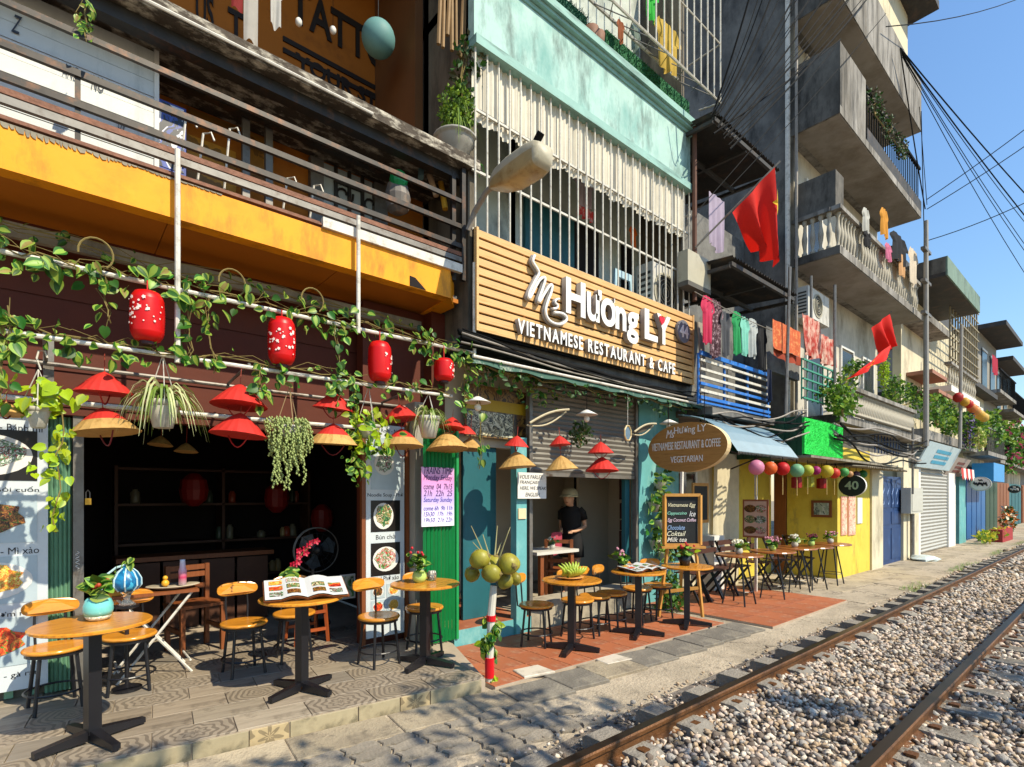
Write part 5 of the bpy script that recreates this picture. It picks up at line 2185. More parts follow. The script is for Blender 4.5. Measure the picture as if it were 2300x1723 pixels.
for k, (u, v) in enumerate(((1789, 1084), (1845, 1086), (1817, 1083))):
    c_ = P(u, v, 3.9)
    o = thing('cube_lantern', ['small dark red hanging lantern under the sage globe', 'small dark red hanging lantern under the yellow globe', 'small lime hanging lantern between the two dark red ones'][k], 'lantern', (c_.x, 3.9, c_.z - .1), 'small hanging lanterns')
    q = MB()
    q.lathe([(.05, -.1), (.09, -.09), (.09, .09), (.05, .1)], 8, c_)
    part(q, 'shade', mat(('lantern_darkred', 'lantern_darkred', 'lantern_lime')[k], ('9a1818', '9a1818', 'b5b83c')[k], .5, .06, 6, trans=.2), o)
    q = MB()
    q.cyl(c_ + Vector((0, 0, .1)), c_ + Vector((0, 0, .45)), .005, 4)
    part(q, 'string', M_CABLE, o)

# number 40 oval sign
X4 = 11.45
yl, yr = PX(1883, 1090, X4).y, PX(1945, 1090, X4).y
zc = PX(1914, 1091, X4).z
rz = PX(1914, 1067, X4).z - zc
yc, ry = (yl + yr) / 2, (yl - yr) / 2
o4 = thing('oval_sign', 'dark oval hanging sign with the number 40 above the yellow corner', 'sign', (X4, yc, zc - rz))
q = MB()
q.prism([(X4, yc + ry * math.cos(t), zc + rz * math.sin(t)) for t in [i * PI / 18 for i in range(36)]], (.07, 0, 0), 0, 1)
part(q, 'plate', [mat('sign_dark_green', '16261e', .4, .1), M_WHITE], o4)
p0, p1 = PX(1892, 1100, X4), PX(1934, 1100, X4)
text('40', (X4 - .004, p0.y - .04, p0.z), p0.y - p1.y - .08, rz * .8, mat('sign_lime', '9fb58a', .5), o4, .004, .02, rotz=-PI / 2)
q = MB()
q.tube([(X4 + .035, yc + .2, zc + rz * .8), (X4 + .035, yc + .3, 2.26)], .01, 5)
part(q, 'hanger', M_CABLE, o4)

# posters, framed picture
def framed(name, label, cat, u0, u1, v0, v1, Y, fm, im, border=.04, X=None):
    if X is None:
        a, b = P(u0, v1, Y), P(u1, v1, Y)
        z0, z1 = P((u0 + u1) / 2, v1, Y).z, P((u0 + u1) / 2, v0, Y).z
        r = thing(name, label, cat, ((a.x + b.x) / 2, Y, z0))
        q = MB()
        q.box(a.x, b.x, Y, Y + .02, z0, z1)
        part(q, 'frame', fm, r)
        q = MB()
        q.box(a.x + border, b.x - border, Y - .004, Y - .0005, z0 + border, z1 - border)
        part(q, 'print', im, r)
    else:
        a, b = PX(u0, v1, X), PX(u1, v1, X)
        z0, z1 = PX((u0 + u1) / 2, v1, X).z, PX((u0 + u1) / 2, v0, X).z
        r = thing(name, label, cat, (X, (a.y + b.y) / 2, z0))
        q = MB()
        q.box(X, X + .02, b.y, a.y, z0, z1)
        part(q, 'frame', fm, r)
        q = MB()
        q.box(X - .004, X - .0005, b.y + border, a.y - border, z0 + border, z1 - border)
        part(q, 'print', im, r)
    return r, a, b, z0, z1


framed('framed_picture', 'small dark framed landscape picture on the yellow return wall', 'picture', 1822, 1868, 1124, 1162, None, M_BWOOD, foodmat('landscape_print', ['8d9a8a', '5f6f66', 'b5bdb0', '3f4a44', '9aa890'], 5), .05, 11.63)
r, a, b, z0, z1 = framed('menu_poster', 'peach bordered poster of six dishes on a stand before the yellow wall', 'poster', 1668, 1726, 1122, 1208, None, mat('poster_brown', '9a5a3a', .5), mat('poster_peach', 'd6b09a', .5, .08, 3), .03, 8.9)
for i in range(6):
    yy = a.y + (b.y - a.y) * (.3 + .4 * (i % 2))
    zz_ = z0 + (z1 - z0) * (.2 + .28 * (i // 2))
    q = MB()
    q.prism([(8.895, yy + .1 * math.cos(t), zz_ + .065 * math.sin(t)) for t in [k * PI / 8 for k in range(16)]], (-.002, 0, 0))
    part(q, 'dish_print', FOODS[['noodle', 'bun', 'pho', 'roll', 'noodle', 'bun'][i]], r)
q = MB()
q.box(8.91, 8.94, (a.y + b.y) / 2 - .02, (a.y + b.y) / 2 + .02, .02, z1 + .5)
part(q, 'stand_post', M_WPIPE, r)
for k in range(2):
    u0, u1 = ((1890, 1903), (1906, 1922))[k]
    framed('menu_poster', ['narrow pink dish poster at the corner edge of the yellow wall', 'narrow pink dish poster, second along the yellow wall'][k], 'poster', u0, u1, 1115, 1202, 3.78, mat('poster_pink', 'd99a86', .5), foodmat('poster_dishes', ['d9a08a', '8a3a2c', 'e0b8a0', 'c9503a', 'e8cdb8'], 6), .03)
framed('paper_notice', 'white paper notice right of the dish posters on the yellow wall', 'notice', 1926, 1937, 1118, 1176, 3.78, M_WHITE, mat('notice_paper', 'd9d9cf', .6), .01)

# electric box and blue lattice window over the navy door
q0 = thing('electric_box', 'large pale grey electric cabinet on the wall beyond the navy door', 'electric box', P(2057, 1155, 3.6))
a, b = P(2046, 1155, 3.6), P(2073, 1155, 3.6)
q = MB()
q.box(a.x, b.x, 3.6, 3.8, P(2058, 1153, 3.6).z, P(2058, 1096, 3.6).z)
part(q, 'cabinet', mat('cabinet_grey', 'b5b3a8', .55, .08), q0)
q = MB()
q.box(a.x + .08, b.x - .08, 3.588, 3.599, P(2058, 1148, 3.6).z, P(2058, 1102, 3.6).z)
part(q, 'door', MATS['cabinet_grey'], q0)
q = MB()
q.cyl(((a.x + b.x) / 2, 3.7, .01), ((a.x + b.x) / 2, 3.7, P(2058, 1155, 3.6).z), .05, 8)
part(q, 'conduit', M_GREYM, q0)
q = MB()
q.lathe([(.001, .0), (.28, .01), (.3, .06), (.2, .13), (.08, .15), (.001, .13)], 11, (16.6, 3.45, .0), wob=.3)
tag(q.build('rubbish_bag', mat('white_plastic_bag', 'c2ccc8', .3, .12, 6, .3)), 'crumpled white plastic rubbish bag on the pavement by the navy door', 'bag')

# ------------------------------------------------------------------ farther houses
bE = thing('shuttered_shop', 'narrow shop house with grey roller shutter and blue tilted sign', 'building', (21, 4.5, 0))
x0, x1 = 18.2, 21.6
q = MB()
q.box(17.72, 25.2, 4.2, 4.4, 0, 7.4)
part(q, 'wall', M_CREAM, bE)
n = 30
q = MB()
q.add([(x0, 0, 0), (x1, 0, 0), (x1, -.03, .05), (x0, -.03, .05), (x1, 0, .095), (x0, 0, .095)], [(0, 1, 2, 3), (3, 2, 4, 5)])
me = q.mesh('shutter_slat', mat('pale_shutter', 'a8a69e', .5, .08, 4))
for i in range(26):
    inst(me, 'shutter_slat', bE, (0, 3.92, .02 + i * .1))
q = MB()
q.box(x1, x1 + 1.0, 3.86, 4.1, 0, 2.7)
part(q, 'pillar', M_WHITE, bE)
q = MB()
q.box(23.4, 24.5, 3.9, 4.2, 0, 2.6)
part(q, 'pillar', M_TEALL, bE)
q = MB()
q.box(17.75, 18.18, 3.86, 4.1, 0, 2.7)
part(q, 'pillar', M_WHITE, bE)
q = MB()
q.box(22.7, 23.4, 4.15, 4.19, 0, 2.4)
part(q, 'doorway', M_DARK, bE)  # dark sheet stands for the shade behind the opening
q = MB()
q.box(17.72, 25.2, 3.7, 4.2, 3.2, 3.45)
part(q, 'balcony_slab', M_TAN, bE)
q = MB()
q.box(17.9, 20.6, 3.65, 4.2, 6.4, 6.6)
part(q, 'balcony_slab', M_TAN, bE)
balustrade(bE, 20.6, 24.8, 3.7, 5.0, 5.7, 12)
q = MB()
q.box(20.5, 25, 3.6, 4.2, 4.8, 4.98)
part(q, 'balcony_slab', M_WHITE, bE)
for i in range(12):
    for j in range(1):
        q = MB()
        x = 20.5 + i * .38
        q.box(x, x + .04, 3.62, 3.66, 5.72, 8.2)
        part(q, 'lattice_bar', mat('rusty_lattice', '8a7f66', .7, .2), bE)
for j in range(8):
    q = MB()
    z = 5.8 + j * .32
    q.box(20.5, 24.9, 3.60, 3.62, z, z + .04)
    part(q, 'lattice_rail', MATS['rusty_lattice'], bE)
q = MB()
q.box(17.7, 25.1, 4.4, 7, 7.4, 8.6)
part(q, 'attic', mat('attic_grey', '4f5052', .85, .15), bE)
q = MB()
q.box(17.55, 22.0, 3.2, 4.2, 7.35, 7.45)
part(q, 'upper_balcony', M_CORR, bE)
q = MB()
q.box(17.55, 22.0, 3.16, 3.199, 7.36, 7.85)
part(q, 'green_fascia', mat('mint_panel', '6f8578', .8, .15, 2, stain=('4a5750', .4, 2, (1, 1, .4))), bE)
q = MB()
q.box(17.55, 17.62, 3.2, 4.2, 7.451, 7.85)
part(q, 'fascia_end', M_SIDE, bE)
# curved pediments
for k, (z, xx) in enumerate(((5.0, 18.2), (4.55, 18.9))):
    q = MB()
    q.box(xx, xx + 1.8, 3.6, 4.19, z, z + .1)
    part(q, 'pediment', mat('terracotta_trim', '9a6a55', .7), bE)

def tilted_sign(label, u0, u1, v0, v1, Y, m, m2, tx=None):
    a, b = P(u0, v1, Y), P(u1, v1, Y)
    z0, z1 = P((u0 + u1) / 2, v1, Y).z, P((u0 + u1) / 2, v0, Y).z
    r = thing('shop_sign', label, 'sign', ((a.x + b.x) / 2, Y, z0), 'tilted shop signs')
    q = MB()
    q.add([(a.x, Y + .3, z0), (b.x, Y + .3, z0), (b.x, Y, z1), (a.x, Y, z1), (a.x, Y + .34, z0), (b.x, Y + .34, z0), (b.x, Y + .04, z1), (a.x, Y + .04, z1)],
          [(0, 1, 2, 3), (4, 7, 6, 5), (0, 4, 5, 1), (3, 2, 6, 7), (0, 3, 7, 4), (1, 5, 6, 2)])
    part(q, 'panel', m, r)
    for k in range(3):
        q = MB()
        f0, f1 = .2 + .22 * k, .33 + .22 * k
        xa, xb = a.x + (b.x - a.x) * .3, a.x + (b.x - a.x) * .75
        q.add([(xa, Y + .3 * (1 - f0) - .008, z0 + (z1 - z0) * f0), (xb, Y + .3 * (1 - f0) - .008, z0 + (z1 - z0) * f0), (xb, Y + .3 * (1 - f1) - .008, z0 + (z1 - z0) * f1), (xa, Y + .3 * (1 - f1) - .008, z0 + (z1 - z0) * f1)], [(0, 1, 2, 3)])
        part(q, 'printed_band', m2, r)


tilted_sign('blue and white tilted signboard over the roller shutter', 2090, 2160, 1000, 1052, 3.45, mat('sign_pale', 'b9ccd2', .5), mat('sign_cyan', '4aa3c4', .5))
tilted_sign('brown and white tilted signboard beyond the blue one', 2148, 2182, 1030, 1068, 3.6, mat('sign_brownish', 'a89a90', .5), mat('sign_maroon', '7a4a42', .5))
q = MB()
for i in range(6):
    x = 22.5 + i * .35
    q.add([(x, 3.7, 2.55), (x + .35, 3.7, 2.55), (x + .35, 3.68, 2.25), (x + .17, 3.68, 2.15), (x, 3.68, 2.25)], [(0, 1, 2, 3, 4)], i % 2)
tag(q.build('scalloped_awning', [mat('awning_red', 'b5342c', .7), M_WHITE]), 'short red and white scalloped awning over the dark doorway', 'awning')
for k, (u, v, ru, rv, X, lb) in enumerate(((2202, 1087, 19, 16, 24.5, 'white oval hanging cafe sign beside the blue doors'), (2278, 1099, 11, 9, 34.0, 'small dark and white oval sign at the far end of the row'))):
    c_ = PX(u, v, X)
    R1, R2 = ru * depth(c_) / 1200, rv * depth(c_) / 1200
    o = thing('oval_sign', lb, 'sign', (X, c_.y, c_.z - R2))
    q = MB()
    q.prism([(X, c_.y + R1 * math.cos(t), c_.z + R2 * math.sin(t)) for t in [i * PI / 12 for i in range(24)]], (.08, 0, 0))
    part(q, 'plate', M_GREYM if k else MATS['cabinet_grey'], o)
    q = MB()
    q.prism([(X - .004, c_.y + R1 * .88 * math.cos(t), c_.z + R2 * .86 * math.sin(t)) for t in [i * PI / 12 for i in range(24)]], (-.003, 0, 0))
    part(q, 'face', M_WHITE if k == 0 else mat('sign_dark', '2a3230', .5), o)
    q = MB()
    q.tube([(X - .012, c_.y + R1 * (.6 - 1.2 * i / 24), c_.z + R2 * (.22 * math.sin(i * 1.5) + .1 * math.sin(i * .7))) for i in range(25)], .022, 5)
    part(q, 'script_line', M_INK if k == 0 else M_WHITE, o)
    q = MB()
    q.tube([(X - .012, c_.y + R1 * (.2 - .4 * i / 8), c_.z + R2 * (.5 + .12 * math.sin(i * 1.4))) for i in range(9)], .016, 5)
    part(q, 'script_line', M_INK if k == 0 else M_WHITE, o)

def house(label, x0, x1, y, h, wall, par, roofm, balc=(), door=None, roof_over=.4, win=True):
    r = thing('row_house', label, 'building', ((x0 + x1) / 2, y + 1, 0), 'houses along the track')
    q = MB()
    q.box(x0, x1, y, y + 5, 0, h)
    part(q, 'wall', wall, r)
    q = MB()
    q.box(x0 - .2, x1 + .2, y - roof_over, y + 5, h, h + .18)
    part(q, 'roof', roofm, r)
    if door:
        q = MB()
        q.box(x0 + .15, x1 - .15, y - .05, y - .002, 0, 2.3)
        d_ = part(q, 'door', door, r)
        for k in range(4):
            q = MB()
            xx = x0 + .2 + (x1 - x0 - .4) * k / 4
            q.box(xx, xx + (x1 - x0) / 5, y - .08, y - .052, .05, 2.25)
            part(q, 'door_leaf', door, d_)
    for z in balc:
        q = MB()
        q.box(x0, x1, y - .7, y - .001, z, z + .14)
        part(q, 'balcony_slab', M_TAN, r)
        for k in range(int((x1 - x0) / .3)):
            q = MB()
            xx = x0 + .1 + k * .3
            q.box(xx, xx + .03, y - .68, y - .65, z + .14, z + .95)
            part(q, 'railing_bar', par, r)
        q = MB()
        q.box(x0, x1, y - .7, y - .63, z + .95, z + 1.0)
        part(q, 'handrail', par, r)
        for k in range(2):
            xx = x0 + (x1 - x0) * (.15 + .45 * k)
            q = MB()
            q.box(xx, xx + (x1 - x0) * .25, y - .04, y - .002, z + .3, z + 2.0)
            w_ = part(q, 'window', MATS['dim_window'], r)
            q = MB()
            q.box(xx - .05, xx + (x1 - x0) * .25 + .05, y - .06, y - .041, z + 2.0, z + 2.1)
            part(q, 'frame', M_WHITE, w_)
    return r


house('house with bright blue folding doors at street level', 25.2, 29.4, 4.1, 5.6, M_CREAM, M_GREYM, M_CORR, (3.1,), mat('bright_blue_doors', '1a5a94', .45, .1, 4))
house('dark roofed house with caged upper balcony beyond the blue doors', 29.5, 34, 4.3, 8.6, mat('grey_house', '8a857c', .85, .15), M_CABLE, M_CORR, (3.0, 5.9), mat('dark_green_doors', '24402f', .5), .9)
house('grey house farther along the row with rusty eaves', 34.1, 38.5, 4.4, 8.0, mat('buff_house', '9a8c78', .85, .15), M_CABLE, M_CORR, (3.0, 5.6), M_BWOOD, .7)
house('pale low house at the far right end of the row', 38.6, 44, 4.5, 6.6, M_CREAM, M_GREYM, M_CORR, (3.0,), M_TEALD, .6)
house('farthest grey house closing the row', 44.1, 52, 4.5, 5.6, MATS['grey_house'], M_GREYM, M_CORR, (3.0,), M_BWOOD, .6)
fabhang(2228, 2240, 800, 840, 3.6, fab('crimson', 'a8243c'), 'crimson sheet hung from the caged upper balcony', 'sheet', grp=None)
q = MB()
q.box(P(2232, 0, 3.3).x, P(2256, 0, 3.3).x, 3.3, 3.9, P(2244, 1082, 3.3).z, P(2244, 1042, 3.3).z)
tag(q.build('box_sign', mat('sky_blue_box', '2a86c4', .45, .08)), 'sky blue box sign projecting above the blue doors', 'sign')
# far lantern string
for k, (u, v, c_) in enumerate(((2152, 893, 'b5302c'), (2167, 903, 'd9a83c'), (2176, 908, 'c8342c'), (2184, 917, 'd98a4a'), (2192, 923, 'd9a05a'), (2201, 932, 'd9b04a'), (2210, 938, 'dcb85c'))):
    p_ = P(u, v, 3.2)
    R = (.12, .11, .11, .12, .12, .13, .13)[k]
    q = MB()
    q.lathe([(R * .4, -R * 1.1), (R, -R * .5), (R, R * .5), (R * .4, R * 1.1)], 12, p_)
    o = q.build('paper_lantern', mat('far_lantern_' + c_, c_, .5, .05, trans=.3), None, True)
    tag(o, ['crimson cylinder lantern at the pole end of the far string', 'amber lantern next after the crimson one in the far string', 'red lantern, third in the far string', 'orange lantern in the middle of the far string',
            'tan orange lantern, fifth in the far string', 'amber lantern, last but one in the far string', 'pale amber lantern at the far end of the string'][k], 'lantern', 'far string of lanterns')

# poles and overhead wires
pl_ = thing('utility_pole', 'grey concrete utility pole rising past the balconies of the tall building', 'utility pole', P(2080, 985, 3.45))
b_ = P(2080, 985, 3.45)
q = MB()
q.cyl((b_.x, 3.45, 2.9), (b_.x, 3.45, 8.6), .062, 10, r2=.05)
part(q, 'shaft', mat('pole_grey', '8d8a84', .7, .15, 5), pl_)
for z in (6.2, 7.0, 7.8):
    q = MB()
    q.box(b_.x - .3, b_.x + .3, 3.4, 3.5, z, z + .07)
    part(q, 'crossarm', M_GREYM, pl_)
q = MB()
c_ = P(2156, 985, 3.3)
q.cyl((c_.x, 3.3, 3.0), (c_.x + .2, 3.3, 6.6), .045, 8)
tag(q.build('utility_pole', MATS['pole_grey']), 'thinner leaning pole beside the lattice balcony', 'utility pole')
for k, (u, v0, v1, Y) in enumerate(((1765, 600, 930, 3.75), (1822, 620, 720, 4.1), (1875, 640, 860, 3.6), (2050, 960, 1110, 3.5))):
    a = P(u, v1, Y)
    b = P(u + (9 if k == 0 else 0), v0, Y)
    q = MB()
    q.cyl(a, b, .025, 6)
    tag(q.build('scaffold_pole', M_GREYM), ['rusty scaffold pole rising in front of the terracotta rug', 'short pipe beside the wall mounted outdoor unit', 'white pipe bracket pole under the second floor balcony', 'thin steel pole beyond the navy door'][k], 'pole', 'scaffold poles')
wires = []
for k in range(16):
    wires.append((P(1596 + k * 3 + random.uniform(-6, 6), 250 + k * 5 + random.uniform(-12, 12), 3.9), P(1700 + k * 19 + random.uniform(-14, 14), -40, 3.3 + random.uniform(-.2, .3)), random.uniform(.02, .16), .011 if k % 3 else .02))
wires += [(P(1603, 300, 3.9), P(1888, 88, 3.6), .04, .016), (P(1640, 420, 3.9), P(1990, 30, 3.4), .05, .01), (P(1570, 470, 4.0), P(1880, 100, 3.6), .05, .01)]
for k in range(6):
    wires.append((P(2022 + k, 108 + k * 4, 3.55), P(2420, 560 + k * 40 + (k % 2) * 25, 1.2), .12 + .05 * k, .022 if k < 2 else .012))
wires += [(P(2082, 448, 3.45), P(2420, 200, .9), .05, .016), (P(2082, 470, 3.45), P(2420, 245, .9), .06, .016), (P(2085, 540, 3.45), P(2420, 395, .9), .12, .016),
          (P(1990, 60, 3.6), P(2400, -60, 1.5), .35, .016), (P(2065, 240, 3.6), P(2082, 460, 3.45), .0, .012), (P(2022, 110, 3.55), P(2078, 470, 3.45), .1, .02), (P(2069, 250, 3.6), P(2084, 880, 3.45), 0, .015)]
for k, (a, b, sg_, r) in enumerate(wires):
    q = MB()
    q.tube(catenary(a, b, sg_, 10), r * .7, 5)
    o = q.build('overhead_wire', M_CABLE)
    tag(o, 'black overhead wire in the fan above the iron roofs' if k < 19 else 'black wire in the bundle sweeping down across the blue sky' if k < 25 else ['upper of two wires rising from the pole across the sky', 'lower of two wires rising from the pole across the sky', 'lone wire sagging across the sky lower down', 'wire crossing the sky at the very top', 'short wire hanging from the top balcony corner', 'thick wire drooping from the top balcony to the pole', 'thin wire dropping straight down beside the pole'][k - 25], 'wire', 'overhead wires')
# sagging bundle over the pale awning
for k in range(7):
    q = MB()
    a, b = P(1600 + 4 * k, 930 + 3 * k, 4.0), P(1815, 925 + 8 * k, 3.55)
    f_ = random.uniform(0, 6)
    q.tube([p + Vector((0, .04 * math.sin(i * .5 + f_), .05 * math.sin(i * .37 + f_ * 2))) for i, p in enumerate(catenary(a, b, .06 + .03 * k, 24))], .013, 6)
    tag(q.build('cable', M_CABLE if k % 3 else M_CABLEG), 'dark cable in the tangle above the pale blue awning', 'cable', 'tangled cables above the awning')
for k in range(8):
    q = MB()
    a, b = P(1880, 945 + 6 * k, 3.5), P(2075, 985 + 7 * k, 3.4)
    f_ = random.uniform(0, 6)
    q.tube([p + Vector((0, .06 * math.sin(i * .45 + f_), .08 * math.sin(i * .33 + f_ * 2))) for i, p in enumerate(catenary(a, b, .05 + .06 * (k % 4), 28))], .018, 6)
    tag(q.build('cable', M_CABLE if k % 3 else M_CABLEG), 'dark cable in the tangle below the cream balustrade', 'cable', 'tangled cables below the balustrade')
# ------------------------------------------------------------------ leaves
def leafmesh(name, m_out, m_in, w=.42, droop=.12, heart=True):
    q = MB()
    rows = [(0, .12 if not heart else .5, 0), (-.12, .85 if heart else .5, .02), (-.35, 1, .05), (-.6, .8, .03), (-.82, .42, -.03), (-1.0, .03, -.1)]
    for z, f, y in rows:
        for k, x in enumerate((-1, -.5, 0, .5, 1)):
            up = .06 if (z == 0 and heart and abs(x) > .4) else 0
            q.v.append((x * w * f, -y * droop * 8 * .3 - abs(x) * .10 * f, z + up))
    for r in range(5):
        for k in range(4):
            a = r * 5 + k
            q.f.append((a, a + 1, a + 6, a + 5))
            q.m.append(1 if k in (1, 2) else 0)
    return q.mesh(name, [m_out, m_in], smooth=True)


M_DEAD = mat('leaf_withered', '8a7a3c', .6, .2, 30, trans=.2, rnd=.2)
LV = [leafmesh('leaf', M_LEAF1, M_LEAF2), leafmesh('leaf', M_LEAF2, M_LEAF1), leafmesh('leaf', M_LEAF1, M_LEAF1), leafmesh('leaf', M_LEAF2, M_LEAF1, .36)]
LV = LV * 3 + [leafmesh('leaf', M_LEAF2, M_DEAD, .33, .3), leafmesh('leaf', M_LEAF1, M_LEAF2, .5, .25)]
LL = [leafmesh('leaf', M_LIME, M_LIME), leafmesh('leaf', M_LIME, M_LEAF2, .38)]
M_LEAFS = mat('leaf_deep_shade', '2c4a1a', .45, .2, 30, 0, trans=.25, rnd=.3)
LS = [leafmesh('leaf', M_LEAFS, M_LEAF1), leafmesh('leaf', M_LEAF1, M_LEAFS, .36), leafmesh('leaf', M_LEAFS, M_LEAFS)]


def leaves_on(par, pts, n, meshes, s0, s1, spread=.05, down=.06):
    pts = [Vector(p) for p in pts]
    for _ in range(n):
        t = random.random() * (len(pts) - 1)
        i = min(int(t), len(pts) - 2)
        p = pts[i].lerp(pts[i + 1], t - i)
        p = p + Vector((random.uniform(-1, 1) * spread, random.uniform(-1, .8) * spread, random.uniform(-1.2, .9) * down))
        s = random.triangular(s0 * .6, s1, s0 * .95)
        inst(random.choice(meshes), 'leaf', par, p, (random.uniform(-.95, .25), random.uniform(-1.3, 1.3), random.uniform(-1.0, 1.0)), s)


def vine(label, pts, n, meshes, s0, s1, spread=.05, down=.06, r=.005, name='vine', grp='vines on the pipe trellis'):
    pts = [Vector(p) for p in pts]
    v = thing(name, label, 'vine', pts[0], grp)
    q = MB()
    q.tube([p + Vector((0, random.uniform(-.012, .012), random.uniform(-.015, .02))) for p in pts], r, 5)
    q.tube([p + Vector((random.uniform(-.03, .03), random.uniform(-.03, .03), random.uniform(-.05, .05))) for p in pts], r * .6, 4)
    q.tube([p + Vector((random.uniform(-.05, .05), random.uniform(-.02, .04), random.uniform(-.02, .07))) for p in pts], r * .5, 4)
    part(q, 'stem', M_STEM, v)
    leaves_on(v, pts, int(n * 1.25), meshes, s0, s1, spread, down)
    return v


def linepts(p, q, n, j=.02):
    p, q = Vector(p), Vector(q)
    return [p.lerp(q, i / n) + Vector((random.uniform(-j, j), random.uniform(-j, j), random.uniform(-j, j))) for i in range(n + 1)]


def tp(u, z, Y=4.38):
    return Vector((P(u, 0, Y).x, Y, z))


vine('variegated vine creeping along the upper white pipe, left of the white hanger post', linepts(tp(-60, PA + .02), tp(395, PA + .02), 14), 52, LV, .07, .115, .07, .10)
vine('variegated vine creeping along the upper white pipe between the two hanger posts', linepts(tp(395, PA + .03), tp(800, PA + .02), 14), 64, LV, .065, .11, .07, .12)
vine('variegated vine at the right end of the upper white pipe', linepts(tp(800, PA + .03), tp(1060, PA), 10), 58, LV, .065, .11, .08, .13)
vine('variegated vine along the lower white pipe, left part', linepts(tp(-40, PB + .02), tp(420, PB + .02), 14), 44, LV, .06, .105, .06, .10)
vine('variegated vine along the lower white pipe, right part', linepts(tp(420, PB + .02), tp(1010, PB + .02), 16), 46, LV, .06, .105, .06, .10)
for k, (u, z1, z0, n) in enumerate(((425, PA, 2.58, 16), (468, PA - .02, 2.52, 14), (755, PA, 2.35, 30), (20, PB + .15, 2.2, 26), (230, PA, 2.75, 8), (1045, PA - .1, 2.45, 16), (590, PB, 2.3, 12), (1070, 2.9, 1.9, 14), (790, PB, 2.3, 14))):
    pts = linepts(tp(u, z1), tp(u + random.uniform(-15, 15), z0), 6, .025)
    vine(['vine strand dangling right of the first hanger post', 'second vine strand dangling right of the first hanger post', 'thick vine tangle hanging between the second and third red lantern', 'leafy vine strand hanging at the left edge above the big menu board',
          'short vine strand hanging left of the first red lantern', 'vine strand hanging past the smallest red lantern', 'short vine strand above the second pair of hats', 'vine strand trailing in front of the yellow banner', 'vine strand over the third pair of hats'][k],
         pts, n, LV, .065, .105, .05, .04, .004)
vine('thin vine on the wooden beam under the soffit', linepts((-.4, 4.85, 3.42), (2.9, 4.85, 3.36), 14, .03), 40, LV + LS, .05, .08, .08, .06, .006)
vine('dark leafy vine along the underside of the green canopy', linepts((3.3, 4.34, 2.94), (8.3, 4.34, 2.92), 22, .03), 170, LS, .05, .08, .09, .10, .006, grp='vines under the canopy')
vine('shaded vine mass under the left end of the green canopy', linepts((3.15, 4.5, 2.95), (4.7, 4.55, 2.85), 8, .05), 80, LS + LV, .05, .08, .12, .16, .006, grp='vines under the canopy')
vine('green sprig hanging from the roof slab edge at the top left', linepts(P(190, -10, 4.36), P(190, 85, 4.36), 5, .015), 18, LV, .04, .065, .04, .03, .004)
# loose bent tendrils
for k, (u, z) in enumerate(((215, PA + .1), (520, PA + .12), (700, PA + .13))):
    c_ = tp(u, z)
    q = MB()
    q.tube([c_ + Vector((.09 * math.cos(t), -.02, .1 * math.sin(t))) for t in [(-.9 + i * .35) for i in range(13)]], .006, 5)
    tag(q.build('vine_tendril', M_STEM), ['curled dry tendril near the left end of the upper pipe', 'curled dry tendril left of the second red lantern', 'curled dry tendril right of the second red lantern'][k], 'tendril', 'dry tendrils')

# ------------------------------------------------------------------ red cylinder lanterns
for k, (u, v0, v1, w_, dots) in enumerate(((331, 655, 768, 82, 26), (633, 714, 820, 64, 30), (853, 768, 858, 54, 16), (997, 806, 856, 46, 18))):
    Y = 4.36
    c_ = P(u, (v0 + v1) / 2, Y)
    z0, z1 = P(u, v1, Y).z, P(u, v0, Y).z
    R = wid(w_, u, Y) / 2
    o = thing('silk_lantern', ['largest red lantern with white blossom print, above the first pair of hats', 'red lantern densely printed with white blossoms, second from the big menu board',
                               'plainer red lantern hanging third along the pipe', 'smallest red lantern at the right end of the pipe'][k], 'lantern', (c_.x, Y, z0), 'red lanterns on the trellis')
    q = MB()
    H = z1 - z0
    prof = [(R * .45, 0), (R * .72, .03 * H), (R * .9, .12 * H)]
    for i in range(27):
        t = i / 26
        prof.append((R * (.96 + .05 * math.sin(t * PI)) * (1 if i % 2 else .965), H * (.16 + .68 * t)))
    prof += [(R * .9, .88 * H), (R * .72, .97 * H), (R * .45, H)]
    q.lathe(prof, 24, (c_.x, Y, z0))
    sh = part(q, 'shade', M_LANT, o, True)
    for d in range(dots):
        a = random.uniform(PI * 1.05, PI * 1.75) if k < 2 else random.uniform(PI * 1.5, PI * 1.95)
        zz_ = z0 + H * random.triangular(.15, .85, .6 if k != 1 else .5)
        r_ = random.choice([.006, .009, .014])
        n_ = Vector((math.cos(a), math.sin(a), 0))
        ce = Vector((c_.x, Y, zz_)) + n_ * R * 1.02
        q = MB()
        tx = Vector((-n_.y, n_.x, 0))
        q.prism([ce + tx * r_ * (1 if j % 2 else .62) * math.cos(j * PI / 5) + ZAX * r_ * (1 if j % 2 else .62) * math.sin(j * PI / 5) for j in range(10)], n_ * .002)
        part(q, 'blossom_print', M_GOLD, sh)
    q = MB()
    q.lathe([(R * .46, -.02), (R * .46, .004)], 16, (c_.x, Y, z0))
    part(q, 'bottom_ring', mat('lantern_dark_ring', '3a1512', .5), o)
    q = MB()
    q.cyl((c_.x, Y, z1), (c_.x, Y, PA), .005, 5)
    part(q, 'cord', M_RED, o)

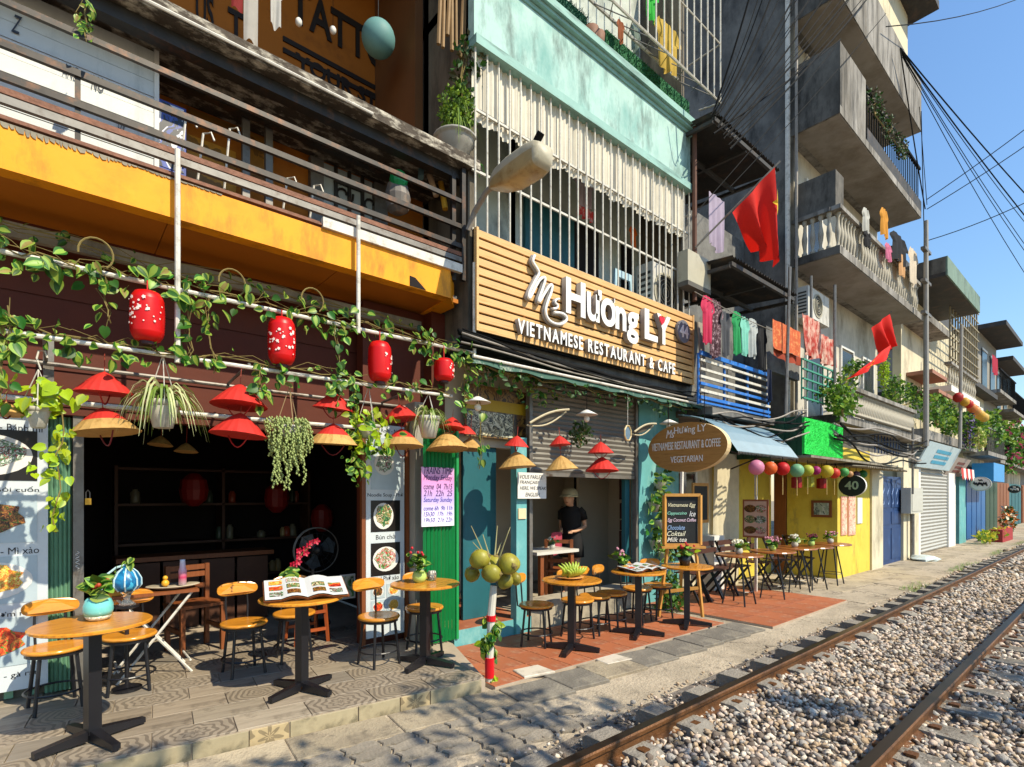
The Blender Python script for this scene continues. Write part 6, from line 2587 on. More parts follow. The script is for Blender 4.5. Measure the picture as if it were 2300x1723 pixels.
# ------------------------------------------------------------------ conical hats
def hat(u, v_rim, wpx, Y, kind, label, ribbon=True, hang=.1, hr=.52, z=None):
    c_ = P(u, v_rim, Y)
    R = wid(wpx, u, Y) / 2
    H = R * .86
    o = thing('conical_hat', label, 'hat', c_, 'hanging conical hats')
    q = MB()
    prof = [(R, 0), (R * .85, H * .19), (R * .64, H * .45), (R * .4, H * .72), (R * .17, H * .91), (.004, H)]
    mi = {'red': [0] * 5, 'straw': [1] * 5, 'tip': [1, 1, 0, 0, 0]}[kind]
    q.lathe(prof, 40, c_, mi, wob=.004, rib=.011)
    q.lathe([(R * .985, .002), (R * .84, H * .15), (R * .64, H * .4), (R * .4, H * .65), (.004, H * .95)], 26, c_, 2)
    part(q, 'cone', [M_RED, M_STRAW, mat('hat_lining', 'a5814c', .8, .15, 6)], o)
    for f in (.3, .55, .8):
        q = MB()
        q.tube([(c_.x + R * f * math.cos(t), c_.y + R * f * math.sin(t), c_.z + H * (1 - f) * .93 - .003) for t in [i * PI / 9 for i in range(19)]], .0022, 4)
        part(q, 'inner_hoop', MATS['hat_lining'], o)
    if ribbon:
        q = MB()
        q.tube([(c_.x - R * .6 + R * 1.2 * i / 8, c_.y, c_.z + .02 - .55 * R * math.sin(PI * i / 8)) for i in range(9)], .005, 5)
        part(q, 'chin_ribbon', mat('ribbon_' + ('dark' if kind != 'red' else 'red'), '6a1522' if kind != 'red' else 'a01c1c', .6), o)
    q = MB()
    q.cyl((c_.x, c_.y, c_.z + H), (c_.x, c_.y, c_.z + H + hang), .003, 4)
    part(q, 'string', mat('ribbon_string', '9a3a2a', .6), o)
    o.rotation_euler = (random.uniform(-.1, .1), random.uniform(-.13, .13), random.uniform(0, 3))
    return o


HN = ['over the gate post', 'over the dark opening', 'above the burro tail strands', 'beside the lime pothos', 'before the right menu board', 'above the green gate', 'near the yellow banner',
      'left under the canopy', 'middle under the canopy', 'right under the canopy']
hl = [(235, 884, 142, 'red', 'bright red hat over the gate post, upper of its pair', .12), (239, 972, 166, 'tip', 'straw hat with red crown over the gate post, lower of its pair', .06),
      (537, 912, 132, 'red', 'bright red hat over the dark opening, upper of its pair', .12), (536, 978, 134, 'red', 'red domed hat over the dark opening, lower of its pair', .05),
      (749, 920, 95, 'red', 'red hat right of the burro tail plant, upper of its pair', .1), (748, 998, 114, 'tip', 'straw hat with red crown right of the burro tail plant', .06),
      (902, 942, 80, 'red', 'red hat right of the lime pothos, upper of its pair', .1), (903, 1004, 98, 'tip', 'straw hat with red crown before the right menu board', .06),
      (1015, 962, 60, 'red', 'red hat over the green gate, upper of its pair', .08), (1005, 1010, 96, 'straw', 'plain straw hat just above the train timetable', .1),
      (12, 930, 90, 'straw', 'straw hat cut by the left edge of the picture', .1),
      (1160, 1003, 56, 'red', 'small red hat under the canopy left of the shutter, upper of its pair', .1), (1162, 1050, 84, 'straw', 'pale straw hat above the handwritten notice', .06),
      (1258, 1000, 50, 'red', 'small red hat in front of the roller shutter, middle of three', .1), (1262, 1055, 74, 'straw', 'pale straw hat in front of the roller shutter', .06),
      (1349, 1018, 60, 'red', 'small red hat in front of the roller shutter, rightmost upper one', .1), (1352, 1058, 76, 'red', 'crimson hat hanging lowest before the roller shutter', .04)]
for k, (u, v, wpx, kind, lb, hg) in enumerate(hl):
    hat(u, v, wpx, 4.5 if k < 11 else 4.4, kind, lb, k not in (9, 12, 14), hg)
hat(360, 1000, 60, 5.9, 'straw', 'dim straw hat hanging inside the dark shop, first from the post', False, .5)
hat(418, 1015, 56, 5.9, 'straw', 'dim straw hat hanging inside the dark shop, second from the post', False, .6)
hat(1055, 1010, 62, 4.75, 'straw', 'shaded straw hat behind the one over the timetable', False, .3)
hat(1045, 975, 50, 4.75, 'red', 'shaded red hat above the shaded straw one', False, .3)

# ------------------------------------------------------------------ hanging pots
M_POTW = mat('white_pot', 'b8b3a6', .5, .12, 8, 0, stain=('7d786c', .3, 8, (1, 1, .5)))
def blades(q, c, n, L, up, w_=.012, m=0):
    for i in range(n):
        a = random.uniform(0, 2 * PI)
        l = L * random.uniform(.55, 1.05)
        e = random.uniform(.25, 1.0) * up
        d = Vector((math.cos(a), math.sin(a), 0))
        s_ = Vector((-d.y, d.x, 0)) * w_ * random.uniform(.7, 1.2)
        pts = []
        for k in range(6):
            t = k / 5
            pts.append(Vector(c) + d * l * t * (1 - .12 * t) + Vector((0, 0, e * l * (1.6 * t - 2.1 * t * t))))
        o = len(q.v)
        for k, p in enumerate(pts):
            f = (1 - (k / 5) ** 2 * .9)
            q.v += [tuple(p - s_ * f), tuple(p + s_ * f)]
        for k in range(5):
            q.f.append((o + 2 * k, o + 2 * k + 1, o + 2 * k + 3, o + 2 * k + 2))
            q.m.append(random.choice([0, 1]) if k == 0 else q.m[-1])


def hangers(par, c, R, top, m=M_WPIPE):
    for k in range(3):
        a = k * 2 * PI / 3 + .5
        q = MB()
        q.cyl((c.x + R * math.cos(a), c.y + R * math.sin(a), c.z), (c.x, c.y, top), .003, 4)
        part(q, 'hanger_wire', m, par)


def pot(par, c, R, H, m):
    q = MB()
    q.lathe([(R * .5, 0), (R * .62, .005), (R * .95, H * .75), (R * .93, H * .8), (R * 1.04, H * .82), (R * 1.04, H), (R * .95, H), (R * .9, H * .86), (.01, H * .84)], 18, c)
    return part(q, 'pot', m, par, True)


M_SP1, M_SP2 = mat('spider_plant_green', '77913c', .5, .2, 20, trans=.3), mat('spider_plant_cream', 'c9cc96', .5, .1, 20, trans=.3)
for k, (u, v0, v1, wp, L) in enumerate(((366, 962, 900, 76, .27), (963, 984, 936, 52, .22))):
    Y = 4.42
    c_ = P(u, v0, Y)
    H = P(u, v1, Y).z - c_.z
    R = wid(wp, u, Y) / 2
    o = thing('hanging_plant', ['spider plant in a hanging pot between the first two hat pairs', 'spider plant in a white hanging pot above the timetable'][k], 'plant', c_, 'hanging spider plants')
    pot(o, c_, R, H, M_POTW)
    q = MB()
    blades(q, c_ + Vector((0, 0, H * .9)), 120 if k == 0 else 80, L * 1.25, 1.7, .0095)
    part(q, 'foliage', [M_SP1, M_SP2], o)
    hangers(o, c_ + Vector((0, 0, H)), R, PB)
# lime pothos, left: pot, crown and a long trailing strand
Y = 4.46
c_ = P(86, 962, Y)
o = thing('hanging_plant', 'lime pothos in a cream hanging pot trailing down past the green gate', 'plant', c_)
pot(o, c_, wid(58, 86, Y) / 2, .13, M_POTW)
cc = c_ + Vector((.03, 0, .16))
for _ in range(48):
    p = cc + Vector((random.gauss(0, .1), random.gauss(0, .06), random.uniform(-.06, .14)))
    inst(random.choice(LL), 'leaf', o, p, (random.uniform(-1.2, .1), random.uniform(-1.4, 1.4), random.uniform(-1, 1)), random.uniform(.06, .1))
st = linepts(P(140, 930, Y - .04), P(122, 1195, Y - .04), 8, .02)
q = MB()
q.tube(st, .004, 5)
part(q, 'stem', M_STEM, o)
leaves_on(o, st, 46, LL, .05, .085, .05, .04)
leaves_on(o, linepts(P(95, 1000, Y), P(70, 1060, Y), 4, .03), 10, LL, .05, .075, .05, .04)
q = MB()
hk = P(92, 795, Y)
q.tube([(hk.x + .03, Y, hk.z - .02), (hk.x + .02, Y, hk.z + .02), (hk.x - .01, Y, hk.z + .02), (hk.x - .02, Y, hk.z - .03), (hk.x, Y, hk.z - .1)], .006, 6)
part(q, 'hook', M_WPIPE, o)
hangers(o, c_ + Vector((0, 0, .13)), .1, hk.z - .1)
# pothos 2
c_ = P(828, 985, Y)
o = thing('hanging_plant', 'bushy lime green pothos hanging before the right menu board', 'plant', c_)
pot(o, c_, .1, .12, M_POTW)
for _ in range(130):
    t = random.random()
    p = c_ + Vector((random.gauss(0, .11), random.gauss(0, .07), random.uniform(-.12, .26)))
    inst(random.choice(LL + [LV[3]]), 'leaf', o, p, (random.uniform(-1.1, .2), random.uniform(-1.4, 1.4), random.uniform(-1, 1)), random.uniform(.05, .09))
leaves_on(o, linepts(P(800, 1000, Y), P(790, 1085, Y), 5, .03), 40, LV + LL, .055, .09, .09, .07)
hangers(o, c_ + Vector((0, 0, .12)), .1, PB)
# burro tail
c_ = P(650, 985, 4.42)
o = thing('hanging_plant', 'grey green burro tail succulent trailing in long beaded strands', 'plant', c_)
pot(o, c_, .1, .1, M_POTW)
M_BT = mat('burro_tail', '8d9a5c', .6, .2, 25, rnd=.1)
q = MB()
for i in range(60):
    a = random.uniform(0, 2 * PI)
    r0 = random.uniform(.02, .15)
    L = random.uniform(.16, .36) if i % 4 else random.uniform(.38, .6)
    x0, y0, z0 = c_.x + r0 * math.cos(a), c_.y + r0 * math.sin(a), c_.z + .12
    n = int(L / .014)
    for j in range(n):
        t = j * .014
        x = x0 + .02 * math.sin(t * 14 + i) + (math.cos(a) * min(.03, t))
        y = y0 + min(.03, t) * math.sin(a) - .01
        d = random.uniform(0, 6)
        p = Vector((x + .009 * math.cos(d), y + .009 * math.sin(d), z0 + .03 - t))
        s_ = .010
        q.add([p + Vector((s_, 0, 0)), p + Vector((-s_, 0, 0)), p + Vector((0, s_, 0)), p + Vector((0, -s_, 0)), p + Vector((0, 0, s_ * 1.4)), p - Vector((0, 0, s_ * 1.4))],
              [(0, 2, 4), (2, 1, 4), (1, 3, 4), (3, 0, 4), (2, 0, 5), (1, 2, 5), (3, 1, 5), (0, 3, 5)])
f_ = part(q, 'beaded_strands', M_BT, o, True)
f_['kind'] = 'stuff'
hangers(o, c_ + Vector((0, 0, .1)), .1, P(645, 868, 4.42).z, mat('jute', 'a89068', .8))

# ------------------------------------------------------------------ foliage clumps
def clump(q, c, rx, ry, rz, n, s0, s1, mi=2):
    for _ in range(n):
        while True:
            d = Vector((random.uniform(-1, 1), random.uniform(-1, 1), random.uniform(-1, 1)))
            if .25 < d.length < 1:
                break
        p = Vector(c) + Vector((d.x * rx, d.y * ry, d.z * rz))
        s_ = random.uniform(s0, s1)
        a = Vector((random.gauss(0, 1), random.gauss(0, 1), random.gauss(0, 1))).normalized()
        b = a.orthogonal().normalized()
        e = a.cross(b)
        q.add([p - b * s_ * .2, p + a * s_ * .45 - e * s_ * .32, p + a * s_, p + a * s_ * .45 + e * s_ * .32], [(0, 1, 2, 3)], random.randrange(mi))


M_F = [mat('foliage_mid', '4d7a24', .5, .2, 20, trans=.3), mat('foliage_dark', '2c5218', .5, .2, 20, trans=.25), mat('foliage_light', '84a238', .5, .2, 20, trans=.35), mat('foliage_flower', 'b5486a', .5, .1, 20, trans=.3)]


def bush(label, lst, n, s0, s1, mats=None, name='balcony_plant', grp='plants on the balconies', base=None, cat='plant'):
    c0 = Vector(lst[0][0])
    o = thing(name, label, cat, base or (c0.x, c0.y, c0.z - lst[0][3]), grp)
    q = MB()
    for c_, rx, ry, rz in lst:
        clump(q, c_, rx, ry, rz, int(n / len(lst)), s0, s1, len(mats or M_F[:3]))
    f_ = part(q, 'foliage', mats or M_F[:3], o)
    q = MB()
    for c_, rx, ry, rz in lst:
        for k in range(4):
            q.tube([(c0.x, c0.y, c0.z - lst[0][3]), Vector(c_) + Vector((random.uniform(-.5, .5) * rx, 0, -rz * .3)), Vector(c_) + Vector((random.uniform(-.8, .8) * rx, 0, rz * .6))], [.012, .008, .003], 4)
    part(q, 'stem', M_STEM, o)
    return o


bush('leafy plant spilling over the green trellis railing', [(P(1890, 858, 3.75), .42, .25, .2), (P(1860, 885, 3.75), .3, .2, .14), (P(1918, 828, 3.75), .28, .2, .16)], 520, .05, .11)
bush('yellowish shrub at the corner of the cream balustrade', [(P(1893, 900, 3.5), .35, .25, .3)], 350, .07, .13, [M_F[2], M_F[0]])
bush('dense green plants behind the cream balustrade', [(P(2012, 880, 4.2), .7, .3, .42), (P(2045, 895, 4.2), .6, .3, .4)], 900, .06, .13)
bush('big balcony shrubs beyond the utility pole', [(P(2105, 925, 3.6), 1.0, .35, .45), (P(2135, 948, 3.6), .8, .35, .4)], 900, .08, .16)
bush('trees and shrubs on the far roofs', [(P(2185, 965, 3.6), 1.4, .4, .6), (P(2225, 965, 3.6), 1.5, .4, .8)], 1000, .12, .24)
bush('flowering bougainvillea at the far end of the row', [(P(2255, 1012, 3.8), 2.0, .5, 1.1), (P(2285, 1000, 3.8), 2.0, .5, 1.3)], 1200, .15, .3, [M_F[0], M_F[1], M_F[1], M_F[2], M_F[0], M_F[3]])
bush('bright lime hanging plant on the tall building balcony', [(P(1985, 830, 4.2), .12, .12, .5)], 260, .06, .1, [M_F[2], mat('foliage_acid', 'a8c81e', .5, .1, trans=.3)])
bush('yellow green potted plants on the pavement by the blue doors', [(P(2215, 1205, 3.3), .6, .25, .2), (P(2240, 1198, 3.2), .6, .25, .2)], 300, .1, .18, [M_F[2], mat('foliage_yellow', 'c9c03a', .5, .1, trans=.3)], base=(27, 3.3, 0))
bush('purple wisteria strand hanging from the far balcony', [(P(2174, 968, 3.3), .18, .18, .6)], 200, .08, .12, [mat('wisteria', '5a4a7a', .6, .2, 9), M_F[1]])
bush('pale yellow hanging basket on the far balcony', [(P(2200, 985, 3.3), .35, .2, .4)], 200, .08, .14, [mat('basket_yellow', 'b5b56a', .6, .2, 9), M_F[2]])
bush('row of dry plants along the third floor iron rail', [((13.6, 3.7, 10.2), .5, .12, .25), ((14.6, 3.7, 10.1), .5, .12, .3), ((15.6, 3.7, 10.1), .5, .12, .25)], 700, .05, .09, [M_F[1], mat('dry_leaf', '5a5548', .7, .2, 9)])
q = MB()
q.box(P(2252, 0, 3.0).x, P(2275, 0, 3.0).x, 3.0, 3.35, 0, .45)
tag(q.build('planter', mat('red_planter', '9a2a2c', .6, .1, 5)), 'red planter box on the far pavement', 'planter')
bush('orange flowering plants in the red planter', [(P(2265, 1165, 3.15), .7, .2, .5)], 260, .12, .2, [M_F[1], mat('petal_orange', 'd97a2c', .6, .1), mat('petal_cream', 'd9d0b0', .6, .1)], base=(36, 3.2, .45))
bush('hanging leafy basket in front of the roller shutter', [(P(1305, 975, 4.5), .16, .12, .16)], 200, .03, .07, [M_F[1], mat('dim_leaf', '3f4f2c', .6, .2)], 'hanging_plant', 'hanging baskets under the canopy')

# verge grass beside the far rail
q = MB()
for _ in range(2600):
    x = random.uniform(11, 30)
    y = 2.52 + random.uniform(-.12, .14)
    if math.sin(x * 1.3) + random.uniform(-.6, .6) < .1:
        continue
    h = random.uniform(.03, .1)
    q.add([(x - .012, y, 0), (x + .012, y, 0), (x + random.uniform(-.05, .05), y + random.uniform(-.04, .04), h)], [(0, 1, 2)], random.randrange(2))
tag(q.build('grass', [M_F[0], M_F[2]]), 'weedy green grass along the sleeper ends', 'grass', kind='stuff')

# potted conifer on the roof slab
c_ = P(1022, 345, 4.55)
c_.z = zs1
o = thing('potted_plant', 'feathery conifer in a glazed bowl on the end of the roof slab', 'plant', c_)
q = MB()
R = .2
q.lathe([(R * .45, 0), (R * .5, .02), (R * .8, .09), (R * .98, .16), (R * 1.0, .18), (R * 1.12, .185), (R * 1.12, .205), (R * .95, .205), (.01, .18)], 22, c_)
part(q, 'bowl', mat('glazed_bowl', '9a968c', .35, .15, 6, stain=('5f5b55', .3, 5, (1, 1, 1))), o, True)
q = MB()
clump(q, c_ + Vector((.03, 0, .5)), .2, .18, .26, 900, .025, .06, 2)
blades(q, c_ + Vector((.02, 0, .3)), 60, .3, 2.0, .006)
blades(q, c_ + Vector((.04, 0, .5)), 50, .22, 1.6, .006)
part(q, 'foliage', [mat('conifer', '7d9a30', .6, .2, 20, trans=.3), mat('conifer_dark', '4a6a1c', .6, .2, 20, trans=.2)], o)
q = MB()
q.tube([c_ + Vector((0, 0, .15)), c_ + Vector((.03, 0, .5))], [.02, .01], 6)
part(q, 'trunk', M_STEM, o)
q = MB()
blades(q, P(1068, 360, 4.5) - Vector((0, 0, .1)), 9, .16, 2.2, .012)
for f in range(len(q.m)):
    q.m[f] = 0
tag(q.build('aloe', mat('aloe_green', '5fae4a', .5, .1, 9, trans=.2)), 'bright green spiky aloe beside the glazed bowl', 'plant')
bush('dark dry plant hanging in the corner above the conifer', [(P(1045, 165, 4.5), .14, .1, .42), (P(1070, 130, 4.5), .1, .1, .3)], 260, .05, .1, [mat('dry_stem', '4a4a2c', .7, .2), M_F[1]], 'hanging_plant', 'plants above the roof slab')

# upper terrace things
c_ = P(850, 87, 5.5)
R = wid(76, 850, 5.5) / 2
o = thing('paper_lantern', 'dusty blue round paper lantern hanging on the upper terrace', 'lantern', c_ - Vector((0, 0, R)))
q = MB()
q.lathe([(R * math.sin(PI * (.08 + .84 * i / 14)), -R * math.cos(PI * (.08 + .84 * i / 14)) * 1.02) for i in range(15)], 22, c_)
part(q, 'globe', mat('dusty_blue_paper', '6fa0a0', .6, .08, 4, trans=.2), o, True)
q = MB()
q.cyl(c_ + Vector((0, 0, R)), (c_.x, c_.y, 8.05), .004, 4)
part(q, 'cord', M_CABLEG, o)
fabhang(548, 580, -40, 96, 5.6, fab('white_a', 'a9a6a0'), 'long grey white towel hanging on the upper terrace', 'towel', 'towel', amp=.03)
fabhang(602, 636, -40, 62, 5.6, fab('white_b', 'b5b4b0'), 'short white trouser legs hanging on the upper terrace', 'washing')
fabhang(520, 546, -40, 22, 5.6, fab('maroon', '7a1c1c'), 'maroon cloth hanging left of the long towel', 'washing')
for k, (u, v) in enumerate(((671, 50), (748, 68))):
    c_ = P(u, v, 5.7)
    o = thing('light_bulb', ['bare white bulb hanging before the tattoo lettering, left one', 'bare white bulb hanging before the tattoo lettering, right one'][k], 'bulb', c_)
    q = MB()
    q.ball(c_, .035, 10, 7, sz=1.3)
    part(q, 'bulb', M_WHITE, o, True)
    q = MB()
    q.cyl(c_ + Vector((0, 0, .04)), (c_.x, 5.7, 8.05), .003, 4)
    part(q, 'flex', M_CABLE, o)
q = MB()
c_ = P(880, 350, 5.0)
for u, v, mm, s_ in ((885, 410, 'green', 1),):
    pass
q.ball(P(895, 405, 4.75), .09, 12, 8, sz=1.1)
tag(q.build('green_ball', mat('green_plastic', '0f8a4a', .4, .1)), 'shiny green plastic ball behind the railing by the ironwork door', 'ball')
q = MB()
q.lathe([(.05, 0), (.11, .04), (.13, .16), (.1, .28), (.04, .33)], 14, P(893, 480, 4.8))
tag(q.build('plastic_bag', mat('dull_bag', '6f6a66', .5, .25, 6, stain=('a88a70', .4, 6, (1, 1, 1)))), 'bulging dull plastic bag tied to the balcony railing', 'bag')
for k, (u, v, mm) in enumerate(((980, 440, 'c9a888'), (1000, 470, 'd9a02c'), (945, 400, '5f7a80'))):
    a = P(u, v, 4.75)
    q = MB()
    q.cyl(a, a + Vector((.08 * (k - 1), .1, .38)), .03, 8)
    tag(q.build('rolled_mat', mat('rolled_' + mm, mm, .7, .15)), ['pale rolled mat leaning at the right end of the balcony', 'yellow rolled mat leaning at the right end of the balcony', 'grey blue roll leaning behind the balcony railing'][k], 'mat', 'rolls on the balcony')
# banner with motorbike colours on the mezzanine
o, a, b, z0, z1 = framed('banner', 'blue and white printed banner beside the mezzanine shutter', 'banner', 350, 418, 232, 385, 4.84, mat('banner_blue', '2c3f8a', .5), foodmat('banner_blue_print', ['c9c9d0', '2c3f8a', '15151c', 'd9d9e0', '3a4fa0', '1a1a22'], 4), .015)

# ------------------------------------------------------------------ stools and tables
def make_stool():
    r = thing('cafe_stool', 'x', 'stool', (0, 0, 0), 'wooden seated cafe stools')
    q = MB()
    q.lathe([(.001, .405), (.165, .405), (.182, .412), (.187, .424), (.18, .436), (.165, .437), (.12, .432), (.001, .43)], 30, (0, 0, 0))
    part(q, 'seat', M_WOODO, r, True)
    q = MB()
    q.lathe([(.15, .385), (.17, .385), (.17, .404), (.15, .404)], 24, (0, 0, 0))
    part(q, 'seat_ring', M_BLACK, r)
    for k in range(4):
        a = PI / 4 + k * PI / 2
        q = MB()
        q.tube([(.14 * math.cos(a), .14 * math.sin(a), .40), (.185 * math.cos(a), .185 * math.sin(a), .0)], .0125, 8)
        part(q, 'leg', M_BLACK, r)
    q = MB()
    q.tube([(.172 * math.cos(t), .172 * math.sin(t), .13) for t in [i * PI / 14 for i in range(29)]], .008, 6)
    part(q, 'foot_ring', M_BLACK, r)
    for sx in (-1, 1):
        q = MB()
        q.tube([(sx * .075, .13, .395), (sx * .085, .185, .42), (sx * .09, .195, .55), (sx * .085, .205, .68)], .009, 6)
        part(q, 'back_rod', M_BLACK, r)
    q = MB()
    W, Hh = .165, .058
    out = []
    for i in range(24):
        t = i * PI / 12
        x = W * (abs(math.cos(t)) ** .6) * (1 if math.cos(t) >= 0 else -1)
        out.append((x, Hh * (abs(math.sin(t)) ** .8) * (1 if math.sin(t) >= 0 else -1)))
    v = []
    for dy in (-.008, .008):
        v += [(x, .205 + dy - x * x * 1.2, .69 + z) for x, z in out]
    n = 24
    f = [tuple(range(n))[::-1], tuple(range(n, 2 * n))] + [(i, (i + 1) % n, n + (i + 1) % n, n + i) for i in range(n)]
    q.add(v, f)
    part(q, 'backrest', M_WOODO, r)
    return r


def make_table():
    r = thing('cafe_table', 'x', 'table', (0, 0, 0), 'round cafe tables on cross feet')
    q = MB()
    q.lathe([(.001, .705), (.295, .705), (.308, .712), (.308, .724), (.3, .73), (.001, .73)], 40, (0, 0, 0))
    part(q, 'table_top', M_WOODO, r)
    q = MB()
    q.box(-.035, .035, -.035, .035, .05, .70)
    part(q, 'column', M_BLACK, r)
    q = MB()
    q.box(-.12, .12, -.12, .12, .695, .704)
    part(q, 'top_plate', M_BLACK, r)
    for k in range(4):
        a = k * PI / 2
        d = Vector((math.cos(a), math.sin(a), 0))
        s_ = Vector((-d.y, d.x, 0))
        q = MB()
        v = []
        for l, w_, z0, z1 in ((.036, .028, .015, .075), (.29, .022, .012, .045)):
            c_ = d * l
            v += [c_ - s_ * w_ + ZAX * z0, c_ + s_ * w_ + ZAX * z0, c_ + s_ * w_ + ZAX * z1, c_ - s_ * w_ + ZAX * z1]
        q.add(v, [(0, 1, 2, 3), (4, 7, 6, 5), (0, 4, 5, 1), (1, 5, 6, 2), (2, 6, 7, 3), (3, 7, 4, 0)])
        ft = part(q, 'foot', M_BLACK, r)
        q = MB()
        q.cyl(d * .275, d * .275 + ZAX * .014, .015, 8)
        part(q, 'foot_pad', M_BLACK, ft)
    return r


stool0, table0 = make_stool(), make_table()
first = {'s': True, 't': True}


def put(proto, key, loc, rz, label):
    o = proto if first[key] else copy_tree(proto)
    first[key] = False
    o.location = loc
    o.rotation_euler = (0, 0, rz)
    o['label'] = label
    return o


SZ, TZ = PH + .002, .038
stl = [(125, 1588, SZ, .15, 'orange seated stool left behind the table with the turquoise vase'), (290, 1548, SZ, -.1, 'orange seated stool right behind the table with the turquoise vase'),
       (548, 1510, SZ, .05, 'orange seated stool left of the table with the open menu'), (661, 1480, SZ, -.15, 'orange seated stool behind the column of the open menu table'),
       (851, 1490, SZ, .1, 'brown seated stool in front of the right menu board'), (953, 1462, SZ, -.2, 'brown seated stool behind the column of the lime pot table'),
       (1205, 1447, TZ, .55, 'stool nearest the coconuts on the red tiles'), (1297, 1432, TZ, -.2, 'stool right behind the column of the banana table'), (1336, 1420, TZ, .2, 'stool behind the banana table, squeezed to its right'),
       (1374, 1411, TZ, .3, 'stool halfway between the banana table and the white menu table'), (1432, 1396, TZ, .2, 'stool right behind the column of the white menu table'), (1478, 1386, TZ, -.3, 'stool between the white menu table and the chalkboard')]
for u, v, z, rz, lb in stl:
    put(stool0, 's', G(u, v, z), rz, lb)
tbl = [(208, 1664, SZ, .35, 'round wooden table holding the turquoise vase'), (678, 1552, SZ, .4, 'round wooden table holding the open photo menu'), (955, 1492, SZ, .45, 'round wooden table holding the lime green pot'),
       (1284, 1460, TZ, .5, 'round wooden table holding the green bananas'), (1434, 1425, TZ, .5, 'round wooden table holding the white open menu on the red tiles'), (1543, 1404, TZ, .5, 'round wooden table holding the dark pot at the easel')]
TT = []
for u, v, z, rz, lb in tbl:
    p = G(u, v, z)
    put(table0, 't', p, rz, lb)
    TT.append(p + Vector((0, 0, .731)))

# table items
def menu_book(label, c, ang, w=.3, h=.36, tilt=.25):
    r = thing('menu_book', label, 'menu', c, 'open menu books')
    R = Matrix.Rotation(ang, 4, 'Z')
    M_PAGE = mat('menu_page', 'c9c9c6', .35, .05, 4)
    for s_ in (-1, 1):
        q = MB()
        n = 6
        def f(a, b, top=0):
            x = s_ * w * a
            z = .02 + .035 * math.sin(min(1, a * 1.6) * PI) * .6 + tilt * (b) * h * .8 + top
            return Vector(c) + R @ Vector((x, (b - .5) * h, z))
        q.sheet(lambda a, b: f(a, b, .006), 8, 2)
        part(q, 'page', M_PAGE, r)
        q = MB()
        q.sheet(lambda a, b: f(a * 1.03, b * 1.03 - .015, -.006), 8, 2)
        q.sheet(lambda a, b: f(a * 1.03, b * 1.03 - .015, -.014), 8, 2)
        part(q, 'cover', M_BWOOD, r)
        for k in range(6 if s_ < 0 else 4):
            a0 = .15 + .42 * (k % 2)
            b0 = .12 + .29 * (k // 2)
            q = MB()
            q.sheet(lambda a, b: f(a0 + .32 * a, b0 + .2 * b, .010), 3, 1)
            part(q, 'dish_print', FOODS[['noodle', 'roll', 'pho', 'chicken', 'bun', 'rice'][k]], r)
    return r


def flowerpot(label, c, R, H, mpot, leafs, fl=None, nl=40, nf=14, sp=.08, hh=.12, cat='plant', style='round', grp='table plants'):
    r = thing('flower_pot', label, cat, c, grp)
    q = MB()
    if style == 'round':
        q.lathe([(R * .6, 0), (R * .95, H * .3), (R, H * .55), (R * .85, H * .9), (R * .78, H), (R * .7, H), (.005, H * .9)], 20, c)
    else:
        q.lathe([(R * .75, 0), (R, H), (R * .92, H), (.005, H * .9)], 16, c)
    part(q, 'pot', mpot, r, True)
    for _ in range(nl):
        p = Vector(c) + Vector((random.gauss(0, sp * .4), random.gauss(0, sp * .4), H + random.uniform(0, hh * .6)))
        inst(random.choice(leafs), 'leaf', r, p, (random.uniform(-2.4, -.6), random.uniform(-1.5, 1.5), random.uniform(-3, 3)), random.uniform(.5, 1) * sp)
    if fl:
        for _ in range(nf):
            p = Vector(c) + Vector((random.gauss(0, sp * .45), random.gauss(0, sp * .45), H + hh * random.uniform(.5, 1)))
            q = MB()
            q.ball(p, sp * .16, 6, 4)
            part(q, 'blossom', fl, r)
    return r


M_TVASE = mat('turquoise_glaze', '6fc3be', .2, .08, 5, 0, stain=('4fa8a8', .25, 5, (1, 1, 1)), spec=.6)
t1, t2, t3, t4, t5, t6 = TT
vs = thing('vase', 'round turquoise glass vase with pebbles and a sprig on the front table', 'vase', t1 + Vector((.03, .05, 0)))
c_ = t1 + Vector((.03, .05, 0))
q = MB()
q.lathe([(.045, 0), (.062, .012), (.07, .03)], 22, c_)
part(q, 'pebble_base', foodmat('pebbles', ['c9c2a8', '9a907a', 'dcd6c0', '7d745f', 'b5ac92'], 30), vs, True)
q = MB()
q.lathe([(.07, .03), (.079, .06), (.078, .095), (.066, .128), (.055, .14), (.05, .14), (.06, .12), (.01, .09)], 22, c_)
part(q, 'bowl', M_TVASE, vs, True)
for _ in range(26):
    p = c_ + Vector((random.gauss(0, .03), random.gauss(0, .03), .15 + random.uniform(0, .1)))
    inst(random.choice(LV), 'leaf', vs, p, (random.uniform(-2.6, -.9), random.uniform(-1.4, 1.4), random.uniform(-3, 3)), random.uniform(.05, .1))
for _ in range(5):
    q = MB()
    q.ball(c_ + Vector((random.gauss(0, .025), -.04 + random.gauss(0, .02), .19 + random.uniform(0, .06))), .014, 7, 5)
    part(q, 'berry', mat('berry_red', 'a83a1c', .4, .1), vs)
menu_book('large open menu of dish photographs propped on the middle front table', t2 + Vector((.02, -.03, .0)), -.25, .29, .34, .34)
menu_book('white open menu lying on the second terrace table', t5 + Vector((.04, -.02, 0)), -.1, .25, .3, .12)
o = flowerpot('white vase with a red orchid spray behind the open photo menu', t2 + Vector((-.02, .2, 0)), .05, .13, M_POTW, LV, None, 14, 0, .09, .1)
c_ = t2 + Vector((-.02, .2, .13))
q = MB()
sp_ = [c_, c_ + Vector((.02, 0, .08)), c_ + Vector((.06, -.01, .15)), c_ + Vector((.13, -.03, .23)), c_ + Vector((.2, -.05, .29))]
q.tube(sp_, .005, 5)
part(q, 'flower_stem', M_STEM, o)
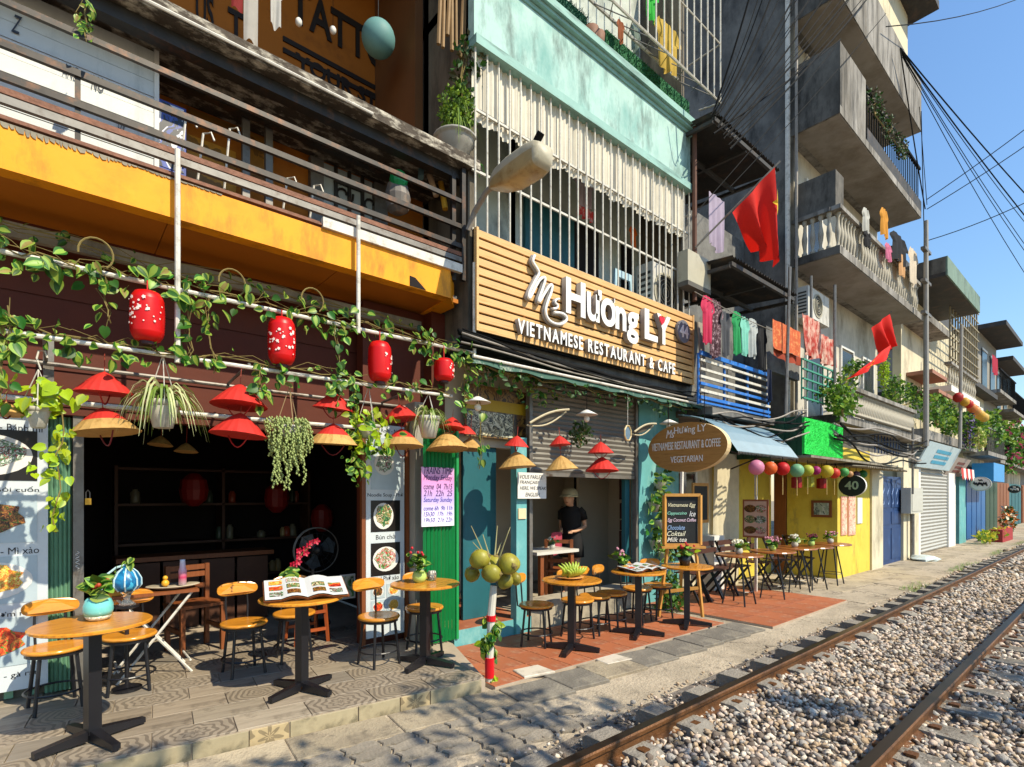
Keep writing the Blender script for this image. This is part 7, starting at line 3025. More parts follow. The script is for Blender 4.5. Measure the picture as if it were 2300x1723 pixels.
for k in range(12):
    t = .2 + .75 * k / 12
    i = min(int(t * 4), 3)
    p = sp_[i].lerp(sp_[i + 1], t * 4 - i) + Vector((random.gauss(0, .012), random.gauss(0, .012), random.gauss(0, .012)))
    q = MB()
    for j in range(5):
        a = j * 2 * PI / 5
        q.add([p, p + Vector((.022 * math.cos(a - .5), -.012, .022 * math.sin(a - .5))), p + Vector((.03 * math.cos(a), -.016, .03 * math.sin(a))), p + Vector((.022 * math.cos(a + .5), -.012, .022 * math.sin(a + .5)))], [(0, 1, 2, 3)])
    part(q, 'orchid_bloom', mat('orchid_red', 'b81638', .5, .12, 9, trans=.2), o)
M_LIMEPOT = mat('lime_glaze', 'a9c46a', .3, .06, 5)
M_PETR, M_PETW, M_PETP, M_PETD = mat('petal_red', 'b8202c', .6, .1), mat('petal_white', 'd9d6c2', .6, .06), mat('petal_pink', 'c98a9a', .6, .1), mat('petal_wine', '6a1c2c', .6, .1)
flowerpot('lime green pot with a red flower on the third front table', t3 + Vector((-.03, .05, 0)), .065, .1, M_LIMEPOT, LS + LV, M_PETR, 46, 8, .085, .24)
gl = thing('sugar_rack', 'clear glass rack of sachets beside the lime pot', 'glass', t3 + Vector((.12, .08, 0)))
c_ = t3 + Vector((.12, .08, 0))
q = MB()
q.lathe([(.04, 0), (.045, .07), (.042, .07), (.037, .006)], 12, c_)
part(q, 'tumbler', glassmat('clear_glass', 'e8ecec'), gl, True)
for k in range(5):
    q = MB()
    q.obox(c_ + Vector((.012 * (k - 2), .006 * (k % 2), .05)), (.004, 0, 0), (0, .02, 0), (.001, 0, .035))
    part(q, 'sachet', M_WHITE, gl)
# bananas
bn_ = thing('banana_plate', 'plate of green bananas on the first terrace table', 'fruit', t4 + Vector((0, .03, 0)))
c_ = t4 + Vector((0, .03, 0))
q = MB()
q.lathe([(.06, 0), (.12, .012), (.15, .022), (.145, .026), (.01, .012)], 24, c_)
part(q, 'plate', mat('orange_plate', 'c98a4a', .35, .1), bn_, True)
M_BAN = mat('green_banana', '9cae3a', .45, .14, 12, 0, rnd=.15, stain=('7d8a2c', .3, 9, (1, 1, 1)))
for k in range(14):
    a = -1.0 + 2.0 * (k % 7) / 6
    b0 = c_ + Vector((.024 * (k % 7 - 3), .04 if k < 7 else -.03, .025))
    pts = []
    for j in range(6):
        t = j / 5
        pts.append(b0 + Vector((math.sin(a) * .1 * t * t, -.05 * math.sin(t * PI * .8) - (.0 if k < 7 else .04 * t), (.15 if k < 7 else .11) * t * math.cos(a * .5) * random.uniform(.97, 1.03))))
    q = MB()
    q.tube(pts, [.006, .015, .018, .018, .013, .004], 7)
    part(q, 'banana', M_BAN, bn_, True)
flowerpot('small leafy plant in a dark pot behind the white menu', t5 + Vector((-.08, .18, 0)), .05, .08, M_BLACK, LS + LV, M_PETP, 40, 8, .09, .18)
flowerpot('red flowering succulent in a square dark pot at the easel', t6 + Vector((0, .03, 0)), .075, .12, M_BLACK, LV + LL, M_PETR, 34, 12, .09, .16, style='pot')

# coconuts on a dressed post
cb = G(1099, 1540, 0)
cp = thing('coconut_post', 'post wrapped in white cloth and vine carrying a bunch of green coconuts', 'decoration', cb)
q = MB()
q.tube([cb + Vector((0, 0, 0)), cb + Vector((.01, 0, .3)), cb + Vector((.02, .0, .6)), cb + Vector((.05, .0, .85))], [.03, .032, .034, .03], 10)
part(q, 'wrapped_post', mat('white_wrap', 'c2bdb0', .7, .1, 9), cp)
q = MB()
q.lathe([(.04, .07), (.042, .24)], 14, cb + Vector((.003, 0, 0)))
part(q, 'red_ribbon', mat('ribbon_red_bright', 'c8141e', .35, .06), cp)
q = MB()
q.lathe([(.041, .55), (.042, .6)], 14, cb + Vector((.02, 0, 0)))
part(q, 'red_ribbon', MATS['ribbon_red_bright'], cp)
leaves_on(cp, [cb + Vector((.055 * math.cos(t), .055 * math.sin(t), .26 + .04 * t)) for t in [i * .5 for i in range(17)]], 130, LL + LV, .05, .085, .035, .04)
leaves_on(cp, [cb + Vector((.02, -.02, .02)), cb + Vector((.03, -.03, .08))], 8, LL, .04, .06, .03, .02)
M_COCO = mat('green_coconut', '9a9430', .45, .3, 6, .1, rnd=.18, stain=('6a5a20', .55, 6, (1, 1, 1)))
dd_ = depth(cb)
Rv = Vector((SA, -CA, 0))
Fv = Vector((CA, SA, 0))
for k, (u, v, r, dz_) in enumerate(((1078, 1256, 25, -.03), (1143, 1266, 27, -.05), (1104, 1288, 23, -.12), (1060, 1290, 20, .1), (1110, 1270, 26, .12), (1135, 1305, 20, .05), (1158, 1300, 16, .08))):
    p = Vector((0, 0, 0)) + Fv * (dd_ + dz_) + Rv * ((u - 1150) / 1200 * (dd_ + dz_))
    p.z = CZ - (v - 1115) * (dd_ + dz_) / 1200
    q = MB()
    R = r * dd_ / 1200 * .9
    ax = Vector((random.uniform(-.5, .5), random.uniform(-.8, .1), random.uniform(-.3, 1)))
    q.lathe([(.001, -R * 1.15), (R * .45, -R * .98), (R * .85, -R * .5), (R, 0), (R * .9, R * .5), (R * .55, R * .9), (.001, R * 1.05)], 18, p, ax=ax, lobes=3)
    cn_ = part(q, 'coconut', M_COCO, cp, True)
    q = MB()
    n_ = ax.normalized()
    q.lathe([(R * .34, 0), (R * .3, R * .1), (R * .1, R * .16), (R * .06, R * .3)], 6, p + n_ * R * .93, ax=n_, wob=.3)
    part(q, 'stem_cap', mat('husk_brown', '7a6a3c', .8, .2), cn_)
for k in range(9):
    a = random.uniform(0, 6.28)
    b0 = cb + Vector((.05, 0, .95))
    q = MB()
    q.tube([b0, b0 + Vector((.08 * math.cos(a), .06 * math.sin(a), .15)), b0 + Vector((.22 * math.cos(a), .15 * math.sin(a), random.uniform(.15, .42)))], [.012, .007, .003], 5)
    part(q, 'twig', mat('twig', '9a9468', .7, .15), cp)

# easel with chalkboard
ez = thing('chalkboard_easel', 'chalkboard menu on a wooden easel beside the terrace tables', 'chalkboard', G(1535, 1385, .03))
eb = G(1535, 1385, .03)
AN = math.atan2(-CA, SA)
rgt, fwd = Vector((SA, -CA, 0)), Vector((CA, SA, 0))
dz0 = depth(eb)
def E3(u, v, d=0):
    D = dz0 + d
    p = fwd * D + rgt * ((u - 1150) / 1200 * D)
    p.z = CZ - (v - 1115) * D / 1200
    return p
M_PINE = mat('easel_pine', 'b8853f', .5, .14, 4, 0, stretch=(6, 6, 1))
c0, c1, c2, c3 = E3(1492, 1224), E3(1572, 1224), E3(1572, 1112), E3(1492, 1112)
q = MB()
q.prism([c0 + rgt * .03, c1 - rgt * .03, c2 - rgt * .03, c3 + rgt * .03], fwd * .02)
bd = part(q, 'slate', mat('slate_black', '15181a', .6, .2, 5, 0, stain=('2a2f2f', .3, 4, (1, 1, 1))), ez)
for a, b in ((c0, c1), (c3, c2), (c0, c3), (c1, c2)):
    q = MB()
    q.bar(a - fwd * .008, b - fwd * .008, .045, .04)
    part(q, 'frame', M_PINE, ez)
for s, v, u0, u1, hp, cc in (('Vietnamese Egg', 1141, 1501, 1562, 11, 'd9d2b0'), ('Cappuccino', 1158, 1499, 1542, 9, '8fd0b8'), ('Ice', 1160, 1548, 1562, 12, 'd9d9d9'), ('Egg Coconut Coffee', 1174, 1499, 1563, 10, 'd9c0d0'), ('Chocolate', 1190, 1499, 1538, 10, '8aa8d0'),
                             ('Coktail', 1204, 1498, 1540, 11, 'd9d9c0'), ('Milk tea', 1217, 1498, 1542, 10, 'd9d9d0')):
    p0 = E3(u0, v) - fwd * .004
    h = hp * dz0 / 1200
    w_ = (u1 - u0) * dz0 / 1200
    text(s, p0, w_, h, mat('chalk_' + cc, cc, .8), ez, .002, .004, .35, 'chalk_lettering', rotz=AN)
for a, b in (((1500, 1226), (1478, 1398)), ((1562, 1226), (1578, 1386)), ((1532, 1060), (1531, 1110))):
    q = MB()
    q.bar(E3(*a), E3(*b) if a[1] > 1100 else E3(*b), .04, .03)
    part(q, 'leg' if a[1] > 1100 else 'mast', M_PINE if a[1] > 1100 else M_WPIPE, ez)
q = MB()
q.bar(E3(1532, 1226, .3), Vector((*(E3(1528, 1370, .62).xy), .035)), .04, .03)
part(q, 'leg', M_PINE, ez)
q = MB()
q.bar(E3(1488, 1330), E3(1572, 1320), .03, .04)
part(q, 'brace', M_PINE, ez)
q = MB()
q.bar(E3(1484, 1229) - fwd * .03, E3(1582, 1229) - fwd * .03, .07, .03)
part(q, 'ledge', M_PINE, ez)
# second framed board and round plaque behind
framed('chalkboard', 'narrow framed chalkboard leaning against the shop window', 'chalkboard', 1556, 1592, 1085, 1175, 4.6, M_PINE, mat('slate_dim', '1c1d1b', .6, .2), .05)

# ------------------------------------------------------------------ wall plants beside the restaurant door
for k, (u, v) in enumerate(((1482, 1105), (1470, 1150), (1480, 1190), (1472, 1235), (1492, 1262))):
    c_ = P(u, v, 4.6)
    o = thing('wall_planter', ['white wall pot of trailing leaves, topmost on the teal wall', 'white wall pot second from the top on the teal wall', 'wall pot of long leaves halfway down the teal wall', 'wall pot fourth down the teal wall', 'lowest wall pot beside the easel'][k], 'plant', c_, 'wall pots on the teal wall')
    q = MB()
    q.lathe([(.05, 0), (.09, .12), (.1, .15), (.09, .15), (.01, .13)], 14, c_)
    part(q, 'pot', M_POTW, o, True)
    for _ in range(26):
        p = c_ + Vector((random.gauss(0, .09), random.gauss(-.03, .05), .15 + random.gauss(.02, .09)))
        inst(random.choice(LV + LS), 'leaf', o, p, (random.uniform(-1.4, .2), random.uniform(-1.4, 1.4), random.uniform(-1, 1)), random.uniform(.07, .13))
    q = MB()
    blades(q, c_ + Vector((0, -.02, .14)), 14, .28, .7, .01)
    part(q, 'long_leaves', [M_F[0], M_F[2]], o)
bush('bushy potted fern on the terrace behind the white menu table', [(P(1500, 1320, 4.3), .22, .18, .2), (P(1505, 1360, 4.3), .25, .18, .18)], 350, .05, .11, [M_F[0], M_F[1]], 'potted_fern', 'terrace ferns', base=(6.4, 4.3, .04))

# lamps and ornaments under the canopy
for k, (u, v) in enumerate(((1073, 902), (1318, 930), (1502, 950))):
    c_ = P(u, v, 4.35)
    o = thing('pendant_lamp', ['white saucer lamp under the left end of the canopy', 'white saucer lamp before the roller shutter', 'white saucer lamp above the oval sign'][k], 'lamp', c_ - Vector((0, 0, .12)), 'saucer lamps under the canopy')
    q = MB()
    q.lathe([(.02, .05), (.06, .03), (.135, -.01), (.13, -.012), (.05, .02)], 20, c_)
    part(q, 'shade', M_WHITE, o, True)
    q = MB()
    q.ball(c_ - Vector((0, 0, .06)), .036, 12, 8, sz=1.1)
    part(q, 'bulb', mat('milky_bulb', 'e0dcd0', .3, .03), o, True)
    q = MB()
    q.cyl(c_ + Vector((0, 0, .05)), (c_.x, 4.35, 2.99), .005, 5)
    part(q, 'flex', M_CABLE, o)
for k, (ua, va, ub, vb) in enumerate(((1190, 950, 1278, 920), (1425, 970, 1474, 952))):
    a, b = P(ua, va, 4.4), P(ub, vb, 4.3)
    o = thing('bamboo_fan', ['curved bamboo boat ornament hung before the roller shutter', 'curved bamboo boat ornament hung beside the oval sign'][k], 'ornament', a, 'bamboo ornaments')
    q = MB()
    q.tube([a.lerp(b, i / 8) + Vector((0, 0, .04 * math.sin(PI * i / 8))) for i in range(9)], .014, 6)
    part(q, 'rib', mat('pale_bamboo', 'b5a888', .6, .1), o)
    q = MB()
    q.tube([a.lerp(b, i / 8) + Vector((0, .05, -.07 * math.sin(PI * i / 8) - .02)) for i in range(9)], .01, 6)
    part(q, 'rib', MATS['pale_bamboo'], o)
    q = MB()
    q.sheet(lambda s_, t: a.lerp(b, s_) + Vector((0, .025 + .025 * t, (.04 - .1 * t) * math.sin(PI * s_))), 8, 2)
    part(q, 'web', mat('bamboo_web', '5c564a', .8, .2), o)
c_ = P(1410, 973, 4.3)
o = thing('hanging_ornament', 'small octagonal gilt ornament dangling before the roller shutter', 'ornament', c_ - Vector((0, 0, .1)))
q = MB()
q.tube([c_ + Vector((.07 * math.cos(t), 0, .1 * math.sin(t))) for t in [PI / 8 + i * PI / 4 for i in range(9)]], .013, 6)
part(q, 'ring', mat('gilt', 'b8a070', .4, .1), o)
q = MB()
q.prism([c_ + Vector((.058 * math.cos(t), 0, .086 * math.sin(t))) for t in [PI / 8 + i * PI / 4 for i in range(8)]], (0, .005, 0))
part(q, 'picture', mat('ornament_blue', '5f7484', .4, .2, 20), o)
q = MB()
q.cyl(c_ + Vector((0, 0, .1)), (c_.x, 4.3, 2.98), .004, 4)
part(q, 'cord', M_WPIPE, o)

# ------------------------------------------------------------------ inside the dark shop
FZ = PH + .002
st = thing('folding_table', 'small brown folding table with white tube legs inside the opening', 'table', (.62, 5.45, FZ))
q = MB()
q.box(.35, .95, 5.25, 5.65, .80, .825)
part(q, 'table_top', M_BWOOD, st)
for y in (5.28, 5.62):
    for a, b in (((.38, y, FZ), (.9, y, .8)), ((.9, y, FZ), (.38, y, .8))):
        q = MB()
        q.cyl(a, b, .011, 6)
        part(q, 'leg', M_WPIPE, st)
for x, z in ((.39, FZ + .1), (.89, FZ + .1), (.6, .5)):
    q = MB()
    q.cyl((x, 5.28, z), (x, 5.62, z), .009, 6)
    part(q, 'stretcher', M_WPIPE, st)
ty = thing('tray', 'shell tray with a pink bottle and a yellow figurine on the folding table', 'tray', (.78, 5.4, .826))
q = MB()
q.lathe([(.05, 0), (.12, .012), (.17, .03), (.165, .034), (.01, .014)], 20, (.78, 5.4, .826), sx=1.2, sy=.8)
part(q, 'dish', mat('shell', 'b5a890', .4, .15, 9), ty, True)
q = MB()
q.lathe([(.03, 0), (.032, .12), (.024, .15), (.02, .21), (.022, .22)], 12, (.85, 5.4, .85))
part(q, 'bottle', gradmat('pink_white_bottle', [(0, 'd9c8d0'), (.3, 'c8386a'), (.6, 'd9a8b8'), (1, 'c9d0e0')]), ty, True)
q = MB()
q.ball((.72, 5.38, .88), .03, 10, 6)
q.ball((.72, 5.38, .925), .02, 10, 6)
part(q, 'figurine', mat('figurine_yellow', 'd9a02c', .4, .1), ty, True)
# blue glass float ornament
c_ = P(285, 1300, 5.1)
o = thing('glass_ornament', 'blue striped glass gourd with leaves on a glass stand behind the front table', 'ornament', (c_.x, 5.1, .826))
q = MB()
q.lathe([(.001, -.095), (.06, -.09), (.092, -.05), (.09, .0), (.065, .05), (.03, .085), (.015, .1)], 20, c_)
part(q, 'gourd', foodmat('blue_glass', ['1c7fb0', '3fa8cc', '0f5f90', '7fc8dc', '1a6fa0'], 4), o, True)
for k in range(7):
    q = MB()
    a = k * 2 * PI / 7
    q.tube([c_ + Vector((r_ * 1.03 * math.cos(a), r_ * 1.03 * math.sin(a), z)) for r_, z in ((.06, -.09), (.092, -.05), (.09, 0), (.065, .05), (.03, .085))], .006, 5)
    part(q, 'rib', mat('white_glass', 'b5d0d8', .2, .05), o)
q = MB()
q.lathe([(.06, 0), (.05, .01), (.02, .04), (.03, .08), (.045, .1)], 16, (c_.x, 5.1, c_.z - .2))
part(q, 'stand', glassmat('clear_glass', 'e8ecec'), o, True)
leaves_on(o, [c_ + Vector((-.1, 0, .05)), c_ + Vector((-.02, 0, .12)), c_ + Vector((.03, 0, .15))], 9, LV, .06, .09, .03, .03)
q = MB()
q.tube([c_ + Vector((-.16, 0, -.08)), c_ + Vector((-.14, 0, .03)), c_ + Vector((-.07, 0, .09)), c_ + Vector((.02, 0, .12))], .008, 5)
part(q, 'glass_handle', MATS['white_glass'], o)
q = MB()
q.lathe([(.1, FZ), (.1, FZ + .02), (.015, FZ + .05), (.015, c_.z - .24), (.08, c_.z - .22), (.08, c_.z - .201)], 16, (c_.x, 5.1, 0))
o = q.build('ornament_stand', M_BLACK)
tag(o, 'thin black pedestal under the blue glass gourd', 'stand')


def wood_chair(label, c, rz, h=.82, m=M_BWOOD, cat='chair', name='wooden_chair'):
    r = thing(name, label, cat, (0, 0, 0))
    for x in (-.18, .18):
        for y in (-.18, .18):
            q = MB()
            q.box(x - .02, x + .02, y - .02, y + .02, 0, h if y > 0 else .44)
            part(q, 'leg', m, r)
    q = MB()
    q.box(-.21, .21, -.21, .21, .442, .47)
    part(q, 'seat', m, r)
    for z in (.6, .72, h - .03):
        q = MB()
        q.box(-.158, .158, .17, .19, z - .025, z + .025)
        part(q, 'back_slat', m, r)
    for x in (-.18, .18):
        q = MB()
        q.box(x - .012, x + .012, -.158, .158, .2, .24)
        part(q, 'stretcher', m, r)
    r.location = c
    r.rotation_euler = (0, 0, rz)
    return r


wood_chair('brown wooden chair in the shade behind the folding table', (1.05, 6.0, FZ), .2)
wood_chair('brown wooden chair facing the white topped table in the restaurant', (5.5, 5.35, .12), 2.2, .9)
r = thing('wooden_stool', 'reddish square wooden stool in the shade of the opening', 'stool', (0, 0, 0))
M_RW = mat('red_brown_wood', '9a4a22', .45, .15, 5, rnd=.1)
for x in (-.15, .15):
    for y in (-.15, .15):
        q = MB()
        q.tube([(x * 1.1, y * 1.1, 0), (x * .9, y * .9, .43)], .022, 4)
        part(q, 'leg', M_RW, r)
q = MB()
q.box(-.19, .19, -.19, .19, .43, .46)
part(q, 'seat', M_RW, r)
for z in (.12, .3):
    q = MB()
    q.box(-.14, .14, -.165, -.14, z, z + .03)
    q.box(-.14, .14, .14, .165, z, z + .03)
    part(q, 'rung', M_RW, r)
r.location = (2.0, 5.62, FZ)
# fan
c_ = P(710, 1235, 6.2)
fn = thing('pedestal_fan', 'black pedestal fan standing in the dark shop', 'fan', (c_.x, 6.2, FZ))
M_FAN = mat('fan_black', '26282b', .3, .1, 5)
R = .26
for k, f in enumerate((1, .98, .75, .5, .25)):
    q = MB()
    q.tube([(c_.x + R * f * math.cos(t), 6.2 - (.0 if k == 0 else .06 * (1 - f * f) + .02), c_.z + R * f * math.sin(t)) for t in [i * PI / 16 for i in range(33)]], .006 if k < 2 else .003, 5)
    part(q, 'guard_ring', M_GREYM if k < 2 else M_FAN, fn)
for k in range(16):
    a = k * PI / 8
    q = MB()
    q.cyl((c_.x + .05 * math.cos(a), 6.13, c_.z + .05 * math.sin(a)), (c_.x + R * math.cos(a), 6.19, c_.z + R * math.sin(a)), .0025, 4)
    part(q, 'guard_wire', M_FAN, fn)
for k in range(3):
    a = k * 2 * PI / 3 + .3
    q = MB()
    q.prism([(c_.x + rr * math.cos(a + da), 6.18 + .02 * math.sin(da * 3), c_.z + rr * math.sin(a + da)) for rr, da in ((.03, -.3), (.2, -.55), (.23, 0), (.2, .5), (.03, .4))], (0, .004, 0))
    part(q, 'blade', mat('fan_blade', '4a5054', .25, .05), fn)
q = MB()
q.ball((c_.x, 6.15, c_.z), .05, 12, 7)
q.cyl((c_.x, 6.15, c_.z), (c_.x, 6.36, c_.z), .06, 12)
part(q, 'motor', M_FAN, fn)
q = MB()
q.cyl((c_.x, 6.3, FZ + .03), (c_.x, 6.3, c_.z - .04), .018, 8)
part(q, 'column', M_GREYM, fn)
q = MB()
q.lathe([(.2, 0), (.2, .02), (.05, .04)], 20, (c_.x, 6.3, FZ))
part(q, 'base', M_FAN, fn)
o, a, b, z0, z1 = framed('menu_card', 'small green and white standing card in the shade by the frame post', 'card', 765, 798, 1290, 1345, 5.7, M_WHITE, foodmat('card_print', ['5f8a4a', 'c9c9b0', '2c3f28', 'a8a890'], 5), .02)
sh_ = thing('shelf_unit', 'dark wooden shelf with jars at the back of the dark shop', 'shelf', (1.6, 8.3, FZ))
M_SHELF = mat('shelf_brown', '4a2c1c', .6, .2, 5)
for z in (.5, 1.0, 1.5, 1.95):
    q = MB()
    q.box(.6, 2.9, 8.1, 8.45, z, z + .03)
    part(q, 'shelf_board', M_SHELF, sh_)
for x in (.56, 1.74, 2.9):
    q = MB()
    q.box(x, x + .035, 8.1, 8.45, FZ, 2.0)
    part(q, 'upright', M_SHELF, sh_)
for k in range(22):
    x, z = random.uniform(.7, 2.8), random.choice([.531, 1.031, 1.531])
    o = thing('jar', 'dim jar standing on the shelf at the back of the dark shop', 'jar', (x, 8.2, z), 'jars on the dark shelf')
    q = MB()
    h_ = random.uniform(.1, .24)
    r_ = random.uniform(.035, .06)
    q.lathe([(r_ * .9, 0), (r_, h_ * .1), (r_, h_ * .75), (r_ * .55, h_ * .9), (r_ * .55, h_)], 10, (x, 8.2, z))
    part(q, 'body', mat('jar_' + str(k % 4), ['8a3a22', '6f6a58', '3f4a3a', 'a08a5c'][k % 4], .3, .1), o, True)
ct_ = thing('counter', 'dark wooden counter in the depth of the shop', 'counter', (1.2, 7.3, FZ))
q = MB()
q.box(.5, 2.1, 7.05, 7.5, .9, .95)
part(q, 'top', M_BWOOD, ct_)
for k in range(4):
    q = MB()
    q.box(.55 + k * .38, .9 + k * .38, 7.1, 7.13, FZ, .88)
    part(q, 'front_panel', M_SHELF, ct_)
# red lantern shapes deep inside
for k, (x, y, z) in enumerate(((1.3, 7.5, 1.7), (2.3, 7.6, 1.6), (3.0, 7.8, 1.3))):
    q = MB()
    q.lathe([(.05, -.2), (.14, -.12), (.16, 0), (.14, .12), (.05, .2)], 14, (x, y, z))
    tag(q.build('silk_lantern', mat('dim_red_silk', '7a1410', .5, .1)), ['dim red lantern deep in the dark shop, first from the left', 'dim red lantern deep in the dark shop, middle one', 'dim red lantern deep in the dark shop, lowest one'][k], 'lantern', 'lanterns inside the dark shop')

# ------------------------------------------------------------------ inside the restaurant
wt = thing('dining_table', 'white topped table with brown legs inside the restaurant', 'table', (4.95, 5.1, .12))
a, b = P(1198, 1240, 5.05), P(1292, 1238, 5.05)
q = MB()
q.box(a.x, b.x, 4.98, 5.5, .86, .9)
part(q, 'table_top', mat('white_laminate', 'c9c5ba', .4, .05), wt)
for x in (a.x + .1, b.x - .12):
    for y in (5.02, 5.42):
        q = MB()
        q.box(x, x + .06, y, y + .05, .1, .859)
        part(q, 'leg', M_BWOOD, wt)
flowerpot('small vase of pale flowers on the white topped table', Vector(((a.x + b.x) / 2 + .05, 5.15, .9)), .04, .07, M_POTW, LS, M_PETW, 16, 10, .07, .1)
fabhang(1238, 1262, 1195, 1245, 5.5, fab('rose', 'b8485a'), 'rose pink apron hanging beside the waitress', 'apron')
for k, (u0, u1, v0, v1) in enumerate(((1393, 1412, 1072, 1122), (1394, 1411, 1130, 1165), (1394, 1411, 1168, 1190), (1393, 1412, 1192, 1232))):
    framed('menu_card', ['tall dark card on the restaurant jamb, topmost', 'small card with pointed top on the jamb, second down', 'square dark card third down on the jamb', 'house shaped dark card lowest on the jamb'][k], 'card', u0, u1, v0, v1, 5.2, mat('maroon_card', '4a2420', .6), mat('card_dim', '6f5a50', .6, .2, 9), .02)
q = MB()
q.box(P(1293, 0, 6.1).x, P(1362, 0, 6.1).x, 6.1, 6.14, 1.62, 2.05)
tag(q.build('wall_screen', M_DARK), 'dark screen high on the restaurant back wall', 'screen')
q = MB()
q.box(5.42, 5.6, 4.5, 4.66, .04, .3)

# waitress
pb = Vector((6.02, 5.62, .1))
pr = thing('person', 'woman in a black dress and beige cap standing at the white topped table', 'person', pb)
J = [((0, 0, .86), .115), ((.0, 0, 1.0), .1), ((.01, 0, 1.16), .115), ((.02, 0, 1.29), .1), ((.05, 0, 1.375), .045), ((.085, 0, 1.44), .075), ((.10, 0, 1.52), .09),
     ((0, .155, 1.30), .05), ((-.07, .2, 1.06), .036), ((.16, .13, 1.00), .028), ((.235, .10, 1.0), .024),
     ((0, -.155, 1.30), .05), ((-.05, -.2, 1.06), .036), ((.17, -.1, .99), .028), ((.25, -.07, .98), .024),
     ((.0, .085, .78), .085), ((.01, .09, .44), .052), ((-.01, .09, .08), .036), ((.1, .1, .035), .03),
     ((.0, -.085, .78), .085), ((.01, -.09, .44), .052), ((-.01, -.09, .08), .036), ((.1, -.1, .035), .03)]
ED_ = [(0, 1), (1, 2), (2, 3), (3, 4), (4, 5), (5, 6), (3, 7), (7, 8), (8, 9), (9, 10), (3, 11), (11, 12), (12, 13), (13, 14), (0, 15), (15, 16), (16, 17), (17, 18), (0, 19), (19, 20), (20, 21), (21, 22)]
for base, sy in ((10, 1), (14, -1)):
    bx, by_, bz = J[base][0]
    for k in range(4):
        J.append(((bx + .035, by_ + (k - 1.5) * .016, bz - .005), .008))
        ED_.append((base, len(J) - 1))
        J.append(((bx + .07 - abs(k - 1.2) * .006, by_ + (k - 1.5) * .017, bz - .03), .007))
        ED_.append((len(J) - 2, len(J) - 1))
    J.append(((bx + .02, by_ - sy * .04, bz + .005), .008))
    ED_.append((base, len(J) - 1))
    J.append(((bx + .045, by_ - sy * .045, bz - .01), .007))
    ED_.append((len(J) - 2, len(J) - 1))
me = bpy.data.meshes.new('body')
me.from_pydata([j[0] for j in J], ED_, [])
M_SKIN = mat('skin', 'cf9f7e', .5, .06, 6)
bo = bpy.data.objects.new('body', me)
col.objects.link(bo)
sk = bo.modifiers.new('skin', 'SKIN')
sk.use_smooth_shade = True
sd_ = me.skin_vertices[0].data
for i, j in enumerate(J):
    sd_[i].radius = (j[1], j[1])
sd_[0].use_root = True
ss_ = bo.modifiers.new('sub', 'SUBSURF')
ss_.levels = ss_.render_levels = 1
bpy.context.view_layer.update()
dg = bpy.context.evaluated_depsgraph_get()
bme = bpy.data.meshes.new_from_object(bo.evaluated_get(dg))
bpy.data.objects.remove(bo)
bme.materials.clear()
bme.materials.append(M_SKIN)
bo = bpy.data.objects.new('body', bme)
bo.parent = pr
col.objects.link(bo)
M_DRESS = mat('black_dress', '101012', .8, .2, 9)
def pl(mb, name, m, smooth=True):
    o = bpy.data.objects.new(name, mb.mesh(name, m, smooth=smooth))
    o.parent = pr
    col.objects.link(o)
    return o
q = MB()
q.lathe([(.19, .60), (.185, .75), (.17, .86), (.14, 1.0), (.155, 1.14), (.17, 1.24), (.15, 1.33), (.08, 1.37), (.062, 1.385)], 20, (.012, 0, 0), sx=.82, sy=1.05)
pl(q, 'dress', M_DRESS)
for sy in (-1, 1):
    q = MB()
    q.tube([(.005, sy * .12, 1.32), (-.01, sy * .17, 1.27), (-.04, sy * .192, 1.17)], [.065, .062, .056], 10)
    pl(q, 'sleeve', M_DRESS)
M_HAIR = mat('black_hair', '0d0b0b', .45, .2, 20)
q = MB()
q.ball((.045, 0, 1.52), .108, 16, 10, sz=1.05, sx=.95, sy=.9)
pl(q, 'hair', M_HAIR)
q = MB()
q.tube([(-.02, 0, 1.52), (-.06, .0, 1.42), (-.07, .01, 1.3), (-.06, .01, 1.2)], [.06, .055, .045, .02], 10)
pl(q, 'ponytail', M_HAIR)
q = MB()
q.ball((.118, 0, 1.485), .088, 14, 9, sz=1.25, sx=.85, sy=.82)
q.lathe([(.001, .03), (.012, .01), (.018, -.015), (.001, -.02)], 8, (.195, 0, 1.475), sx=1, sy=.8)
for sy in (-1, 1):
    q.ball((.11, sy * .078, 1.49), .02, 8, 5, sz=1.5, sx=.8, sy=.4)
for sy in (-1, 1):
    q.ball((.178, sy * .03, 1.497), .011, 8, 5, 1, sx=.6)
q.ball((.187, 0, 1.43), .02, 8, 5, 2, sz=.35, sx=.4)
fm = q.mesh('face', [M_SKIN, M_INK, mat('lips', '8a3f3a', .5)], smooth=True)
bmj = bmesh.new()
bmj.from_mesh(bme)
bmj.from_mesh(fm)
bmj.to_mesh(bme)
bmj.free()
bme.materials.append(M_INK)
bme.materials.append(MATS['lips'])
M_CAP = mat('beige_cap', 'b5ab8c', .8, .08, 12)
q = MB()
q.lathe([(.128, 1.53), (.124, 1.57), (.105, 1.62), (.06, 1.645), (.001, 1.65)], 20, (.075, 0, 0))
cap_ = pl(q, 'cap', M_CAP)
q = MB()
q.lathe([(.12, 1.54), (.15, 1.515), (.15, 1.51), (.115, 1.532)], 20, (.1, 0, 0), sx=1.15)
o = pl(q, 'cap_brim', M_CAP)
pr.rotation_euler = (0, 0, math.radians(-160))

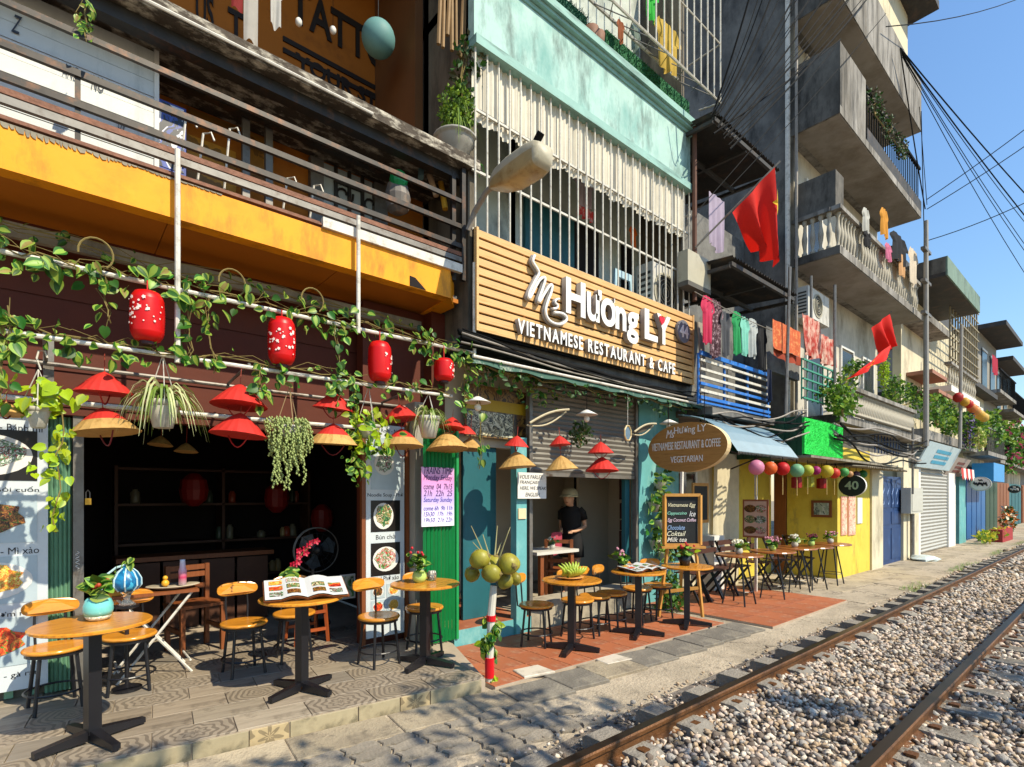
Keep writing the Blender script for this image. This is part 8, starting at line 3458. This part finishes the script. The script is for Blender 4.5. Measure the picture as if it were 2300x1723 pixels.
# ------------------------------------------------------------------ folding tables and chairs by the yellow house
def make_bistro():
    r = thing('bistro_table', 'x', 'table', (0, 0, 0), 'bistro tables before the yellow wall')
    q = MB()
    q.lathe([(.001, .705), (.33, .705), (.34, .715), (.33, .73), (.001, .73)], 30, (0, 0, 0))
    part(q, 'table_top', mat('brown_table_top', '8a5226', .3, .14, 4, 0, stretch=(1, 8, 8), rnd=.15), r)
    for k in range(4):
        a = PI / 4 + k * PI / 2
        q = MB()
        q.tube([(.1 * math.cos(a), .1 * math.sin(a), .7), (.24 * math.cos(a), .24 * math.sin(a), 0)], .012, 6)
        part(q, 'leg', M_BLACK, r)
    q = MB()
    q.tube([(.19 * math.cos(t), .19 * math.sin(t), .2) for t in [i * PI / 8 for i in range(17)]], .006, 5)
    part(q, 'leg_ring', M_BLACK, r)
    return r


def make_fchair():
    r = thing('folding_chair', 'x', 'chair', (0, 0, 0), 'folding chairs before the shop window')
    mm = mat('dark_brown_slat', '4a2c22', .5, .15, 6)
    for sx in (-.19, .19):
        q = MB()
        q.bar((sx, -.2, 0), (sx, .22, .85), .022, .03)
        part(q, 'long_leg', M_BLACK, r)
        q = MB()
        q.bar((sx * .9, .22, 0), (sx * .9, -.16, .45), .022, .03)
        part(q, 'short_leg', M_BLACK, r)
    for k in range(5):
        q = MB()
        y = -.18 + k * .08
        q.box(-.2, .2, y, y + .06, .44, .458)
        part(q, 'seat_slat', mm, r)
    for k in range(2):
        q = MB()
        z = .68 + k * .1
        y = -.2 + .42 * z / .85
        q.box(-.2, .2, y - .025, y - .008, z, z + .075)
        part(q, 'back_slat', mm, r)
    return r


bt0, fc0 = make_bistro(), make_fchair()
bts = [(1660, 1356, 'brown bistro table nearest the easel'), (1735, 1341, 'orange brown bistro table second from the easel'), (1785, 1327, 'bistro table third from the easel with white flowers'), (1822, 1322, 'bistro table with wine red flowers behind the third'), (1865, 1311, 'bistro table by the yellow corner')]
fl_ = [M_PETW, M_PETP, M_PETW, M_PETD, M_PETP]
fn_ = ['pale green and white posy on the bistro table nearest the easel', 'pink posy on the second bistro table', 'white posy on the third bistro table', 'wine red posy on the fourth bistro table', 'dusty pink posy on the bistro table by the yellow corner']
for k, (u, v, lb) in enumerate(bts):
    o = bt0 if k == 0 else copy_tree(bt0)
    p = G(u, v, .036)
    o.location = p
    o.rotation_euler = (0, 0, .4 * k)
    o['label'] = lb
    flowerpot(fn_[k], p + Vector((0, 0, .731)), .055, .09, M_POTW if k % 2 == 0 else M_LIMEPOT, LV, fl_[k], 16, 24, .1, .12, grp='posies on the bistro tables')
fcs = [(7.25, 4.3, .1, 'folding chair just right of the easel'), (7.65, 4.35, -.05, 'folding chair second in the row under the window'), (8.05, 4.35, .05, 'folding chair third in the row under the window'), (8.5, 4.3, -.1, 'folding chair fourth in the row, by the cream sheet'),
       (9.3, 4.25, .3, 'folding chair behind the third bistro table'), (10.0, 4.2, -.2, 'folding chair before the yellow back wall'), (10.6, 4.1, .9, 'folding chair nearest the yellow corner')]
for k, (x, y, rz, lb) in enumerate(fcs):
    o = fc0 if k == 0 else copy_tree(fc0)
    o.location = (x, y, .036)
    o.rotation_euler = (0, 0, rz)
    o['label'] = lb

# ------------------------------------------------------------------ trackside trees on the far side, out of the picture: they throw the dappled shade
def tree(label, x, y, h, crown, n):
    o = thing('street_tree', label, 'tree', (x, y, 0), 'trees across the track')
    q = MB()
    q.tube([(x, y, 0), (x + .1, y, h * .3), (x, y + .1, h * .6)], [.16, .12, .08], 9)
    for cx, cy, cz, r in crown:
        q.tube([(x, y + .1, h * .55), ((x + cx) / 2, (y + cy) / 2, (h * .55 + cz) / 2 + .1), (cx, cy, cz)], [.06, .04, .015], 6)
    part(q, 'trunk', M_STEM, o)
    q = MB()
    for cx, cy, cz, r in crown:
        clump(q, (cx, cy, cz), r, r, r * .7, n, .09, .18, 2)
    part(q, 'crown', M_F[:2], o)


def over(x, y, h):          # where a crown must be for its shade to fall at x, y
    k = h / math.tan(SUN_EL)
    return (x + k * math.sin(SUN_AZ), y + k * math.cos(SUN_AZ), h)


cr_ = [(*over(1.0, 3.1, 5.0), .42), (*over(1.9, 2.6, 5.2), .5), (*over(2.7, 3.0, 4.8), .42), (*over(.3, 3.6, 5.3), .45), (*over(2.3, 3.6, 5.4), .3), (*over(3.2, 2.4, 5.4), .35)]
tree('leafy tree across the track shading the near pavement', 2.6, -2.6, 5.2, cr_, 95)
cr_ = [(*over(5.0, .7, 5.0), .5), (*over(6.2, .9, 5.4), .45), (*over(9.0, 1.2, 5.4), .5), (*over(4.2, 1.6, 5.2), .25)]  # crowns added out of view to throw shade on the ballast
tree('added unseen tree across the track shading the ballast', 7.2, -3.8, 5.2, cr_, 130)
